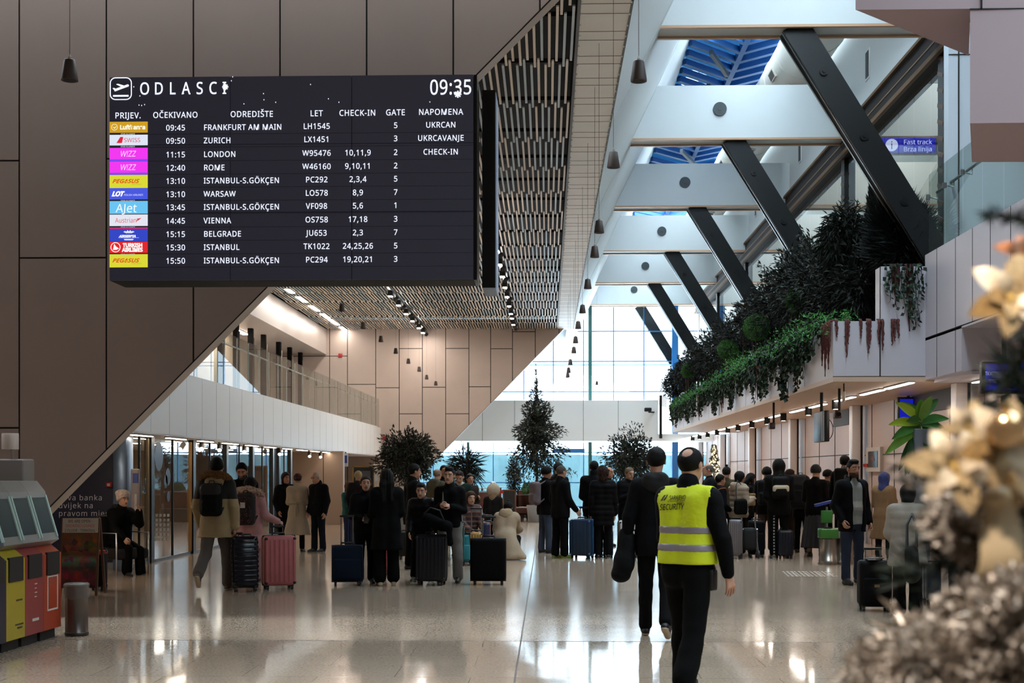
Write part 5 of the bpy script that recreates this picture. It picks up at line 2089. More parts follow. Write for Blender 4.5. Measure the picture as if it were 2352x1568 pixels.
bp2, c2 = backpack(p, 'dark floral backpack with pink specks on the girl in pink', FLORAL, 0.30, 0.46, 0.14, 0.02, 0.15)
m_ = MB()
for i in range(60):
    a_ = c2 + np.array([RNG.uniform(-0.12, 0.12), 0.078 + RNG.uniform(0, 0.05), RNG.uniform(-0.2, 0.18)])
    m_.ball(a_, (0.007, 0.012, 0.007), 6, 4)
m_.build('speckle', mat('#7d3a3e', 0.7), bp2)
MB().box((c2[0] - 0.02, c2[1] + 0.08, c2[2] + 0.02), (c2[0] + 0.045, c2[1] + 0.105, c2[2] + 0.10)).build('tag', mat('#cfc8c0', 0.6), bp2)
girl_hand = p.world(p.wr[-1] + p.fa[-1] * 0.08)

loc, H = at(557, 1063, 1318)
p = Person('bearded dark-haired man in black coat looking down behind the girl in pink', loc, H, 5, arms=A_PHONE, hyaw=0.35, hpitch=28)
p.top(BLK2, hem=-0.12, off=0.03, collar=0.03)
p.bottom('#0a0a0c')
p.shoes()
p.hair('#080606', 'short')
p.stubble('#2a1f1b', True)

# ---- trio by the shop end wall
loc, H = at(655, 1087, 1264)
p = Person('brown-haired woman in long black coat turned towards the woman in beige', loc, H, 40, arms=A_POCKET, hyaw=0.5, female=True, h=0.018)
p.top('#09090a', hem=-0.24, off=0.04, name='coat', flare=0.03)
p.bottom(BLK)
p.shoes()
p.hair('#2a1913', 'bob')
loc, H = at(683, 1089, 1267)
p = Person('woman in long belted beige coat seen from behind with auburn bun', loc, H, 180, arms=A_PHONE, female=True, h=0.016, hpitch=14)
CO = mat('#a3937f', 0.85, noise=0.08, scale=5, bump=0.2, bscale=60)
p.top(CO, hem=-0.31, off=0.03, name='coat', flare=0.075, collar=0.02)
z_ = p.P[2] + 0.10 * H
p.part('belt', lambda P: np.maximum(p.torso(P, 0.038), np.abs(P[:, 2] - z_) - 0.022), CO)
m_ = MB()
m_.tube([(0.0, 0.135, z_), (0.012, 0.15, z_ - 0.12), (0.008, 0.16, z_ - 0.27)], 0.017, 6)
m_.tube([(0.0, 0.135, z_), (-0.03, 0.15, z_ - 0.10), (-0.035, 0.16, z_ - 0.2)], 0.015, 6)
m_.ball((0, 0.135, z_), 0.03)
m_.build('belt_knot', CO, p.root)
p.bottom('#080708', off=0.004)
p.shoes('#090808')
p.hair('#3a1d14', 'bun')
loc, H = at(731, 1084, 1268)
p = Person('old man with white hair in black jacket looking down at the end wall', loc, H, -38, arms=(((-0.25, 0.1, -1), (0.0, -0.35, -0.9)), ((0.25, 0.1, -1), (0.05, -0.3, -0.95))), hpitch=24, h=0.016, width=1.1, skin=SKIN2)
p.top('#0b0a0c', hem=-0.075, off=0.04, collar=0.03)
p.bottom('#15181f', off=0.016, flare=0.02)
p.shoes('#0d0a09', '#9a9186')
p.hair('#b9b3aa', 'bald2')

# ---- middle group with dark suitcases
loc, H = at(840, 1096, 1340)
p = Person('brown-haired boy in black jacket holding a phone beside the navy fabric suitcase', loc, H, 12, arms=(((-0.22, 0.02, -1), (0.55, -0.75, -0.15)), ((0.25, 0.1, -1), (-0.1, -0.35, -0.9))), hyaw=-0.15, hpitch=0, h=0.014, skin=SKIN2)
p.top('#0a0a0c', hem=-0.06, off=0.034, collar=0.045)
p.bottom('#060606', off=0.02, flare=0.02)
p.shoes()
p.hair('#33201a', 'short')
ph = p.wr[-1] + p.fa[-1] * 0.10
t = thing('phone', 'dark phone in the hand of the brown-haired boy', 'phone', p.world(ph), 0.2)
MB().rbox((0, -0.01, 0.02), (0.07, 0.01, 0.14), 0.004, 2).build('case', mat('#060607', 0.25), t)

loc, H = at(888, 1081, 1344)
p = Person('woman with very long dark hair in loose black clothes and cream shoes seen from behind', loc, H, 192, arms=A_LOW, female=True, h=0.014)
p.top('#040404', hem=-0.22, off=0.05, name='coat', flare=0.03)
p.bottom('#040404', off=0.045, flare=0.03, end=0.86)
p.shoes('#b5aa92', '#c2b79d', 1.2)
p.hair('#0a0706', 'long')
loc, H = at(948, 1068, 1308)
p = Person('man in black jacket turned to the right behind the long-haired woman', loc, H, 115, arms=A_LOW, h=0.016)
p.top('#070708', hem=-0.1, off=0.035, collar=0.03)
p.bottom(BLK)
p.shoes()
p.hair('#070505', 'short')
loc, H = at(972, 1112, 1334)
p = Person('short-haired boy in shiny black puffer jacket leaning on the ribbed suitcase', loc, H, -8, lean=9, arms=(((-0.2, -0.1, -1), (0.1, -0.5, -0.85)), ((0.35, -0.1, -1), (0.0, -0.6, -0.75))), hyaw=-0.05, hpitch=6, h=0.014, skin=SKIN2, legs=((6, 2, 6), (-4, 4, 3)))
p.top('#070709', hem=-0.03, off=0.042, puff=0.008, rough=0.45, collar=0.03)
p.bottom('#09090a', off=0.022, flare=0.02)
p.shoes('#3f4f3c', '#b9b8ae')
p.hair('#17100d', 'top')
loc, H = at(1033, 1077, 1338)
p = Person('tall young man in black sweater and light grey trousers holding a cord in both hands', loc, H, -10, arms=(((-0.16, -0.05, -1), (0.42, -0.7, 0.28)), ((0.2, -0.02, -1), (-0.62, -0.7, 0.25))), hands=('curl', 'curl'), hyaw=-0.22, hpitch=2, h=0.013, skin=SKIN2, legs=((2, 2, 3), (-2, 3, 4)))
p.top('#060607', hem=-0.045, off=0.026, name='sweater', collar=0.03)
p.bottom('#77736f', off=0.03, flare=0.016, wr=0.014)
p.shoes('#09090a', '#202022')
p.hair('#0c0907', 'top')
a_ = p.wr[-1] + p.fa[-1] * 0.08
t = thing('drawstring', 'thin cord pinched between the hands of the tall young man', 'cord', p.world(a_), 0)
MB().tube([(0.02, 0, 0.02), (0.012, 0, 0.10), (0.008, 0, 0.17)], 0.003, 5).tube([(0.0, 0, 0.02), (0.006, 0, 0.10), (0.008, 0, 0.17)], 0.003, 5).build('string', mat('#9a938c', 0.5), t)

loc, H = at(822, 1083, 1252)
p = Person('blond person in dark jacket with back turned behind the brown-haired boy', loc, H, 170, arms=A_POCKET, h=0.018)
p.top('#1b181b', hem=-0.05, off=0.034)
p.bottom('#26314a', off=0.016)
p.shoes()
p.hair('#a08a64', 'short')
loc, H = at(800, 1110, 1250)
p = Person('child in teal jacket half hidden behind the dark-jacketed blond person', loc, H, 60, arms=A_PHONE, h=0.018)
p.top('#2f5f5c', hem=-0.05, off=0.03)
p.bottom('#2c3550')
p.shoes()
p.hair('#5a3a26', 'bob')
loc, H = at(1003, 1078, 1262)
p = Person('bald man in olive hooded jacket with his back to the hall', loc, H, 150, arms=A_LOW, h=0.017, skin=SKIN2)
p.top('#4b4433', hem=-0.06, off=0.045)
p.hood_down('#4b4433', 0.055)
p.bottom('#14151a')
p.shoes()
p.hair('#8a7564', 'bald2')
loc, H = at(1019, 1070, 1250)
p = Person('dark-haired man showing only his head behind the bald man in olive', loc, H, 20, arms=A_DOWN, h=0.019)
p.top(BLK2, hem=-0.06, off=0.03)
p.bottom(BLK)
p.shoes()
p.hair('#17100e', 'short')
loc, H = at(1057, 1082, 1276)
p = Person('young man in dark green jacket looking down behind the tall young man', loc, H, -6, arms=A_PHONE, hpitch=28, h=0.016, skin=SKIN2)
p.top('#16241d', hem=-0.06, off=0.035, collar=0.02)
p.part('collar', lambda P: np.maximum(rc(P, p.N - np.array([0, 0, 0.03]), p.N + np.array([0, -0.01, 0.035]), 0.085, 0.085), -rc(P, p.N, p.N + np.array([0, -0.02, 0.2]), 0.07, 0.08)), mat('#b7ad9d', 0.9))
p.bottom('#15161a')
p.shoes()
p.hair('#2a1a12', 'top')
loc, H = at(1078, 1090, 1256)
p = Person('dark-haired person in brown top partly hidden by the green jacket', loc, H, 30, arms=A_PHONE, h=0.019)
p.top('#2b211d', hem=-0.06, off=0.03)
p.bottom(BLK)
p.shoes()
p.hair('#0c0807', 'short')

# ---- sitting and crouching people in the middle
SEAT = ((82, 85, 6, 0), (78, 82, 6, 0))
loc, H = at(1074, 1085, 1284)
p = Person('brown-haired woman in striped jacket sitting by the teal suitcase', (loc[0], loc[1], 0), 1.66, 25, lean=12, legs=SEAT, pelvis=0.47, arms=(((-0.1, -0.4, -1), (0.25, -0.8, -0.4)), ((0.15, -0.4, -1), (-0.1, -0.8, -0.45))), hyaw=0.75, hpitch=4, h=0.016, female=True, skin=SKIN2)
STR = mat('#3a2c30', 0.8, noise=0.3, scale=14)
j = p.top(STR, hem=-0.02, off=0.04, puff=0.012)
p.recolor(j, lambda c: np.abs(((c[:, 2] * 12) % 1) - 0.5) < 0.17, mat('#6d4436', 0.8))
p.recolor(j, lambda c: np.abs(c[:, 0]) > 0.19, mat('#8d7d80', 0.8))
p.bottom('#1b1a1f')
p.shoes()
p.hair('#3d261a', 'bob')
loc, H = at(1160, 1160, 1284)
p = Person('dark-haired woman in long cream coat crouching on the floor with her back turned', (loc[0], loc[1], 0), 1.62, 172, lean=22, legs=((96, 140, 14, 0), (80, 138, 12, 0)), pelvis=0.36, arms=(((-0.2, -0.55, -0.8), (0.2, -0.85, -0.2)), ((0.25, -0.5, -0.8), (-0.2, -0.85, -0.3))), hpitch=32, h=0.014, female=True)
CC = mat('#a48f77', 0.85, noise=0.08, scale=4, bump=0.25, bscale=40)


def crouch(P):
    d = su([p.torso(P, 0.045)] + [p.arm(P, s, 0.035) for s in (-1, 1)], 0.03)
    tail = su([rc(P, p.P + np.array([-0.05, 0.0, 0.05]), np.array([-0.13, 0.12, 0.07]), 0.16, 0.17), rc(P, p.P + np.array([0.06, 0.0, 0.02]), np.array([0.10, 0.02, 0.06]), 0.15, 0.15),
               rc(P, p.P, np.array([-0.34, 0.14, 0.04]), 0.13, 0.09)], 0.08)
    d = smin(d, tail, 0.06) + wrinkle(P, 0.016, 0.6, 9)
    return np.maximum(d, 0.012 - P[:, 2])


p.part('coat', crouch, CC, p.lo - 0.2, p.hi + 0.2)
p.hood_down('#a08a6c', 0.06)
p.bottom('#19181b')
p.shoes()
p.hair('#080607', 'topbun')
loc, H = at(1137, 1130, 1225)
p = Person('person in dark jacket with fur hood sitting with back turned before the chalkboard', (loc[0], 32.5, 0), 1.66, 168, lean=10, legs=SEAT, pelvis=0.47, arms=A_LOW, h=0.02)
p.top('#0c0b09', hem=-0.03, off=0.045)
p.hair('#7a6248', 'hood', 'hood')
p.part('fur_trim', lambda P: np.maximum(np.abs(ell(P, p.Hc + np.array([0, 0.02, 0.03]), (0.15, 0.14, 0.15))) - 0.02, -P[:, 1] + p.Hc[1] - 0.02) + wrinkle(P, 0.01, 5, 3), mat('#9d8f7c', 0.95), p.Hc - 0.25, p.Hc + 0.25, 0.014)
p.bottom('#09090c')
p.shoes()
loc, H = at(1133, 1113, 1185)
p = Person('woman in pale headscarf sitting at the far cafe tables', (W(1133, 1130, 45).x, 45, 0), 1.62, 10, legs=SEAT, pelvis=0.5, arms=A_PHONE, h=0.022, female=True)
p.top('#8ea3ae', hem=-0.03, off=0.05)
p.hair('#b9c6cc', 'hijab', 'headscarf')
p.bottom('#2a2d33')
p.shoes()

# ---- seated woman at the left
loc, H = at(258, 1148, 1322)
p = Person('old woman in cream knit beret and black coat sitting with a hand at her mouth', (loc[0], loc[1] + 0.35, 0), 1.62, 52, lean=6, legs=((80, 82, 4, 0), (74, 70, 4, 0)), pelvis=0.52,
           arms=(((-0.15, -0.45, -1), (0.1, -0.7, -0.5)), ((0.12, -0.75, -0.55), (-0.35, -0.45, 0.9))), hands=('curl', 'curl'), hyaw=0.1, hpitch=4, h=0.014, female=True, skin=SKIN2)
p.top('#070707', hem=-0.03, off=0.05, name='coat', collar=0.03)
p.hood_down('#060606', 0.05)
p.bottom('#060607', off=0.03, flare=0.03)
p.shoes('#080707')
p.hair('#d3bcae', 'beret', 'knit_beret')

# ---- queue on the right of the middle
loc, H = at(1287, 1071, 1282)
p = Person('grey-haired man in black jacket and yellow-soled shoes facing right in the queue', loc, H, 128, arms=(((-0.2, -0.1, -1), (-0.1, -0.6, -0.7)), ((0.2, 0, -1), (0, -0.4, -0.8))), h=0.015, skin=SKIN2)
p.top('#070709', hem=-0.09, off=0.04, collar=0.03)
p.bottom('#070707', off=0.025, flare=0.025)
p.shoes('#6f7a2a', '#a9b45a')
p.hair('#4a4440', 'crop')
loc, H = at(1253, 1074, 1270)
p = Person('person in black hooded jacket and blue jeans behind the grey-haired man', loc, H, 120, arms=A_LOW, h=0.016)
p.top('#060607', hem=-0.08, off=0.045)
p.bottom('#3d4657', off=0.018, flare=0.02)
p.shoes()
p.hair('#060505', 'beanie', 'beanie')
backpack(p, 'grey-mauve backpack on the shoulder of the queueing person in jeans', '#6b5f62', 0.30, 0.46, 0.15, 0.04, 0.16)
loc, H = at(1281, 1064, 1262)
p = Person('dark-haired man just visible between the hooded person and the grey-haired man', loc, H, 150, arms=A_DOWN, h=0.019)
p.top(BLK2, hem=-0.08, off=0.035)
p.bottom('#5d4f40', off=0.03, flare=0.04)
p.shoes('#5a4630')
p.hair('#0c0907', 'short')
loc, H = at(1364, 1060, 1279)
p = Person('tall man in black jacket with his back turned behind the big blue suitcase', loc, H, 170, arms=A_LOW, h=0.016)
p.top('#070708', hem=-0.1, off=0.045, collar=0.045)
p.bottom(BLK)
p.shoes()
p.hair('#0d0a09', 'crop')
loc, H = at(1385, 1074, 1282)
p = Person('curly-haired woman in black puffer jacket seen from behind', loc, H, 184, arms=A_DOWN, h=0.015, female=True)
p.top('#080709', hem=-0.17, off=0.045, puff=0.012)
p.bottom('#09090b', off=0.006)
p.shoes('#17171a', '#a9a9a6')
p.hair('#2a1a15', 'curly')
loc, H = at(1396, 1074, 1255)
p = Person('bespectacled man glimpsed behind the curly-haired woman', loc, H, 60, arms=A_PHONE, h=0.019)
p.top(BLK, hem=-0.08, off=0.035)
p.bottom(BLK)
p.shoes()
p.hair('#4a3a2e', 'bald2')
loc, H = at(1443, 1075, 1276)
p = Person('grey-blond person with glasses in black puffer jacket behind the white suitcase', loc, H, 30, arms=A_PHONE, hyaw=0.3, hpitch=12, h=0.016, skin=SKIN2)
p.top('#080809', hem=-0.15, off=0.05, puff=0.01)
p.bottom('#09090a')
p.shoes('#3c3a38', '#c4c0b8')
p.hair('#6a5a48', 'short')
kk = max(p.H / 1.75, .88)
mm = MB()
for s in (-1, 1):
    mm.tube([p.Hc + p.Rh @ (np.array([0.031 * s + 0.022 * math.cos(a), -0.108, 0.013 + 0.018 * math.sin(a)]) * kk) for a in np.linspace(0, 2 * PI, 13)], 0.0022, 5, caps=False)
mm.build('glasses', mat('#0c0c0c', 0.3), p.root)

# ---- queue at the right
loc, H = at(1629, 1066, 1275)
p = Person('balding old man in dark suit seen in profile behind the guard', loc, H, -85, arms=A_LOW, h=0.016, skin=SKIN2)
p.top('#14161c', hem=-0.08, off=0.03)
p.bottom('#14161c')
p.shoes()
p.hair('#6d645c', 'bald2')
loc, H = at(1652, 1091, 1276)
p = Person('boy in navy jacket with an orange strap seen in profile', loc, H, 110, arms=A_LOW, h=0.016)
p.top('#0d0f17', hem=-0.07, off=0.035)
p.part('strap', lambda P: np.maximum(p.torso(P, 0.046), np.abs(P[:, 0] * 0.5 + (P[:, 2] - p.C[2] - 0.07)) - 0.012), mat('#8f4a22', 0.7))
p.bottom(BLK)
p.shoes('#b8b2a8', '#c7c2b8')
p.hair('#0c0908', 'short')
loc, H = at(1697, 1085, 1276)
p = Person('dark-haired woman in cream puffer jacket turned to the right in the queue', loc, H, 118, arms=A_PHONE, h=0.015, female=True)
p.top('#a3927f', hem=-0.07, off=0.055, puff=0.013)
p.hood_down('#a3927f', 0.045)
p.bottom('#070708')
p.shoes('#b9b2a8', '#cfc9bf')
p.hair('#070606', 'bob')
c_ = p.P + np.array([-0.22, 0.12, 0.10])
f = lambda P: boxf(P, c_, (0.14, 0.26, 0.30), 0.05) + wrinkle(P, 0.006, 1, 3)
t = attach(p, 'shoulder_bag', 'black shoulder bag hanging from the woman in the cream puffer', 'bag', f, '#070707', c_ - 0.25, c_ + 0.25)
MB().tube([c_ + np.array(v) for v in ((0, -0.1, 0.13), (0.06, -0.08, 0.4), (0.1, 0.0, 0.5), (0.06, 0.06, 0.4), (0, 0.1, 0.13))], 0.01, 6).build('strap', mat('#060606', 0.6), t)
c_ = p.wr[1] + p.fa[1] * 0.12
t = attach(p, 'paper_bag', 'tan paper bag held up in front of the cream puffer jacket', 'bag', lambda P: boxf(P, c_ + np.array([0.05, -0.06, -0.05]), (0.16, 0.08, 0.24), 0.015) + wrinkle(P, 0.006, 1.5, 3), '#8d7350', c_ - 0.3, c_ + 0.3)
loc, H = at(1718, 1088, 1262)
p = Person('long-haired woman in black looking at her phone beside the cream puffer', loc, H, 95, arms=A_PHONE, h=0.017, female=True, hpitch=22)
p.top('#070707', hem=-0.1, off=0.035)
p.bottom(BLK)
p.shoes()
p.hair('#070505', 'longfront')
loc, H = at(1668, 1074, 1258)
p = Person('person with dark bun half hidden between boy and cream puffer', loc, H, 160, arms=A_DOWN, h=0.019)
p.top('#3d3424', hem=-0.1, off=0.035)
p.bottom(BLK)
p.shoes()
p.hair('#080606', 'topbun')
loc, H = at(1789, 1058, 1282)
p = Person('hooded person in black tracksuit with side tape and white-soled sneakers from behind', loc, H, 178, arms=A_LOW, h=0.014, width=1.05)
p.top('#060606', hem=-0.09, off=0.045)
p.hair('#070605', 'hood', 'hood')
tr = p.bottom('#060607', off=0.022, flare=0.014)
p.recolor(tr, lambda c: (c[:, 1] > np.maximum(0.02, -1)) & (np.abs(c[:, 0] - 0.10) < 0.012) & (((c[:, 2] * 18) % 1) < 0.5), mat('#8d8a86', 0.7))
p.shoes('#55524e', '#c6c2b8', 1.1)
bk, cc = backpack(p, 'black and cream backpack on the hooded person in the tracksuit', '#070707', 0.31, 0.42, 0.15, 0.0, 0.16)
v, q = surf(lambda P: np.maximum(boxf(P, cc + np.array([0.0, 0.015, -0.02]), (0.30, 0.17, 0.16), 0.06), 0.0 - (P[:, 2] - cc[2] + 0.085 - 0.12 * np.abs(P[:, 0] - cc[0]))), cc - 0.3, cc + 0.3, 0.012)
link('front_panel', np_mesh('front_panel', v, [q], [mat('#b3a68e', 0.7)], True), bk)
loc, H = at(1761, 1075, 1268)
p = Person('person in dark hood and rucksack left of the tracksuit wearer', loc, H, 165, arms=A_DOWN, h=0.017)
p.top('#070707', hem=-0.08, off=0.045)
p.bottom('#3a2c22', off=0.025, flare=0.03)
p.shoes()
p.hair('#0b0907', 'beanie', 'cap')
backpack(p, 'black rucksack on the person left of the tracksuit wearer', '#060607', 0.32, 0.5, 0.18, 0.02, 0.15)
loc, H = at(1812, 1080, 1262)
p = Person('brown-haired woman in profile right of the tracksuit wearer', loc, H, 100, arms=A_LOW, h=0.018, female=True)
p.top('#1c1412', hem=-0.1, off=0.035)
p.bottom('#2a1f1a')
p.shoes()
p.hair('#2d1a12', 'bob')
loc, H = at(1842, 1092, 1268)
p = Person('traveller bent under a huge dark hiking rucksack', loc, H, 150, lean=10, arms=A_LOW, h=0.018)
p.top('#070708', hem=-0.08, off=0.04)
p.bottom(BLK)
p.shoes()
p.hair('#0c0909', 'short')
backpack(p, 'huge dark hiking rucksack crammed full in the right queue', '#15151a', 0.38, 0.68, 0.26, -0.06, 0.14, flap='#1b1b20')
loc, H = at(1873, 1070, 1278)
p = Person('person in grey knit cap, black jacket and long grey skirt', loc, H, 150, arms=A_LOW, h=0.015, female=True, skin=SKIN2)
p.top('#080708', hem=-0.10, off=0.035)
p.skirt('#26272b', 0.17, 0.19)
p.bottom('#8a7565', off=0.002, flare=0.0)
p.shoes('#060607')
p.hair('#2b2926', 'beanie', 'knit_cap')
loc, H = at(1899, 1081, 1262)
p = Person('person in black peaked cap behind the luggage stand', loc, H, 100, arms=A_PHONE, h=0.018)
p.top('#070607', hem=-0.08, off=0.035)
p.bottom(BLK)
p.shoes()
p.hair('#060504', 'cap', 'cap')
loc, H = at(1940, 1048, 1270)
p = Person('tall dark-haired man with black rucksack behind the man in the striped sweater', loc, H, 160, arms=A_DOWN, h=0.017)
p.top('#070708', hem=-0.08, off=0.04)
p.bottom(BLK)
p.shoes()
p.hair('#090706', 'short')
backpack(p, 'black rucksack on the tall man behind the striped sweater', '#060606', 0.34, 0.52, 0.2, -0.04, 0.15)

loc, H = at(1957, 1060, 1341)
p = Person('dark-haired man in open black jacket, striped grey sweater and blue jeans', loc, H, 22, arms=(((-0.3, 0.15, -1), (0.1, -0.55, -0.8)), ((0.3, 0.1, -1), (0.0, -0.35, -0.95))), hands=('curl', 'curl'), hyaw=0.55, hpitch=2, h=0.013, legs=((4, 2, 5), (-4, 3, 7)), width=1.05)
sw = p.top('#8f9391', hem=-0.04, off=0.018, name='sweater', sleeves=False, noise=0.05, collar=0.012)
z0 = p.P[2]
p.recolor(sw, lambda c: (c[:, 2] > z0 + 0.17) & (c[:, 2] < z0 + 0.26), mat('#a8a39c', 0.8))
p.recolor(sw, lambda c: (c[:, 2] > z0 + 0.05) & (c[:, 2] < z0 + 0.13), mat('#7d8184', 0.8))
p.top('#060607', hem=-0.10, off=0.042, openf=0.085, sleeve_off=0.032)
p.part('collar', lambda P: np.maximum(np.maximum(rc(P, p.N - np.array([0, 0.0, 0.06]), p.N + np.array([0, 0.01, 0.05]), 0.115, 0.10), -rc(P, p.N - np.array([0, 0, 0.1]), p.N + np.array([0, 0.0, 0.12]), 0.085, 0.085)), np.where((P[:, 1] < p.N[1] - 0.02) & (np.abs(P[:, 0]) < 0.065), 0.03, -1.0)), mat('#060607', 0.8))
p.bottom('#2a3142', off=0.016, flare=0.012, wr=0.008)
p.shoes('#070606', '#070606')
p.hair('#070605', 'top')
p.stubble('#3a2a22')

loc, H = at(2030, 1088, 1282)
p = Person('woman in blue headscarf and beige trench coat seen from the back right', loc, H, 140, arms=A_PHONE, h=0.015, female=True, skin=SKIN2)
TC = mat('#857156', 0.85, noise=0.1, scale=4, bump=0.25, bscale=40)
p.top(TC, hem=-0.30, off=0.05, name='trench_coat', flare=0.06, collar=0.02)
p.hair('#3a4a86', 'hijab', 'headscarf')
p.bottom('#15151a')
p.shoes()
loc, H = at(2084, 1122, 1416)
p = Person('dark-haired person in long cream puffer coat and black trousers carrying a tote', loc, H * 1.02, 162, lean=6, arms=(((-0.2, -0.1, -1), (0.1, -0.8, -0.2)), ((0.22, -0.05, -1), (-0.1, -0.75, -0.35))), hpitch=18, h=0.014, female=True, legs=((4, 2, 2), (-2, 3, 2)))
p.top('#8d857b', hem=-0.14, off=0.055, name='puffer_coat', flare=0.03, puff=0.006, collar=0.03)
p.bottom('#060606', off=0.03, flare=0.03)
p.shoes('#060606', '#a39a8c')
p.hair('#080707', 'bob')
TOTEP = p
loc, H = at(2215, 1140, 1420)
p = Person('person in dark clothes almost hidden behind the frosted tree', loc, 1.66, 175, arms=A_DOWN, h=0.017)
p.top('#17161a', hem=-0.1, off=0.045)
p.bottom('#26262b', off=0.025, flare=0.02)
p.shoes()
p.hair('#1a1412', 'bob')

# ================================================================== LUGGAGE
def suitcase(label, px, base, wpx, top, dep, color, head=0.0, ribs=0, style='hard', handle=None, tilt=0.0, name='suitcase', band='#0a0a0a', rough=0.35, wheels=True, group=None, cap=None, vertical_ribs=True):
    g_ = G(px, base)
    k = (base - HORIZON)
    w, hgt = wpx * EYE / k, (base - top) * EYE / k
    ca = abs(math.cos(math.radians(head)))
    w = w / max(ca + dep / max(w, 0.1) * abs(math.sin(math.radians(head))), 0.6)
    t = thing(name, label, 'suitcase', (g_.x, g_.y + dep * 0.4, 0), math.radians(head), group)
    if tilt:
        t.rotation_euler[0] = math.radians(tilt)
    z0 = 0.055 if wheels else 0.0
    bh = hgt - z0
    m = MB()
    m.rbox((0, 0, z0 + bh / 2), (w, dep, bh), 0.055 if style == 'hard' else 0.05, 4)
    if ribs:
        for i in range(ribs):
            if vertical_ribs:
                x = -w / 2 + w * (i + 0.5) / ribs
                for s in (-1, 1):
                    m.rbox((x, s * dep / 2, z0 + bh * 0.5), (w / ribs * 0.55, 0.014, bh * 0.84), 0.006, 2)
            else:
                z = z0 + bh * (0.08 + 0.84 * (i + 0.5) / ribs)
                for s in (-1, 1):
                    m.rbox((0, s * dep / 2, z), (w * 0.86, 0.014, bh * 0.84 / ribs * 0.55), 0.006, 2)
                    m.rbox((s * w / 2, 0, z), (0.014, dep * 0.7, bh * 0.84 / ribs * 0.55), 0.006, 2)
    m.build('shell', mat(color, rough if style == 'hard' else 0.75, noise=0.08, scale=6, spec=0.4 if style == 'hard' else 0.12), t)
    m = MB()
    if style == 'hard':
        m.rbox((0, 0.0, z0 + bh / 2), (w + 0.010, 0.042, bh + 0.010), 0.02, 3)
        m.build('zip_band', mat(band, 0.5), t)
    elif style == 'plain':
        m.rbox((0, -dep * 0.30, z0 + bh / 2), (w + 0.006, 0.012, bh + 0.006), 0.05, 3)
        m.build('zip_band', mat(band, 0.6), t)
    else:
        m.rbox((0, -dep / 2 - 0.012, z0 + bh * 0.36), (w * 0.86, 0.05, bh * 0.56), 0.03, 3)
        m.build('front_pocket', mat(color, 0.8, noise=0.08, scale=6, spec=0.12), t)
        MB().rbox((0, -dep * 0.28, z0 + bh / 2), (w + 0.01, 0.014, bh + 0.01), 0.045, 3).build('zip_band', mat(band, 0.5), t)
    if cap:
        MB().rbox((0, 0, z0 + bh - 0.02), (w * 1.01, dep * 1.02, 0.07), 0.03, 3).build('top_cover', mat(cap, 0.6), t)
    if style == 'hard':
        for sx in (-1, 1):
            for z in (z0 + bh * 0.06, z0 + bh * 0.94):
                MB().rbox((sx * w * 0.44, -dep / 2 + 0.012, z), (w * 0.11, 0.045, w * 0.10), 0.02, 2).build('corner_guard', mat(band, 0.5), t)
    m = MB().tube([(-0.09, 0, z0 + bh - 0.01), (-0.08, 0, z0 + bh + 0.03), (0.08, 0, z0 + bh + 0.03), (0.09, 0, z0 + bh - 0.01)], 0.012, 8)
    m.build('carry_handle', mat('#0b0b0b', 0.5), t)
    if handle:
        hz = (base - handle) * EYE / k
        m = MB()
        for s in (-1, 1):
            m.tube([(s * 0.085, dep * 0.34, z0 + bh - 0.03), (s * 0.085, dep * 0.34, hz)], 0.009, 8)
        m.build('telescopic_handle', mat('#a7a4a0', 0.25, metal=0.9), t)
        MB().rbox((0, dep * 0.34, hz), (0.21, 0.035, 0.03), 0.012, 3).build('grip', mat('#0c0c0c', 0.45), t)
    if wheels:
        for sx in (-1, 1):
            for sy in (-1, 1):
                m = MB()
                m.rbox((sx * w * 0.38, sy * dep * 0.32, 0.062), (0.045, 0.05, 0.04), 0.012, 2)
                m.tube([(sx * w * 0.38 - 0.016, sy * dep * 0.32, 0.027), (sx * w * 0.38 + 0.016, sy * dep * 0.32, 0.027)], 0.027, 14)
                m.build('wheel', mat('#141414', 0.5), t)
    return t


s1 = suitcase('small shiny navy suitcase with raised ribs tilted behind the beige parka', 560, 1360, 66, 1232, 0.22, '#10131f', 18, 9, 'hard', None, 0, rough=0.15, vertical_ribs=False)
s1.rotation_euler[0] = math.radians(-9)
m = MB()
b1 = s1.matrix_basis.inverted() @ parka_hand
for s in (-1, 1):
    m.tube([(s * 0.08, 0.06, 0.70), (b1.x + s * 0.05, b1.y, b1.z)], 0.009, 8)
m.build('telescopic_handle', mat('#a7a4a0', 0.25, metal=0.9), s1)
MB().tube([(b1.x - 0.09, b1.y, b1.z), (b1.x + 0.09, b1.y, b1.z)], 0.015, 8).build('grip', mat('#0c0c0c', 0.5), s1)
s2 = suitcase('large coral pink hard suitcase with black zip band beside the girl in pink', 635, 1354, 86, 1230, 0.30, '#b06567', 24, 7, 'hard', None, rough=0.4)
b2 = s2.matrix_basis.inverted() @ girl_hand
m = MB()
for s in (-1, 1):
    m.tube([(s * 0.085, 0.10, 0.76), (s * 0.085, 0.10, b2.z)], 0.009, 8)
m.build('telescopic_handle', mat('#6f6c69', 0.25, metal=0.9), s2)
MB().rbox((0, 0.10, b2.z), (0.21, 0.035, 0.03), 0.012, 3).build('grip', mat('#0c0c0c', 0.45), s2)
suitcase('navy fabric suitcase with tall extended handle in front of the brown-haired boy', 795, 1345, 76, 1252, 0.25, '#101a2a', 10, 0, 'soft', 1186, band='#1c2b45')
suitcase('dark navy ribbed hard suitcase with a black bag lying on it', 990, 1344, 74, 1228, 0.28, '#11131c', -6, 8, 'hard', None)
suitcase('big plain black suitcase standing alone in the middle of the floor', 1121, 1343, 82, 1236, 0.28, '#080708', 0, 0, 'plain', 1188, band='#161416')
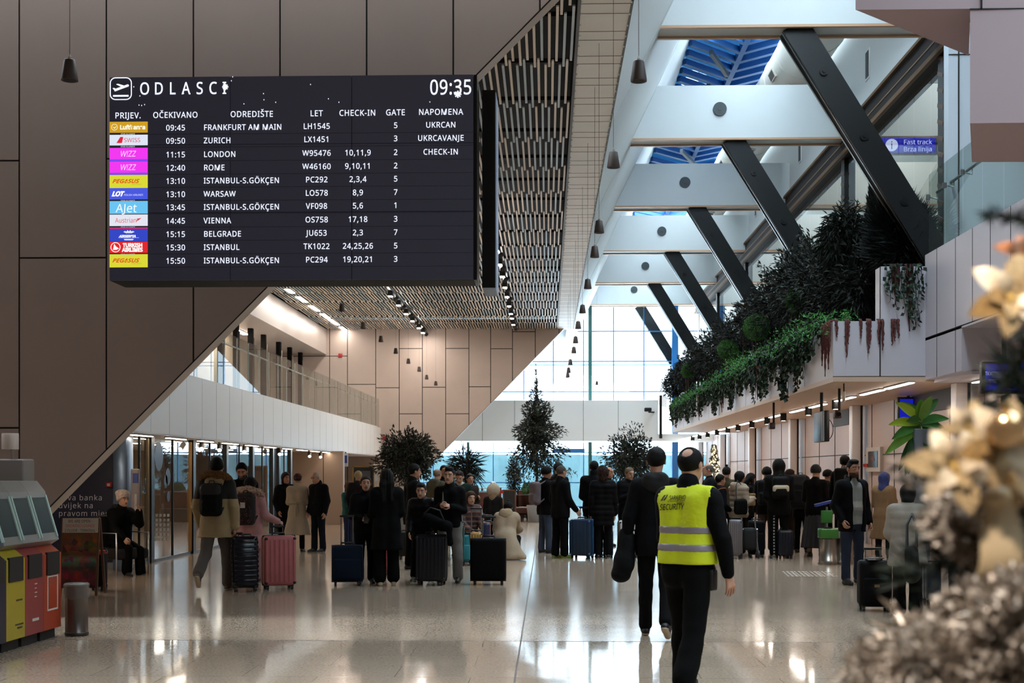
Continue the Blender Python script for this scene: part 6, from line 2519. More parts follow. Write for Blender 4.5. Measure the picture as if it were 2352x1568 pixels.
suitcase('red suitcase half hidden behind the legs of the boy in black', 868, 1331, 42, 1236, 0.25, '#8a1426', 8, 6, 'hard', None)
suitcase('black suitcase behind the long-haired woman', 932, 1284, 32, 1222, 0.22, '#0d0d10', 0, 5, 'hard', None)
suitcase('teal green ribbed suitcase beside the seated woman', 1054, 1299, 26, 1203, 0.24, '#2f6058', 10, 5, 'hard', None, rough=0.45)
suitcase('small turquoise rounded case between teal and yellow suitcases', 1072, 1298, 20, 1228, 0.20, '#3a8590', 0, 0, 'soft', None, rough=0.5)
suitcase('mustard yellow suitcase with tall handle and black strap', 1093, 1298, 30, 1222, 0.22, '#a07a42', 0, 5, 'hard', 1168)
suitcase('small suitcase striped navy and orange behind the big black suitcase', 1116, 1296, 20, 1200, 0.2, '#2b2f4a', 0, 0, 'hard', 1184, band='#8f5a3c')
suitcase('large blue suitcase with lighter blue stripe standing in the queue', 1338, 1283, 62, 1192, 0.30, '#182f47', -24, 6, 'hard', 1166, band='#2e5f8f')
suitcase('small navy suitcase beside the curly-haired woman', 1397, 1280, 22, 1222, 0.2, '#141e31', 0, 0, 'soft', 1200)
suitcase('large white hard suitcase behind the hanging black jacket', 1442, 1281, 48, 1195, 0.27, '#b9b3ae', 8, 6, 'hard', None)
suitcase('silver grey suitcase with vertical grooves behind the guard', 1692, 1283, 36, 1193, 0.25, '#6b6668', -14, 7, 'hard', None, rough=0.3)
suitcase('dark navy cabin suitcase with raised handle beside the tracksuit wearer', 1803, 1283, 40, 1217, 0.24, '#131823', 12, 5, 'hard', 1184)
suitcase('black suitcase below the cream puffer jacket', 1738, 1280, 36, 1196, 0.24, '#0d0d0f', 0, 0, 'soft', None)
bs = suitcase('big black fabric suitcase with magazine on top beside the jeans wearer', 2014, 1404, 76, 1288, 0.30, '#0c0b0c', -4, 0, 'soft', 1262)
m = MB()
m.cbox((0.0, -0.155 - 0.03, 0.30), (0.06, 0.012, 0.03))
m.build('badge', mat('#9a8a5a', 0.35, metal=0.8), bs)
tp = bs.location
mg = thing('magazine', 'folded glossy magazine lying on the big black fabric suitcase', 'magazine', (tp.x - 0.02, tp.y - 0.06, 0.603), 0.5)
m = MB()
m.rbox((0, 0, 0.006), (0.2, 0.13, 0.012), 0.004, 2)
m.build('pages', mat('#8a8f96', 0.3, noise=0.5, scale=25), mg)
MB().cbox((0.0, 0.0, 0.0135), (0.198, 0.128, 0.002)).build('cover', mat('#5d646e', 0.25, noise=0.6, scale=18), mg)
suitcase('black case with red top edge beside the old woman in the beret', 224, 1357, 26, 1266, 0.24, '#0e0d0e', 0, 0, 'soft', None, cap='#a3121c')
suitcase('dark blue suitcase behind the cream puffer coat', 2146, 1392, 34, 1296, 0.26, '#16283c', 0, 0, 'hard', None)

# bag on the ribbed suitcase, tote, stroller
g_ = G(990, 1344)
f = lambda P: smin(rc(P, (-0.10, 0, 0.17), (0.16, -0.02, 0.05), 0.09, 0.085), rc(P, (0.16, -0.05, 0.06), (0.22, -0.06, -0.16), 0.085, 0.05), 0.05) + wrinkle(P, 0.014, 0.9, 2)
t = thing('duffel_bag', 'black slouching bag lying across the dark ribbed suitcase', 'bag', (g_.x + 0.05, g_.y + 0.06, 0.765), 0)
v, q = surf(lambda P: np.maximum(f(P), np.where(P[:, 0] < 0.17, 0.0 - P[:, 2], -1)), np.array([-0.35, -0.3, -0.3]), np.array([0.45, 0.3, 0.4]), 0.014)
link('shell', np_mesh('shell', v, [q], [mat('#050506', 0.9, noise=0.15, bump=0.4, spec=0.1)], True), t)
MB().tube([(-0.15, -0.08, 0.25), (-0.05, -0.14, 0.34), (0.08, -0.14, 0.30), (0.14, -0.1, 0.15)], 0.012, 6).build('handle', mat('#111111', 0.6), t)
p = TOTEP
c_ = p.P + np.array([-0.06, 0.27, -0.14])
f = lambda P: np.minimum(boxf(P, c_ + np.array([0, 0, 0]), (0.13, 0.40, 0.34), 0.05), ell(P, c_ + np.array([0, 0, -0.12]), (0.10, 0.25, 0.12))) + wrinkle(P, 0.012, 0.8, 5)
t = attach(p, 'tote_bag', 'large slack black tote bag hanging from the cream puffer coat', 'bag', f, '#0e0d0d', c_ - 0.36, c_ + 0.36)
m = MB()
for s in (-0.05, 0.05):
    m.tube([c_ + np.array(v) for v in ((s, -0.12, 0.15), (s, -0.07, 0.40), (0.0, -0.02, 0.52), (s, 0.05, 0.40), (s, 0.12, 0.15))], 0.012, 6)
m.build('handle', mat('#0e0d0d', 0.6), t)
g_ = G(1722, 1282)
t = thing('pushchair', 'folded black pushchair with small chrome wheels between queue suitcases', 'pushchair', (g_.x, g_.y, 0))
m = MB()
for s in (-1, 1):
    m.tube([(0.16 * s, 0.0, 0.10), (0.14 * s, 0.12, 0.45), (0.12 * s, 0.2, 0.75)], 0.012, 8)
    m.tube([(0.16 * s, 0.22, 0.10), (0.15 * s, 0.08, 0.4), (0.13 * s, -0.05, 0.55)], 0.012, 8)
m.build('frame', mat('#8d8d90', 0.3, metal=0.9), t)
m = MB().rbox((0, 0.08, 0.36), (0.26, 0.18, 0.42), 0.06, 3)
m.build('seat', mat('#0c0c0e', 0.8), t)
for (x, y) in ((-0.16, -0.02), (0.16, -0.02), (-0.16, 0.24), (0.16, 0.24)):
    m = MB().tube([(x - 0.015, y, 0.075), (x + 0.015, y, 0.075)], 0.075, 18)
    m.mat(1).tube([(x - 0.018, y, 0.075), (x + 0.018, y, 0.075)], 0.045, 14)
    m.build('wheel', [mat('#121212', 0.6), mat('#a8a8a8', 0.3, metal=0.8)], t)

# ================================================================== MACHINES AT THE LEFT
def kiosk(label, g_, color, w, hgt, rz, top, front, group='self-service machines', dep=0.6):
    t = thing('cash_machine', label, 'machine', (g_.x, g_.y, 0), math.radians(rz), group)
    m = MB()
    m.prism([(-dep, 0.10), (0, 0.10), (0, 0.82), (-0.10, 0.90), (-dep, 0.90)], 'x', -w / 2, w / 2)
    for i in range(len(m.v)):
        x, y, z = m.v[i]
        m.v[i] = (x, -y - dep / 2, z)      # front towards -Y
    m.build('body', mat(color, 0.35, noise=0.03), t)
    f0 = -dep / 2
    MB().box((-w / 2 + 0.03, -dep / 2 + 0.05, 0), (w / 2 - 0.03, dep / 2, 0.10)).build('plinth', mat('#151515', 0.6), t)
    m = MB()
    prof = [(dep / 2, 0.90), (f0 + 0.10, 0.90), (f0 + 0.02, 0.95), (f0 + 0.16, 1.42), (f0 + 0.24, hgt), (dep / 2, hgt)]
    m.prism(prof, 'x', -w / 2, w / 2)
    m.build('head', mat(top, 0.3, metal=0.3), t)
    m = MB()
    a0, a1 = Vector((0, f0 + 0.045, 1.02)), Vector((0, f0 + 0.145, 1.36))
    m.bar(a0, a1, w * 0.72, 0.012, up=(0, -1, 0.3))
    m.build('screen', mat('#1c2729', 0.2, emit=0.02), t)
    for s in (-1, 1):
        m = MB().bar((s * w * 0.44, f0 + 0.03, 0.98), (s * w * 0.44, f0 + 0.15, 1.38), 0.025, 0.02, up=(0, -1, 0.3))
        m.build('side_light', mat('#8fa8a2', 0.3, emit=0.05), t)
    MB().box((-w * 0.36, f0 - 0.012, 0.62), (w * 0.36, f0 + 0.01, 0.84)).build('keypad_shelf', mat('#0e0f11', 0.4), t)
    m = MB()
    front(m, w, f0)
    m.build('panel_lettering', mat('#d6d2c8', 0.5) if color != '#b3a022' else mat('#3d3a12', 0.5), t)
    return t


def fr_lines(m, w, f0):
    for i in range(4):
        m.box((0.0, f0 - 0.004, 0.56 - i * 0.04), (0.05 - 0.01 * (i % 2), f0, 0.568 - i * 0.04))
    m.box((-0.05, f0 - 0.004, 0.22), (0.09, f0, 0.245))


def fr_frame(m, w, f0):
    for a, c_ in (((-0.12, 0.28), (-0.105, 0.70)), ((0.105, 0.28), (0.12, 0.70)), ((-0.12, 0.28), (0.12, 0.295)), ((-0.12, 0.685), (0.12, 0.70)), ((-0.12, 0.60), (0.12, 0.612))):
        m.box((a[0], f0 - 0.004, a[1]), (c_[0], f0, c_[1]))


def fr_dots(m, w, f0):
    m.box((0.02, f0 - 0.004, 0.44), (0.14, f0, 0.455))
    m.box((0.0, f0 - 0.004, 0.22), (0.16, f0, 0.235))
    m.box((0.04, f0 - 0.004, 0.19), (0.14, f0, 0.205))


KN, KU = Vector((math.sin(math.radians(88)), -math.cos(math.radians(88)), 0)), Vector((math.cos(math.radians(88)), math.sin(math.radians(88)), 0))
K0 = G(140, 1461) - KU * 0.2
for i, (lab, col_, top_, fr, w, hh_) in enumerate((('orange-red cash machine with white outlined panel next to the steel bin', '#a8432a', '#8a8681', fr_frame, 0.4, 1.52),
                                          ('dull pink-red cash machine between the yellow and the orange-red one', '#963b3a', '#85817c', fr_lines, 0.4, 1.52),
                                          ('yellow cash machine with grey head between the navy and the pink-red one', '#b3a022', '#7f7b76', fr_dots, 0.4, 1.53),
                                          ('navy blue cash machine, nearest of the row and cut by the picture edge', '#0c1030', '#20284a', fr_lines, 0.46, 1.5))):
    c_ = K0 - KU * (0.405 * i + (0.05 if i == 3 else 0)) - KN * (0.3 - (0.02 if i == 3 else 0))
    kiosk(lab, c_, col_, w, hh_, 88, top_, fr)
q_ = W(28, 1100, 13.4)
t = thing('service_cabinet', 'tall grey cabinet with white drum lamp standing behind the cash machines', 'cabinet', (q_.x, q_.y, 0))
MB().rbox((0, 0, 0.87), (0.36, 0.3, 1.74), 0.02, 2).build('body', mat('#6f6863', 0.5), t)
MB().lathe([(0.085, 0), (0.085, 0.155), (0.08, 0.165)], 24, (0.0, -0.05, 1.84)).build('drum_lamp', mat('#b8aaa0', 0.5), t)
MB().tube([(0.02, -0.05, 1.5), (0.02, -0.05, 1.85)], 0.015, 8).build('stem', mat('#9a938d', 0.4), t)

g_ = G(166, 1462)
t = thing('waste_bin', 'round steel waste bin with a clear liner beside the cash machines', 'bin', (g_.x, g_.y + 0.12, 0))
MB().lathe([(0.112, 0.0), (0.115, 0.02), (0.108, 0.03), (0.108, 0.485), (0.112, 0.49)], 28).build('body', mat('#6d655f', 0.28, metal=0.85), t)
MB().lathe([(0.113, 0.0), (0.118, 0.03), (0.113, 0.035)], 28).build('base_ring', mat('#3c3733', 0.4, metal=0.6), t)
m = MB()
m.lathe([(0.116, 0.37), (0.119, 0.42), (0.114, 0.47), (0.12, 0.5), (0.112, 0.515), (0.095, 0.50), (0.09, 0.46)], 28)
for i in range(len(m.v)):
    x, y, z = m.v[i]
    a_ = math.atan2(y, x)
    m.v[i] = (x * (1 + 0.03 * math.sin(a_ * 9)), y * (1 + 0.03 * math.sin(a_ * 9)), z + 0.012 * math.sin(a_ * 5) * (z < 0.4))
m.build('liner', glass('#d8d2cc', 1.4, haze=0.35, hazecol='#8d8680'), t)

q_ = G(180, 1368)
t = thing('sandwich_board', 'wooden sandwich board advertising the open smoking lounge beside the old woman', 'sign', (q_.x, q_.y, 0), math.radians(4))
bw, bh_ = 0.46, 1.0
m = MB()
for s in (-1, 1):
    m.bar((s * bw / 2, 0, 0), (s * bw / 2, 0.12, bh_), 0.03, 0.03)
    m.bar((s * bw / 2, 0.42, 0), (s * bw / 2, 0.16, bh_), 0.03, 0.03)
m.bar((-bw / 2, 0.115, bh_ - 0.01), (bw / 2, 0.115, bh_ - 0.01), 0.03, 0.03)
m.build('frame', mat('#5d3c24', 0.6), t)
M_ = Matrix.Translation((0, 0.0, 0)) @ Matrix.Rotation(math.atan2(-0.12, bh_), 4, 'X')
POST = bpy.data.materials.new('cafe_photo_print')
POST.use_nodes = True
nt = POST.node_tree
pb = nt.nodes['Principled BSDF']
tc = nt.nodes.new('ShaderNodeTexCoord')
vo = nt.nodes.new('ShaderNodeTexVoronoi')
vo.inputs['Scale'].default_value = 14
sp = nt.nodes.new('ShaderNodeSeparateXYZ')
rp = nt.nodes.new('ShaderNodeValToRGB')
for pos, col_ in ((0.0, '#2a0c10'), (0.22, '#7a1626'), (0.36, '#3c2a24'), (0.52, '#6d6458'), (0.6, '#4a2a16'), (0.8, '#6e3c1e'), (1.0, '#5a3018')):
    e = rp.color_ramp.elements.new(pos) if pos not in (0.0, 1.0) else rp.color_ramp.elements[0 if pos == 0 else -1]
    e.color = (*lin(col_), 1)
nt.links.new(tc.outputs['Generated'], sp.inputs[0])
nt.links.new(sp.outputs['Z'], rp.inputs[0])
mx = nt.nodes.new('ShaderNodeMix')
mx.data_type = 'RGBA'
mx.blend_type = 'OVERLAY'
mx.inputs[0].default_value = 0.8
nt.links.new(tc.outputs['Object'], vo.inputs['Vector'])
nt.links.new(rp.outputs[0], mx.inputs[6])
nt.links.new(vo.outputs['Color'], mx.inputs[7])
nt.links.new(mx.outputs[2], pb.inputs['Base Color'])
pb.inputs['Roughness'].default_value = 0.35
m = MB().obox(M_ @ Matrix.Translation((0, -0.01, 0.46)), (bw - 0.02, 0.012, 0.72))
m.build('picture_panel', POST, t)
m = MB().obox(M_ @ Matrix.Translation((0, -0.014, 0.915)), (bw + 0.0, 0.014, 0.19))
hd = m.build('header_panel', mat('#b9b3ab', 0.5), t)
m = MB()
MT = M_ @ Matrix.Translation((0, -0.024, 0)) @ Matrix.Rotation(PI / 2, 4, 'X')
put_text(m, 'WE ARE OPEN -', 0.055, MT @ Matrix.Translation((0, 0.972, 0)), align='CENTER', wscale=0.8)
put_text(m, '2 FLOOR - TERMINAL', 0.05, MT @ Matrix.Translation((0, 0.85, 0)), align='CENTER', wscale=0.8)
m.build('lettering', mat('#2a2522', 0.6), hd)
m = MB()
put_text(m, 'SMOKING LOUNGE', 0.052, MT @ Matrix.Translation((0, 0.912, 0)), align='CENTER', wscale=0.8)
m.build('red_lettering', mat('#b5431c', 0.6), hd)
q_ = G(262, 1324)
t = thing('armchair', 'black armchair with a thin chrome armrest under the old woman', 'chair', (q_.x, q_.y + 0.42, 0), math.radians(52))
MB().rbox((0, 0, 0.34), (0.56, 0.56, 0.18), 0.04, 3).build('seat', mat('#0c0b0c', 0.5), t)
MB().rbox((0, 0.27, 0.62), (0.56, 0.10, 0.62), 0.04, 3).build('backrest', mat('#0c0b0c', 0.5), t)
for s in (-1, 1):
    m = MB().tube([(s * 0.29, -0.26, 0.0), (s * 0.29, -0.26, 0.66), (s * 0.29, 0.26, 0.66), (s * 0.29, 0.26, 0.0)], 0.014, 8)
    m.build('armrest', mat('#b5b5b5', 0.25, metal=0.9), t)

# info pillar and call point beside the shop door, red call points
b = MB().rbox((-6.99, 21.35, 1.13), (0.24, 0.34, 2.26), 0.02, 2)
b.build('trim_9', mat('#5f7085', 0.3, metal=0.5))['kind'] = 'structure'
q_ = W(303, 1145, 21.16)
t = thing('wall_phone', 'long pale wall phone panel with blue pictogram on the steel pillar', 'phone panel', (q_.x + 0.05, 21.17, 0.75))
MB().rbox((0, 0, 0.45), (0.14, 0.05, 0.92), 0.015, 2).build('panel', mat('#a89a96', 0.4), t)
MB().box((-0.03, -0.032, 0.68), (0.06, -0.026, 0.84)).build('pictogram', mat('#3e50a8', 0.4), t)
MB().rbox((0.02, -0.03, 0.3), (0.05, 0.04, 0.4), 0.012, 2).build('handset', mat('#d0c6c2', 0.4), t)
for (px, py, Y, s_, lab) in ((252, 1113, 21.58, 0.1, 'red fire alarm call point on the navy bank wall'), (782, 816, YF - 0.005, 0.16, 'red fire alarm beacon high on the far beige wall'), (883, 1006, YF - 0.005, 0.16, 'red fire alarm beacon low on the far beige wall above the round tree')):
    q_ = W(px, py, Y)
    t = thing('fire_alarm', lab, 'fire alarm', (q_.x, Y, q_.z))
    MB().rbox((0, -0.03, 0), (s_, 0.05, s_), 0.02, 2).build('case', mat('#a3161c', 0.4), t)
    MB().cbox((0, -0.058, 0), (s_ * 0.5, 0.01, s_ * 0.45)).build('button', mat('#c9b9b2' if Y < 30 else '#7c0f14', 0.4), t)

# ================================================================== RIGHT SIDE FITTINGS
q_ = W(1887, 980, 25)
t = thing('monitor', 'large flat grey monitor seen edge-on hanging under the right soffit with its cable', 'monitor', (q_.x, 25, 0))
zc = q_.z
MB().rbox((0, 0, zc), (0.10, 0.95, 0.58), 0.015, 2).build('screen_case', mat('#0d0d0e', 0.4), t)
MB().rbox((-0.06, -0.4, zc), (0.03, 0.06, 0.56), 0.01, 2).build('side_panel', mat('#7c838a', 0.35), t)
MB().box((-0.07, -0.47, zc - 0.28), (0.05, -0.455, zc + 0.28)).build('edge_panel', mat('#8b9299', 0.35), t)
MB().tube([(0.0, 0, zc + 0.25), (0.0, 0, 3.12)], 0.03, 10).build('pole', M_BLACK, t)
m = MB().tube([(0.06 + 0.0 * a, 0.0, zc + 0.05) if False else (0.06 + 0.16 * math.sin(a), 0.0, zc - 0.05 + 0.22 * math.cos(a)) for a in np.linspace(0, PI, 12)], 0.008, 6)
m.tube([(0.06 + 0.08 * math.sin(a), 0.0, zc - 0.1 + 0.08 * math.cos(a)) for a in np.linspace(0, 2 * PI, 14)], 0.008, 6)
m.build('cable', M_BLACK, t)
for (px, py, Y, lab) in ((1777, 975, 28.5, 'black security camera hanging under the soffit left of the monitor'), (1928, 948, 23.8, 'black security camera hanging under the soffit right of the monitor')):
    q_ = W(px, py, Y)
    t = thing('security_camera', lab, 'camera', (q_.x, Y, q_.z))
    MB().tube([(0, 0, 0), (0, 0, 3.12 - q_.z)], 0.025, 8).build('pole', M_BLACK, t)
    MB().rbox((-0.05, -0.05, -0.03), (0.12, 0.22, 0.14), 0.02, 2).build('body', mat('#3a1e1a', 0.5), t)
    MB().tube([(-0.05, -0.16, -0.03), (-0.05, -0.18, -0.03)], 0.04, 12).build('lens', mat('#080808', 0.15), t)
q_ = W(1490, 943, 56.9)
t = thing('security_camera', 'small dark camera on an arm on the far white gallery', 'camera', (q_.x, 56.9, q_.z))
MB().tube([(0.25, 0.08, -0.06), (0, 0, -0.06), (0, -0.1, 0.0)], 0.03, 8).build('arm', M_BLACK, t)
MB().rbox((-0.05, -0.2, 0.04), (0.3, 0.3, 0.16), 0.03, 2).build('body', M_BLACK, t)
q_ = W(1977, 907, 21.2)
t = thing('smoke_sensor', 'pale tube sensor hanging from the right soffit on a short rod', 'sensor', (q_.x, 22.4, 2.78))
MB().tube([(0, 0, 0.02), (0, 0, 0.2)], 0.03, 12).build('tube', mat('#cfc4b8', 0.4), t)
MB().tube([(0, 0, 0.2), (0, 0, 0.34)], 0.012, 8).build('rod', M_BLACK, t)
# framed electric box on the right wall
q_ = WX(2012, 1055, XW)
t = thing('wall_cabinet', 'square white framed cabinet with dark door on the right wall', 'cabinet', (XW - 0.02, q_.y, q_.z))
MB().box((-0.05, -0.26 * 2.4, -0.27), (0.02, 0.26 * 2.4, 0.27)).build('frame', mat('#bdb3a8', 0.5), t)
MB().box((-0.06, -0.18 * 2.4, -0.17), (-0.045, 0.16 * 2.4, 0.18)).build('door', mat('#231c1a', 0.3), t)
m = MB()
m.box((-0.066, -0.2, -0.02), (-0.06, 0.14, 0.015))
m.box((-0.066, -0.15, 0.04), (-0.06, 0.1, 0.06))
m.build('label_plate', mat('#8d2a2a', 0.5), t)
MB().box((-0.07, 0.42, -0.16), (-0.055, 0.8, -0.09)).build('red_tag', mat('#b02a24', 0.5), t)
# blue information displays
def info(label, px, py, Y, w, hgt, lines, rz=0.0):
    q_ = W(px, py, Y)
    t = thing('information_display', label, 'display', (q_.x, Y, q_.z), rz)
    MB().rbox((0, 0.06, 0), (w + 0.08, 0.12, hgt + 0.08), 0.012, 2).build('case', mat('#1d1b1c', 0.4), t)
    MB().box((-w / 2, -0.006, -hgt / 2), (w / 2, 0.0, hgt / 2)).build('screen', emission('#1a22b8', 0.42), t)
    m = MB()
    for txt, x, z, s_, kw in lines:
        put_text(m, txt, s_, face_cam(x, -0.01, z), **kw)
    m.build('lettering', emission('#cfd6ff', 0.6), t)
    return t


dsp = info('blue hanging ticketing office display at the right behind the frosted tree', 2310, 866, 17.0, 0.52, 0.34,
     [('TICKETING', -0.165, 0.05, 0.062, {'align': 'CENTER', 'wscale': 0.62}), ('OFFICE', -0.165, -0.05, 0.062, {'align': 'CENTER', 'wscale': 0.62}), ('SARAJEVO', 0.0, -0.04, 0.036, {'align': 'CENTER', 'wscale': 0.7}), ('PRODAJA', 0.17, 0.05, 0.062, {'align': 'CENTER', 'wscale': 0.62})])
m = MB()
m.add([(-0.03, -0.011, 0.0), (0.0, -0.011, 0.06), (0.035, -0.011, 0.1), (0.01, -0.011, 0.04)], [(0, 1, 2, 3)])
m.build('emblem', emission('#cfd6ff', 0.6), dsp)
MB().tube([(0, 0.06, 0.2), (0, 0.06, 3.8 - dsp.location.z)], 0.03, 10).build('hanger', M_BLACK, dsp)
MB().rbox((0.0, -0.02, -0.28), (0.1, 0.16, 0.1), 0.02, 2).build('camera_housing', M_BLACK, dsp)
d2 = info('small blue direction display behind the big leafy plant', 2088, 945, 26.0, 0.36, 0.5, [('-', -0.08, 0.08, 0.2, {'align': 'CENTER'}), ('- -', 0.07, 0.0, 0.12, {'align': 'CENTER'})])
MB().tube([(0, 0.06, 0.25), (0, 0.06, 3.15 - d2.location.z)], 0.03, 10).build('hanger', M_BLACK, d2)
d3 = info('blue Fast track sign hanging under the second roof beam behind the lounge glass', 2085, 333, 29.6, 1.25, 0.34, [('Fast track', 0.22, 0.07, 0.14, {'align': 'CENTER'}), ('Brza linija', 0.22, -0.09, 0.14, {'align': 'CENTER'})])
m = MB().tube([(-0.36, -0.012, 0.0), (-0.36, -0.006, 0.0)], 0.14, 24)
m.build('white_disc', emission('#cfd6ff', 0.5), d3)
m = MB()
put_text(m, 'i', 0.24, face_cam(-0.36, -0.016, 0.0), align='CENTER')
m.build('disc_letter', mat('#161b6a', 0.5), d3)

# bins and luggage-cart stand
for (px, base, r, top_, lab, ring) in ((1906, 1297, 0.15, 1.05, 'steel recycling bin with a green collar beside the man in the striped sweater', '#346f26'), (1944, 1296, 0.15, 0.92, 'plain steel bin half hidden behind the man in the striped sweater', None)):
    g_ = G(px, base)
    t = thing('recycling_bin', lab, 'bin', (g_.x, g_.y + r, 0))
    MB().lathe([(r + 0.01, 0), (r + 0.01, 0.08), (r, 0.085), (r, 0.44)], 26).build('body', mat('#8d857c', 0.28, metal=0.85), t)
    MB().rbox((0, 0, 0.54), (0.31, 0.30, 0.17), 0.02, 2).build('collar', mat(ring or '#8d857c', 0.4), t)
    MB().lathe([(0.07, 0.63), (0.07, 0.645)], 18).build('opening', M_BLACK, t)
g_ = G(1906, 1299)
t = thing('poster_stand', 'slim post with green sign and tilted blue tray above the recycling bin', 'stand', (g_.x + 0.04, g_.y + 0.42, 0))
MB().lathe([(0.16, 0), (0.16, 0.015)], 20).tube([(0, 0, 0.01), (0, 0, 1.0)], 0.018, 10).build('post', mat('#9a9690', 0.3, metal=0.8), t)
MB().rbox((-0.01, -0.03, 0.83), (0.2, 0.02, 0.22), 0.01, 2).build('green_sign', mat('#2c6e26', 0.5), t)
m = MB().obox(Matrix.Translation((-0.06, 0, 1.06)) @ Matrix.Rotation(math.radians(-14), 4, 'Y'), (0.30, 0.16, 0.045))
m.build('blue_tray', mat('#26357e', 0.4), t)

# floor decal with rows of white text dashes
q_ = G(1852, 1317)
t = MB()
for r_ in range(5):
    for i in range(13 - r_ % 2):
        x = -0.38 + i * 0.062 + 0.02 * r_
        t.box((x, -0.5 + r_ * 0.22, 0.0005), (x + 0.022 + 0.02 * ((i * 7 + r_ * 3) % 3) / 2, -0.42 + r_ * 0.22, 0.002))
t = t.build('floor_decal', mat('#d6d0c8', 0.5))
t.location = q_
tag(t, 'white rows of floor lettering stuck on the granite before the right queue', 'floor sticker')

# ================================================================== CAFE AT THE FAR END
def cafe_chair(px, Y, rz, label):
    q_ = W(px, 1150, Y)
    t = thing('tub_chair', label, 'chair', (q_.x, Y, 0), rz, 'brown leather tub chairs')
    m = MB()
    pts_ = [(0.34 * math.cos(a), 0.02 + 0.34 * math.sin(a)) for a in np.linspace(-0.5, PI + 0.5, 11)]
    for (a, c_) in zip(pts_[:-1], pts_[1:]):
        m.bar((a[0], a[1], 0.53), (c_[0], c_[1], 0.53), 0.09, 0.66)
    m.build('backrest', mat('#4a2417', 0.45, noise=0.1), t)
    MB().rbox((0, -0.02, 0.36), (0.56, 0.56, 0.18), 0.05, 3).build('seat', mat('#52291a', 0.45), t)
    MB().tube([(-0.3, -0.3, 0.46), (0.3, -0.3, 0.46)], 0.02, 8).build('front_piping', mat('#a89a8c', 0.4), t)
    for sx in (-1, 1):
        for sy in (-1, 1):
            MB().tube([(sx * 0.24, sy * 0.22, 0), (sx * 0.22, sy * 0.2, 0.28)], 0.02, 8).build('leg', M_BLACK, t)


cafe_chair(1197, 43, 0.2, 'brown leather tub chair just right of the chalkboard')
cafe_chair(1216, 43.2, -0.1, 'brown leather tub chair next to the queueing person in jeans')
cafe_chair(1240, 45.5, 0.3, 'brown leather tub chair hidden behind the queueing person in jeans')
for (px, Y, lab) in ((1107, 46.5, 'white round cafe table with single stem before the window'), (1150, 49, 'white round cafe table behind the pale headscarf')):
    q_ = W(px, 1150, Y)
    t = thing('cafe_table', lab, 'table', (q_.x, Y, 0))
    MB().lathe([(0.33, 1.03), (0.34, 1.04), (0.34, 1.06)], 28).build('table_top', mat('#c3ced2', 0.4), t)
    MB().lathe([(0.22, 0), (0.22, 0.02), (0.03, 0.04), (0.03, 1.03)], 18).build('stem', mat('#3a3d40', 0.4, metal=0.5), t)
for (px, Y, w, lab) in ((1112, 42.5, 1.1, 'brown panelled bench divider left of the chalkboard'), (1232, 47, 1.4, 'brown panelled bench divider right of the chalkboard')):
    q_ = W(px, 1150, Y)
    t = thing('bench_divider', lab, 'bench', (q_.x, Y, 0))
    MB().rbox((0, 0, 0.5), (w, 0.12, 0.9), 0.02, 2).build('panel', mat('#5a2a1a', 0.45, noise=0.1), t)
    MB().rbox((0, -0.3, 0.22), (w, 0.5, 0.44), 0.04, 2).build('seat', mat('#3a332f', 0.6), t)
    MB().box((-w / 2, -0.08, 0.95), (w / 2, 0.08, 1.0)).build('top_rail', mat('#8d9698', 0.4), t)
q_ = W(1170, 1150, 40)
t = thing('chalkboard', 'dark menu chalkboard in a wooden frame standing before the far cafe', 'chalkboard', (q_.x, 40, 0))
w_, h_ = 0.42, 0.86
m = MB()
for a, c_ in (((-w_ / 2, 0.2), (-w_ / 2 + 0.04, 1.08)), ((w_ / 2 - 0.04, 0.2), (w_ / 2, 1.08)), ((-w_ / 2, 1.04), (w_ / 2, 1.08)), ((-w_ / 2, 0.2), (w_ / 2, 0.24))):
    m.box((a[0], -0.02, a[1]), (c_[0], 0.02, c_[1]))
m.build('frame', mat('#6d4024', 0.5), t)
MB().box((-w_ / 2 + 0.03, -0.01, 0.22), (w_ / 2 - 0.03, 0.01, 1.06)).build('slate', mat('#12110f', 0.6, noise=0.4, scale=9), t)
for s in (-1, 1):
    MB().bar((s * 0.19, 0, 0.22), (s * 0.19, -0.05, 0), 0.03, 0.03).bar((s * 0.19, 0.02, 0.9), (s * 0.19, 0.4, 0), 0.03, 0.03).build('leg', mat('#4a2c18', 0.5), t)
MB().box((-w_ / 2 - 0.08, -0.03, 0.96), (-w_ / 2 + 0.02, -0.025, 1.06)).build('red_notice', mat('#a31a1e', 0.5), t)
for (px, Y, lab) in ((1072, 25.5, 'dark bench seat under the woman in the striped jacket'), (1137, 32.3, 'dark grey bench seat under the fur-hooded person'), (1133, 45.0, 'dark chair under the woman in the pale headscarf')):
    q_ = W(px, 1150, Y)
    yy = G(1074, 1284).y if px == 1072 else Y
    xx = G(1074, 1284).x if px == 1072 else q_.x
    t = thing('small_bench', lab, 'seat', (xx, yy, 0), math.radians(25 if px == 1072 else (168 if px == 1137 else 10)))
    MB().rbox((0, 0.06, 0.355 if px != 1133 else 0.39), (0.5, 0.44, 0.07), 0.02, 2).build('seat', mat('#232427', 0.5), t)
    for sx in (-1, 1):
        MB().tube([(sx * 0.2, 0.2, 0), (sx * 0.2, 0.2, 0.33)], 0.015, 8).tube([(sx * 0.2, -0.1, 0), (sx * 0.2, -0.1, 0.33)], 0.015, 8).build('leg', mat('#77787a', 0.3, metal=0.8), t)
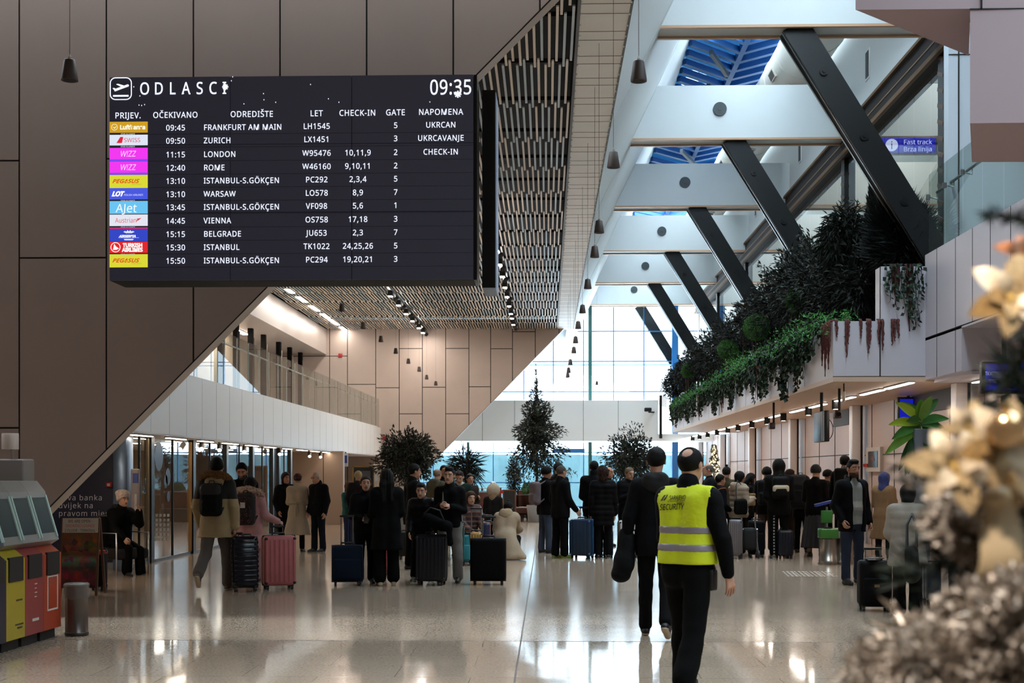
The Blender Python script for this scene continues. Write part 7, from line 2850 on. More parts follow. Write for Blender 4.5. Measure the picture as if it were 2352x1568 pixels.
# advertising totem by the gallery end
q_ = W(835, 1075, 38.5)
t = thing('advert_totem', 'gold-framed black advertising totem with a slim pole under the left gallery end', 'totem', (q_.x, 38.5, 0))
m = MB()
for a, c_ in (((-0.33, 0.3), (-0.29, 1.8)), ((0.29, 0.3), (0.33, 1.8)), ((-0.33, 1.76), (0.33, 1.8)), ((-0.33, 0.3), (0.33, 0.34))):
    m.box((a[0], -0.03, a[1]), (c_[0], 0.03, c_[1]))
m.build('gold_frame', mat('#8d7242', 0.35, metal=0.6), t)
MB().box((-0.29, -0.015, 0.33), (0.29, 0.02, 1.77)).build('black_panel', mat('#0d0c0c', 0.25), t)
MB().box((-0.2, -0.02, 0.9), (0.2, -0.015, 1.65)).build('inner_display', mat('#3a3f45', 0.3), t)
MB().rbox((0, 0, 0.15), (0.7, 0.3, 0.3), 0.02, 2).build('base', mat('#2a2622', 0.5), t)
q_ = W(862, 1080, 39)
t = thing('queue_post', 'slim white post with a round head beside the advertising totem', 'post', (q_.x, 39, 0))
MB().lathe([(0.15, 0), (0.15, 0.02), (0.02, 0.03), (0.02, 1.75)], 16).build('pole', mat('#c9c4bc', 0.3, metal=0.6), t)
MB().ball((0, 0, 1.8), (0.08, 0.06, 0.05)).build('head', mat('#d8d4cc', 0.4), t)
MB().box((-0.05, -0.03, 1.35), (0.07, -0.02, 1.65)).build('notice', mat('#c9d0d0', 0.5), t)
q_ = W(794, 1052, 41)
t = thing('hanging_sign', 'narrow blue and white hanging sign under the left gallery end', 'sign', (q_.x, 41, 1.8))
MB().rbox((0, 0, 0.2), (0.14, 0.05, 0.42), 0.01, 2).build('panel', mat('#b9c6d6', 0.4), t)
MB().box((-0.05, -0.03, 0.1), (0.05, -0.026, 0.34)).build('arrow', mat('#27408c', 0.4), t)
MB().tube([(0, 0, 0.4), (0, 0, 0.45)], 0.02, 8).build('hanger', M_BLACK, t)

strip('strip_light', (-7.6, 17.2, 0), (-7.6, 18.8, 0), 0.07, 2.24, emission((1.0, 0.86, 0.70), 60), 'added unseen strip light brightening the bank corner behind the sandwich board', None)  # unseen strip added to brighten the dim bank corner
# unseen spotlight added to brighten the frosted tree
t = thing('ceiling_spotlight', 'black spotlight added out of view to brighten the frosted tree', 'spotlight', (-0.6, 0.2, 4.6))
m = MB().tube([(0, 0, 4.4), (0, 0, 0.08)], 0.02, 8)
m.tube([(-0.05, -0.06, 0.12), (0.05, 0.06, -0.10)], 0.06, 14)
m.build('housing', M_BLACK, t)
sd = bpy.data.lights.new('added_tree_beam', 'SPOT')
sd.energy, sd.color, sd.spot_size, sd.spot_blend, sd.shadow_soft_size = 420, (1.0, 0.90, 0.80), math.radians(24), 0.5, 0.12
so = link('added_tree_beam', sd)
so.location = (-0.54, 0.27, 4.44)
so.rotation_euler = (Vector((0.62, 1.62, 1.5)) - so.location).to_track_quat('-Z', 'Y').to_euler()

# ================================================================== PLANTS
def leaf_cloud(name, P, D, L, Wd, mats, parent=None, droop=0.0, seed=0, fold=0.25):
    """One mesh of n folded leaves: base points P, directions D, lengths L, widths Wd."""
    r = np.random.default_rng(seed)
    n = len(P)
    P, D = np.asarray(P, float), np.asarray(D, float)
    D = D + np.array([0, 0, -droop])
    D /= np.linalg.norm(D, axis=1)[:, None] + 1e-9
    S_ = np.cross(D, r.normal(size=(n, 3)))
    S_ /= np.linalg.norm(S_, axis=1)[:, None] + 1e-9
    N_ = np.cross(S_, D)
    L = np.broadcast_to(L, n)[:, None] * r.uniform(0.7, 1.2, (n, 1))
    Wd = np.broadcast_to(Wd, n)[:, None] * r.uniform(0.8, 1.15, (n, 1))
    V = np.empty((n, 4, 3))
    V[:, 0] = P
    V[:, 1] = P + D * L * 0.45 + S_ * Wd / 2 + N_ * Wd * fold
    V[:, 2] = P + D * L - np.array([0, 0, 1]) * L * droop * 0.3
    V[:, 3] = P + D * L * 0.45 - S_ * Wd / 2 + N_ * Wd * fold
    b_ = np.arange(n)[:, None] * 4
    F = np.concatenate([b_ + np.array([0, 1, 2]), b_ + np.array([0, 2, 3])])
    mi = r.integers(0, len(mats), n)
    return link(name, np_mesh(name, V.reshape(-1, 3), [F], mats, False, np.concatenate([mi, mi])), parent)


def blob(n, c, r, seed, hollow=0.55, lump=0.25):
    """Points filling a lumpy ellipsoid shell, with outward directions."""
    g_ = np.random.default_rng(seed)
    d = g_.normal(size=(n, 3))
    d /= np.linalg.norm(d, axis=1)[:, None]
    k = 1 + lump * np.sin(d @ g_.normal(size=3) * 4 + 1) * np.cos(d @ g_.normal(size=3) * 5)
    rad = (hollow + (1 - hollow) * g_.random(n) ** 0.6) * k
    p = np.asarray(c) + d * np.asarray(r) * rad[:, None]
    return p, d + g_.normal(size=(n, 3)) * 0.6


def leafmats(*cols):
    return [mat(c_, 0.55, noise=0.2, scale=3, spec=0.3) for c_ in cols]


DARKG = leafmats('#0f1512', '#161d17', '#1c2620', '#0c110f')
MIDG = leafmats('#1d3320', '#254226', '#162a19')
FERNG = leafmats('#3d7f3a', '#4a8c44', '#2f6c36', '#58964c')
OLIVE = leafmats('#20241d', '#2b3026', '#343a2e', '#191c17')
LIME = leafmats('#3f6e30', '#4c7f3a', '#315a2a')
M_BARK = mat('#2c211a', 0.85, noise=0.3, scale=10)

ZPL = 4.0


def shrub(label, c, r, n, L, w_, mats, name='shrub', seed=0, droop=0.1, stem=True, hollow=0.5, lump=0.3, group='shrubs in the long planter'):
    base = Vector((c[0], c[1], ZPL))
    t = thing(name, label, 'shrub', base, 0, group)
    rel = (0, 0, c[2] - ZPL)
    P_, D_ = blob(n, rel, r, seed, hollow, lump)
    P_[:, 2] = np.maximum(P_[:, 2], 0.02)
    leaf_cloud('foliage', P_, D_, L, w_, mats, t, droop, seed)
    if stem:
        m = MB()
        for k in range(4):
            a = k * 1.57 + seed
            m.tube([(0.04 * math.cos(a), 0.04 * math.sin(a), -0.02), (r[0] * 0.25 * math.cos(a), r[1] * 0.25 * math.sin(a), rel[2] * 0.6), (r[0] * 0.5 * math.cos(a), r[1] * 0.5 * math.sin(a), rel[2] + r[2] * 0.3)], [0.035, 0.022, 0.008], 6)
        m.build('stem', M_BARK, t)
    return t


def pp(px, py, Y):
    q_ = W(px, py, Y)
    return (q_.x, q_.y, q_.z)


def rp(px_r, Y):
    return px_r * Y / F_PX


# dark background mass of shrubs, from the far end to the near end
specs = [
    (1553, 880, 48.5, 24, 30, 'dark low shrub at the farthest end of the planter'),
    (1578, 855, 46.0, 28, 34, 'dark rounded shrub near the foot of the farthest strut'),
    (1604, 838, 43.5, 32, 34, 'dark bushy shrub second from the far end of the planter'),
    (1632, 812, 41.0, 36, 48, 'dark bushy shrub below the slim steel post'),
    (1668, 800, 38.6, 40, 58, 'dark spreading shrub left of the small palm'),
    (1702, 772, 36.4, 40, 60, 'dark dense shrub under the small palm'),
    (1742, 740, 34.2, 46, 72, 'dark tall shrub right of the small palm'),
    (1788, 706, 31.8, 52, 92, 'very dark leafy shrub at the foot of the fourth strut'),
    (1826, 668, 29.6, 54, 96, 'dark shrub with ragged crown left of the third strut foot'),
    (1876, 650, 27.4, 62, 100, 'dark leafy shrub at the third strut foot'),
    (1930, 664, 25.6, 64, 96, 'dark dense shrub below the tall drooping bush'),
    (1968, 660, 24.4, 52, 92, 'dark leafy shrub at the inner corner of the planter'),
]
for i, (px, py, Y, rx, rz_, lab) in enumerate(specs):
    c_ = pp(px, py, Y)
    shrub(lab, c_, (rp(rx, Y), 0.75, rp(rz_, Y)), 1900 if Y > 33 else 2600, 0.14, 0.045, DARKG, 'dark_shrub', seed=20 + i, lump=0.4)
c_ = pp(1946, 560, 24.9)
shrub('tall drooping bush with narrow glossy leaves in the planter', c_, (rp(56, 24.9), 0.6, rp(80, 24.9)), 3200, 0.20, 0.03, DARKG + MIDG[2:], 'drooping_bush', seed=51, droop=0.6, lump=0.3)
c_ = pp(2066, 545, 23.2)
shrub('dense dark grass-like clump behind the tall planter corner', c_, (rp(56, 23.2), 0.5, rp(72, 23.2)), 4200, 0.34, 0.02, leafmats('#0a100e', '#0d1512', '#070b0a'), 'grass_clump', seed=52, droop=-0.5, lump=0.15)
# slim cypress
c_ = pp(2013, 500, 24.0)
t = thing('cypress', 'slim dark cypress spire rising from the near planter', 'tree', (c_[0], c_[1], ZPL), 0)
g_ = np.random.default_rng(5)
n = 2600
zz = g_.random(n) ** 0.8 * (pp(2013, 408, 24)[2] - ZPL)
tz = zz / zz.max()
rr_ = (0.34 * (1 - tz) ** 0.7 + 0.03) * g_.random(n) ** 0.4
aa = g_.random(n) * 6.283
P_ = np.stack([rr_ * np.cos(aa), rr_ * np.sin(aa), zz], 1)
D_ = np.stack([np.cos(aa) * 0.5, np.sin(aa) * 0.5, np.full(n, 1.0)], 1)
leaf_cloud('foliage', P_, D_, 0.17, 0.03, DARKG, t, 0, 5)
MB().tube([(0, 0, 0), (0, 0, zz.max() * 0.9)], [0.04, 0.01], 6).build('trunk', M_BARK, t)
# clipped light green balls
for i, (px, py, Y, r_, lab) in enumerate(((1836, 690, 27.9, 34, 'clipped light green ball bush below the ragged shrub'), (1738, 752, 31.8, 34, 'clipped light green ball bush in the middle of the planter'), (1672, 804, 36.0, 26, 'clipped light green ball bush below the small palm'), (1580, 852, 43.4, 16, 'small clipped light green ball bush near the far planter end'))):
    c_ = pp(px, py, Y)
    shrub(lab, c_, (rp(r_, Y) * 0.85, rp(r_, Y) * 0.85, rp(r_, Y) * 0.85), 3000, 0.05, 0.02, LIME, 'ball_bush', seed=60 + i, hollow=0.88, lump=0.03, group='clipped ball bushes')
# small palm on a stem
c_ = pp(1708, 700, 35.0)
t = thing('small_palm', 'small tufted palm on a bare stem against the bright glazing', 'palm', (c_[0], c_[1], ZPL), 0)
h_ = c_[2] - ZPL
P_, D_ = [], []
for (z, r_) in ((h_, 0.34), (h_ - 0.42, 0.28)):
    for k in range(26):
        a = k * 2.4
        P_.append((0, 0, z))
        D_.append((math.cos(a), math.sin(a), 0.25 - 0.5 * (k % 3) / 2))
leaf_cloud('fronds', np.array(P_), np.array(D_), 0.36, 0.07, DARKG, t, 0.1, 6)
MB().tube([(0, 0, 0), (0.02, 0, h_ * 0.5), (0, 0, h_)], [0.05, 0.04, 0.03], 8).build('trunk', M_BARK, t)

# feathery ferns along the front edge
ys = np.linspace(22.6, 48.8, 22)
for i, y in enumerate(ys):
    t = thing('trailing_fern', '%s feathery bright green fern along the front edge of the planter' % nth(i, len(ys)), 'fern', (XP + 0.28, y, ZPL), 0, 'feathery ferns on the planter edge')
    g_ = np.random.default_rng(100 + i)
    P_, D_ = [], []
    big = 1.15 if 3 > i or i in (6, 7, 8) else 0.9
    for k in range(70):
        a = g_.uniform(0, 6.283)
        el = g_.uniform(0.15, 1.3)
        d0 = np.array([math.cos(a) * math.cos(el), math.sin(a) * math.cos(el), math.sin(el)])
        d0[0] -= 0.35
        ln = g_.uniform(0.45, 0.8) * big
        for s_ in np.linspace(0.15, 1, 13):
            q_ = d0 * ln * s_ + np.array([0, 0, -0.55 * ln * s_ * s_]) + g_.normal(size=3) * 0.012
            P_.append(q_)
            D_.append(d0 * 0.4 + g_.normal(size=3))
    leaf_cloud('fronds', np.array(P_) + np.array([0, 0, 0.05]), np.array(D_), 0.085, 0.018, FERNG if i not in (4, 5, 12) else FERNG + MIDG, t, 0.1, i)
    m = MB()
    for k in range(7):
        a = k * 0.9
        m.tube([(0, 0, -0.01), (0.1 * math.cos(a) - 0.08, 0.12 * math.sin(a), 0.16)], 0.008, 5)
    m.build('stem', mat('#2c4a22', 0.7), t)

# ivy hanging over the front
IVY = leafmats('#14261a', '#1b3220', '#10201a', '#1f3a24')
iv = [(23.3, 0.75), (24.6, 1.05), (25.8, 1.15), (27.0, 0.8), (28.6, 1.1), (30.2, 1.05), (31.6, 0.7), (33.2, 0.95), (34.8, 0.8), (36.5, 1.0), (38.4, 0.75), (40.0, 0.9), (41.8, 0.8), (43.6, 0.95), (45.4, 0.8), (47.4, 0.9), (49.0, 0.85)]
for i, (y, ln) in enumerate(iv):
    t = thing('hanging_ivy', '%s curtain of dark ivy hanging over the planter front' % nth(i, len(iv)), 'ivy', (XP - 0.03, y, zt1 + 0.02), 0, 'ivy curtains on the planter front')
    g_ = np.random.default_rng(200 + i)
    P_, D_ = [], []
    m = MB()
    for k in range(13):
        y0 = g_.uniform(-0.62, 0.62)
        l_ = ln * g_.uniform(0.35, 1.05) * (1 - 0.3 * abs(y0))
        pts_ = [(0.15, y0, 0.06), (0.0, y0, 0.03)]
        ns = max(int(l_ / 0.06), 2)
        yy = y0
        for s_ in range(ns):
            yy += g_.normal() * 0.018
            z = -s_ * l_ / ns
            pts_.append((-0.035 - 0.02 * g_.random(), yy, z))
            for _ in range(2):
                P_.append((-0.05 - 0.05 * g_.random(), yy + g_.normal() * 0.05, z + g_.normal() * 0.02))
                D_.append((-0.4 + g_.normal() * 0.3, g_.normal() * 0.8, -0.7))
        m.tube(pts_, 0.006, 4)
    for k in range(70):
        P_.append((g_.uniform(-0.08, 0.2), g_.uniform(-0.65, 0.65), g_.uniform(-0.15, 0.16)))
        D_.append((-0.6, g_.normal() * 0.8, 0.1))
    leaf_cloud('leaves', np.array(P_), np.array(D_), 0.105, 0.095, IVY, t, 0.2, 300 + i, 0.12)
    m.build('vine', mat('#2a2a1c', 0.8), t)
# ivy at the parapet corner
t = thing('hanging_ivy', 'long thin ivy strands hanging at the joint of planter and parapet', 'ivy', (xe - 0.12, YP - 0.04, ztt), 0)
g_ = np.random.default_rng(9)
P_, D_ = [], []
m = MB()
for k in range(11):
    x0_ = -0.55 + 0.06 * k
    l_ = [0.55, 0.7, 0.5, 0.8, 0.65, 0.9, 0.75, 1.0, 1.05, 1.0, 0.5][k]
    if k == 8:
        l_ = 1.15
    pts_ = [(x0_, 0.12, 0.05)]
    for s_ in range(int(l_ / 0.055)):
        xx = x0_ + 0.02 * math.sin(s_ * 0.7 + k)
        pts_.append((xx, -0.04, 0.03 - s_ * 0.055))
        P_.append((xx + g_.normal() * 0.025, -0.06, 0.03 - s_ * 0.055))
        D_.append((g_.normal(), -0.3, -0.7))
    m.tube(pts_, 0.005, 4)
leaf_cloud('leaves', np.array(P_), np.array(D_), 0.085, 0.075, IVY, t, 0.2, 9, 0.1)
m.build('vine', mat('#2a2a1c', 0.8), t)

# drooping amaranth tassels
AMA = mat('#5a2c2a', 0.85, noise=0.3, scale=30, bump=0.6, bscale=80)


def amaranth(label, loc, xs_, lens, along='x', color=AMA):
    t = thing('amaranth', label, 'plant', loc, 0, 'drooping amaranth tassels')
    for (x, l_) in zip(xs_, lens):
        m = MB()
        g_ = np.random.default_rng(int(abs(x) * 1000) + 3)
        n_ = 12
        pts_ = [((x, 0.10, 0.04) if along == 'x' else (0.10, x, 0.04))]
        rs = [0.012]
        for k in range(n_):
            s_ = k / (n_ - 1)
            o_ = g_.normal() * 0.006
            pts_.append((x + o_, -0.035, 0.01 - l_ * s_) if along == 'x' else (-0.035, x + o_, 0.01 - l_ * s_))
            rs.append(0.021 * (1 - s_) ** 0.6 + 0.007 * (k % 2) + 0.003)
        m.tube(pts_, rs, 7)
        m.build('tassel', color, t)
    return t


amaranth('row of dull red amaranth tassels on the front panel of the planter', (5.35, YP - 0.03, zt1), [-0.52, -0.36, -0.33, -0.12, 0.0, 0.03, 0.18, 0.24, 0.40, 0.44, 0.5], [0.28, 0.62, 0.4, 0.30, 0.55, 0.4, 0.4, 0.5, 0.42, 0.35, 0.3])
amaranth('deep red amaranth tassels hanging from the tall planter corner', (xj + 0.24, YP - 0.03, ztt), [-0.05, 0.0, 0.05, 0.19, 0.23, 0.27], [0.45, 0.66, 0.4, 0.55, 1.1, 0.7], 'x', mat('#3c0f10', 0.85, noise=0.3, scale=30, bump=0.6, bscale=80))
for i, y in enumerate((22.4, 29.6, 35.6, 41.0)):
    amaranth('%s bunch of dull red amaranth tassels among the ivy of the planter' % nth(i, 4), (XP - 0.0, y, zt1), [-0.3, -0.2, -0.05, 0.05, 0.2, 0.3], [0.5, 0.8, 0.6, 0.9, 0.5, 0.7], 'y')

# potted trees of the hall
def pot_tree(label, px, Y, zc, r, n, L, w_, mats, seed, name='potted_tree', pot='#6d6a66', cone=False, droop=0.1, pr=0.32, hollow=0.3, lump=0.35):
    q_ = W(px, 1100, Y)
    t = thing(name, label, 'tree', (q_.x, Y, 0))
    MB().lathe([(pr * 0.8, 0), (pr, 0.55), (pr * 0.94, 0.55), (pr * 0.9, 0.5)], 24).build('pot', mat(pot, 0.5), t)
    m = MB().tube([(0, 0, 0.45), (0.02, 0, zc * 0.6), (0, 0, zc + r[2] * 0.5)], [0.05, 0.04, 0.012], 8)
    g_ = np.random.default_rng(seed)
    for k in range(14):
        a = k * 2.4
        z = zc - r[2] * 0.7 + 1.4 * r[2] * k / 14
        f_ = math.sqrt(max(0.05, 1 - ((z - zc) / r[2]) ** 2)) if not cone else (1 - (z - zc + r[2]) / (2 * r[2])) * 1.1
        m.tube([(0, 0, z - 0.15), (r[0] * f_ * 0.7 * math.cos(a), r[1] * f_ * 0.7 * math.sin(a), z + 0.2)], [0.016, 0.004], 5)
    m.build('trunk', M_BARK, t)
    P_, D_ = blob(n, (0, 0, zc), r, seed, hollow, lump)
    if cone:
        k = np.clip((P_[:, 2] - (zc - r[2])) / (2 * r[2]), 0, 1)
        sc = np.where(k < 0.25, 1.0, 1.25 * (1 - k) ** 0.9 + 0.06) * (1 + 0.25 * np.sin(P_[:, 2] * 9))
        P_[:, 0] *= sc
        P_[:, 1] *= sc
    leaf_cloud('foliage', P_, D_, L, w_, mats, t, droop, seed)
    return t


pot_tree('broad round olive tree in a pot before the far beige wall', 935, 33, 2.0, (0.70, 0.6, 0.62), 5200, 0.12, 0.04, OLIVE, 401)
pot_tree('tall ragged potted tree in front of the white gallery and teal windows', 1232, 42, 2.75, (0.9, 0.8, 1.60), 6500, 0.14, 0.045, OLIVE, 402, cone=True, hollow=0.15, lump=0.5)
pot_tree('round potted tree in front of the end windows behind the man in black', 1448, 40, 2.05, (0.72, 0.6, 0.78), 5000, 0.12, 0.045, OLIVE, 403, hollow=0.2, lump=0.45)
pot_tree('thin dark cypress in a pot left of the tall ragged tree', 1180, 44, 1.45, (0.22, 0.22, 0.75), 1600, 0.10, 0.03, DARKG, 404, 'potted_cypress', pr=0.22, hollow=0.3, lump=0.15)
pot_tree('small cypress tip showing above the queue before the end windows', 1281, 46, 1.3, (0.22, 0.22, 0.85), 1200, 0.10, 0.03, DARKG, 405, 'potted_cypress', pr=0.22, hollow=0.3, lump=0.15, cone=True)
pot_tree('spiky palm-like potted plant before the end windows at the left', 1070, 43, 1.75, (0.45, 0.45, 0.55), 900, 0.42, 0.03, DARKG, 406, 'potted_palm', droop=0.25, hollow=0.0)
for i, (px, lab) in enumerate(((1213, 'bright green round box shrub left of the blue window post'), (1236, 'green round box shrub right beside the first one at the cafe'))):
    pot_tree(lab, px, 47, 0.98, (0.22, 0.22, 0.24), 1300, 0.06, 0.03, LIME, 410 + i, 'box_shrub', pot='#9fb0b2', pr=0.2, hollow=0.8, lump=0.05)

# lit Christmas tree under the right soffit
q_ = W(1640, 1100, 44)
t = thing('christmas_tree', 'slim Christmas tree covered in warm lights before the right wall', 'tree', (q_.x, 44, 0))
g_ = np.random.default_rng(3)
n = 3600
zz = 0.35 + 2.2 * g_.random(n) ** 0.85
rad = 0.42 * (1 - (zz - 0.3) / 2.35) * (0.75 + 0.25 * np.sin(zz * 22)) * g_.random(n) ** 0.4
aa = g_.random(n) * 6.283
P_ = np.stack([rad * np.cos(aa), rad * np.sin(aa), zz], 1)
D_ = np.stack([np.cos(aa), np.sin(aa), np.full(n, -0.2)], 1)
leaf_cloud('foliage', P_, D_, 0.10, 0.02, MIDG + leafmats('#6d6a5a', '#8a8674'), t, 0.1, 3)
MB().tube([(0, 0, 0), (0, 0, 2.5)], [0.04, 0.01], 8).lathe([(0.22, 0), (0.22, 0.03), (0.05, 0.05)], 16).build('trunk', M_BARK, t)
m = MB()
for k in range(230):
    z = 0.4 + 2.1 * g_.random() ** 0.85
    r_ = 0.43 * (1 - (z - 0.3) / 2.35)
    a = g_.random() * 6.283
    m.cbox((r_ * math.cos(a), r_ * math.sin(a), z), (0.03, 0.03, 0.03))
lt = m.build('fairy_lights', emission((1.0, 0.72, 0.38), 2.6), t)
lt['kind'] = 'stuff'

# dracaena on a grey pedestal at the right
Yd = 17.2
q_ = W(2113, 985, Yd)
t = thing('leafy_plant', 'big-leaved green plant in a slim grey pedestal planter at the right', 'plant', (q_.x, Yd, 0))
MB().rbox((0, 0, q_.z / 2), (0.2, 0.2, q_.z), 0.01, 2).build('pedestal', mat('#6b727c', 0.45), t)
g_ = np.random.default_rng(12)
m = MB()
mats_ = [mat('#6c9a30', 0.35, noise=0.15), mat('#3c7530', 0.35, noise=0.15), mat('#a9c23c', 0.35), mat('#28572a', 0.35)]
specs_ = [(-0.9, 0.75, 0.42, 2), (-1.0, 0.35, 0.40, 2), (-0.75, 0.9, 0.34, 0), (0.55, 0.8, 0.36, 1), (0.85, 0.5, 0.36, 1), (0.2, 1.0, 0.36, 0), (-0.9, 0.0, 0.38, 1), (-1.0, -0.35, 0.42, 0), (-0.7, -0.8, 0.4, 3), (-0.5, -1.0, 0.42, 3), (0.6, -0.4, 0.36, 1), (0.8, 0.0, 0.34, 3), (0.3, -0.9, 0.32, 3), (-0.35, 0.6, 0.32, 1), (0.0, 0.8, 0.3, 0), (-0.2, -0.6, 0.36, 3), (0.9, 0.3, 0.3, 1), (-0.6, 0.45, 0.3, 1)]
for i, (dx, dz, L_, mi_) in enumerate(specs_):
    d0 = Vector((dx, g_.uniform(-0.6, 0.3), dz)).normalized()
    side = d0.cross(Vector((0.1, -1, 0.35))).normalized()
    base = Vector((g_.uniform(-0.03, 0.03), 0, q_.z + 0.02 + 0.10 * max(dz, -0.3)))
    n_ = 8
    vs = []
    for k in range(n_ + 1):
        s_ = k / n_
        c_ = base + d0 * L_ * 1.25 * s_ + Vector((0, 0, -0.16 * s_ * s_ * (1 if dz < 0.6 else 0.5)))
        ww = 0.055 * 1.2 * math.sin(PI * min(s_ * 0.92 + 0.06, 1)) ** 0.8
        up = side.cross(d0)
        vs += [c_ - side * ww + up * 0.012, c_, c_ + side * ww + up * 0.012]
    m.mat(mi_)
    m.add(vs, [f_ for k in range(n_) for f_ in ((3 * k, 3 * k + 1, 3 * k + 4, 3 * k + 3), (3 * k + 1, 3 * k + 2, 3 * k + 5, 3 * k + 4))], True)
m.build('leaves', mats_, t)
MB().tube([(0, 0, q_.z - 0.02), (0.0, 0, q_.z + 0.18)], [0.02, 0.015], 8).build('stem', mat('#5a6a34', 0.6), t)

# ================================================================== FROSTED CHRISTMAS TREE IN THE FOREGROUND
TX, TY2 = 0.74, 1.75
t = thing('christmas_tree', 'frosted and glittering Christmas tree close to the camera at the right edge', 'tree', (TX, TY2, 0))
MB().lathe([(0.24, 0), (0.26, 0.02), (0.05, 0.05)], 20).build('stand', mat('#2a211b', 0.5), t)
MB().tube([(0, 0, 0.03), (0, 0, 1.95)], [0.04, 0.008], 10).build('trunk', mat('#2a1b12', 0.9, noise=0.3, scale=20), t)
FROST = [mat('#b9ada0', 0.35, metal=0.35, noise=0.3, scale=60), mat('#a39687', 0.35, metal=0.4), mat('#dcd2c6', 0.4), mat('#8d8073', 0.4, metal=0.3)]
PINE = leafmats('#141d16', '#1b271c', '#222f22')
g_ = np.random.default_rng(77)
m = MB()
GP, GD, FP, FD = [], [], [], []
nb = 96
for i in range(nb):
    z = 0.25 + 1.5 * (i / nb)
    R_ = 0.58 * (1 - (z - 0.1) / 2.45) + 0.03 if z < 1.6 else 0.16
    a = i * 2.39996
    d0 = Vector((math.cos(a), math.sin(a), -0.12 + 0.25 * (z / 2.3)))
    tip = d0 * R_ * g_.uniform(0.8, 1.05) + Vector((0, 0, z))
    m.tube([(0, 0, z), d0 * R_ * 0.5 + Vector((0, 0, z + 0.02)), tip], [0.01, 0.007, 0.003], 5)
    frosted = (z < 1.42 or 1.50 < z < 1.66) and (i % 7 != 0)
    n_ = 150 if z > 0.8 else 60
    for k in range(n_):
        s_ = g_.uniform(0.25, 1.0)
        q_ = Vector((0, 0, z)).lerp(tip, s_) + Vector(g_.normal(size=3)) * 0.012
        dd = d0 * 0.8 + Vector(g_.normal(size=3)) * 0.6
        (FP if frosted and g_.random() < 0.85 else GP).append(tuple(q_))
        (FD if len(FP) > len(FD) else GD).append(tuple(dd))
m.build('branches', mat('#22170f', 0.9), t)
leaf_cloud('needles', np.array(GP), np.array(GD), 0.05, 0.004, PINE, t, 0, 1, 0.1)
leaf_cloud('frosted_needles', np.array(FP), np.array(FD), 0.045, 0.010, FROST, t, 0, 2, 0.2)
# thick glittering boughs on the near side of the tree
for ci, (px, py, Yc, rx, rz_, n_) in enumerate(((2215, 1195, 1.62, 65, 85, 1500), (2170, 1535, 1.55, 190, 95, 4200), (2330, 1430, 1.52, 130, 110, 3000), (2340, 1300, 1.66, 90, 120, 1500), (2350, 870, 1.72, 60, 110, 0), (2300, 1130, 1.64, 90, 90, 1300))):
    c_ = W(px, py, Yc) - Vector((TX, TY2, 0))
    if n_:
        P_, D_ = blob(int(n_ * 2.6), c_, (rp(rx, Yc), 0.09, rp(rz_, Yc)), 500 + ci, 0.35, 0.3)
        leaf_cloud('frosted_bough', P_, D_, 0.013, 0.009, FROST, t, 0, 20 + ci, 0.3)
    P_, D_ = blob(500, c_ + Vector((0.02, 0.04, -0.01)), (rp(rx, Yc), 0.09, rp(rz_, Yc)), 600 + ci, 0.2, 0.3)
    dk = leaf_cloud('needle_bough', P_, D_, 0.05, 0.004, PINE + [mat('#2c1a10', 0.9)], t, 0, 40 + ci, 0.1)
    bt_ = MB().tube([(0, 0, c_.z + 0.02), c_ * 0.6 + Vector((0, 0, c_.z * 0.4)), c_], [0.012, 0.009, 0.004], 6).build('bough', mat('#2a1b12', 0.9), t)
# a long bare dark twig reaching to the left at the top and one low down
for (px0, py0, px1, py1, Y0) in ((2400, 512, 2268, 492, 1.62), (2140, 1460, 2000, 1498, 1.6), (2380, 900, 2330, 860, 1.7)):
    a_, e_ = W(px0, py0, Y0 + 0.05) - Vector((TX, TY2, 0)), W(px1, py1, Y0) - Vector((TX, TY2, 0))
    P_, D_ = [], []
    for k in range(170):
        s_ = g_.random()
        P_.append(tuple(a_.lerp(e_, s_)))
        D_.append(tuple((e_ - a_).normalized() * 0.9 + Vector(g_.normal(size=3)) * 0.45))
    tw = MB().tube([Vector((0, 0, a_.z - 0.02)), a_, e_], [0.008, 0.005, 0.002], 6).build('twig', mat('#1c140e', 0.9), t)
    leaf_cloud('twig_needles', np.array(P_), np.array(D_), 0.022, 0.003, PINE, tw, 0, 4, 0.1)


P_, D_ = blob(900, (0.03, 0.02, 1.82), (0.13, 0.12, 0.17), 801, 0.15, 0.2)
leaf_cloud('needle_crown', P_, D_, 0.05, 0.004, PINE, t, 0, 81, 0.1)


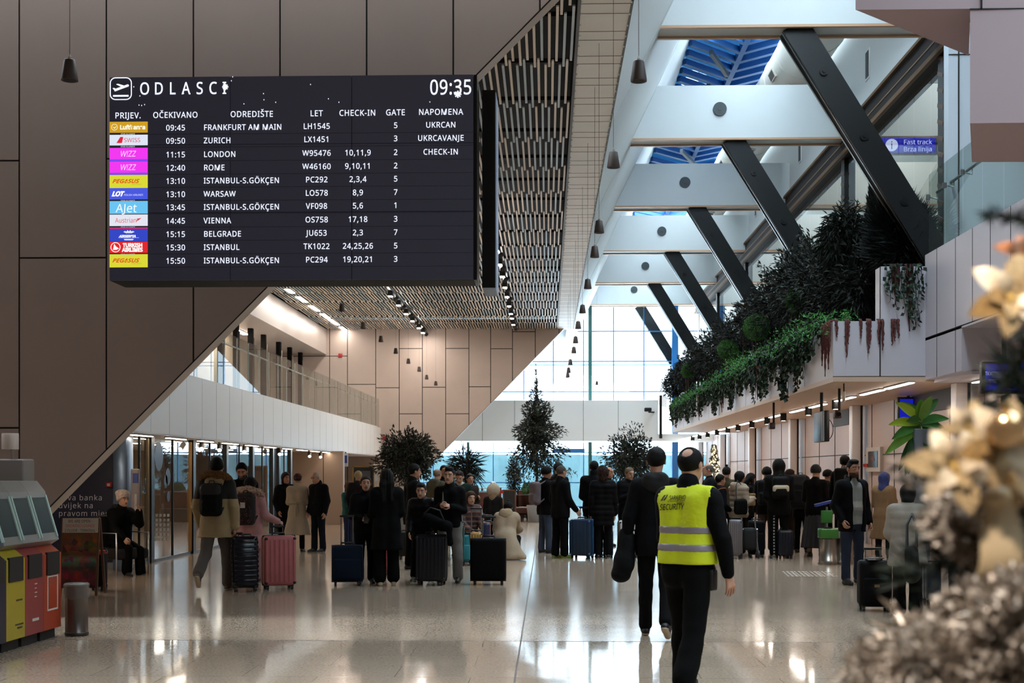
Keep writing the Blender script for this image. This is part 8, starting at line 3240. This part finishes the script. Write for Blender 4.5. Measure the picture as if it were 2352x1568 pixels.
def poinsettia(label, px, py, Y, r, rz, tiltx, cols, seed):
    q_ = W(px, py, Y)
    o = thing('poinsettia_ornament', label, 'ornament', q_, 0, 'gold poinsettias on the frosted tree')
    g_ = np.random.default_rng(seed)
    Rm = (Matrix.Rotation(tiltx, 4, 'X') @ Matrix.Rotation(rz, 4, 'Z'))
    for layer, (n_, sc, el) in enumerate(((6, 1.0, 0.15), (5, 0.68, 0.55))):
        for k in range(n_):
            a = 2 * PI * k / n_ + layer * 0.5 + g_.uniform(-0.15, 0.15)
            d0 = Vector((math.cos(a) * math.cos(el), math.sin(a) * math.cos(el), math.sin(el)))
            sd = Vector((-math.sin(a), math.cos(a), 0))
            L_ = r * sc * g_.uniform(0.85, 1.1)
            vs = []
            m = MB()
            for j in range(8):
                s_ = j / 7
                c_ = d0 * L_ * s_ + Vector((0, 0, 0.12 * L_ * math.sin(s_ * PI) - 0.1 * L_ * s_ * s_))
                w_ = L_ * 0.27 * math.sin(PI * min(0.05 + s_ * 0.95, 1)) ** 0.75
                vs += [Rm @ (c_ - sd * w_ + Vector((0, 0, 0.18 * w_))), Rm @ c_, Rm @ (c_ + sd * w_ + Vector((0, 0, 0.18 * w_)))]
            m.add(vs, [f_ for j in range(7) for f_ in ((3 * j, 3 * j + 1, 3 * j + 4, 3 * j + 3), (3 * j + 1, 3 * j + 2, 3 * j + 5, 3 * j + 4))], True)
            m.build('petal', cols[(k + layer) % len(cols)], o)
    m = MB()
    for k in range(9):
        v_ = Rm @ Vector((0.12 * r * math.cos(k * 2.4) * (k / 9), 0.12 * r * math.sin(k * 2.4) * (k / 9), 0.12 * r))
        m.ball(v_, 0.05 * r, 8, 5)
    m.build('stamen', mat('#c9a862', 0.3, metal=0.7), o)
    return o


GOLD = [mat('#b38c55', 0.42, metal=0.35, noise=0.3, scale=90, bump=0.6, bscale=400), mat('#c7a87a', 0.45, metal=0.25, noise=0.3, scale=90, bump=0.6, bscale=400), mat('#d9c3a4', 0.45, metal=0.2, noise=0.2, scale=90)]
poinsettia('gold poinsettia ornament highest on the frosted tree', 2318, 690, 1.62, 0.062, 0.3, 1.25, GOLD, 1)
poinsettia('large pale gold poinsettia ornament left of the others on the frosted tree', 2188, 1075, 1.52, 0.058, 0.9, 1.35, GOLD[1:], 2)
poinsettia('gold poinsettia ornament right of the large pale one', 2300, 1025, 1.50, 0.058, 0.2, 1.5, GOLD, 3)
poinsettia('copper gold poinsettia ornament at the very right edge', 2362, 600, 1.66, 0.05, 0.5, 1.0, [mat('#a8683a', 0.45, metal=0.3, noise=0.3, scale=90)], 4)
poinsettia('pale poinsettia ornament between the two large ones on the frosted tree', 2222, 985, 1.56, 0.036, 1.2, 1.45, GOLD[1:], 5)
poinsettia('gold poinsettia ornament under the bright bulb at the right', 2345, 1090, 1.54, 0.055, 0.1, 1.3, GOLD, 6)
q_ = W(2310, 985, 1.47)
o = thing('bauble', 'shiny champagne gold bauble above the gold poinsettias', 'bauble', q_)
MB().ball((0, 0, 0), 0.022, 24, 16).build('ball', mat('#c9a478', 0.18, metal=0.8), o)
MB().lathe([(0.006, 0.02), (0.006, 0.028)], 12).build('cap', mat('#a8884a', 0.3, metal=0.9), o)
# cream ribbon hanging
a_ = W(2290, 1140, 1.52)
o = thing('ribbon', 'broad cream ribbon tail hanging down from the gold poinsettias', 'ribbon', a_)
m = MB()
vs, n_ = [], 16
for j in range(n_ + 1):
    s_ = j / n_
    z = -s_ * 0.150
    x = 0.010 * math.sin(s_ * 4.0) - 0.012 * s_
    w_ = 0.020 + 0.008 * math.sin(s_ * PI) - 0.006 * s_
    vs += [(x - w_, 0.006 * math.sin(s_ * 9), z), (x, -0.004 + 0.006 * math.sin(s_ * 9), z), (x + w_, 0.006 * math.sin(s_ * 9 + 0.8), z)]
m.add(vs, [f_ for j in range(n_) for f_ in ((3 * j, 3 * j + 1, 3 * j + 4, 3 * j + 3), (3 * j + 1, 3 * j + 2, 3 * j + 5, 3 * j + 4))], True)
m.build('tail', mat('#a8906c', 0.55, sheen=0.3), o)
MB().ball((0, -0.004, 0.0), (0.016, 0.01, 0.012)).build('knot', mat('#b39a74', 0.55), o)
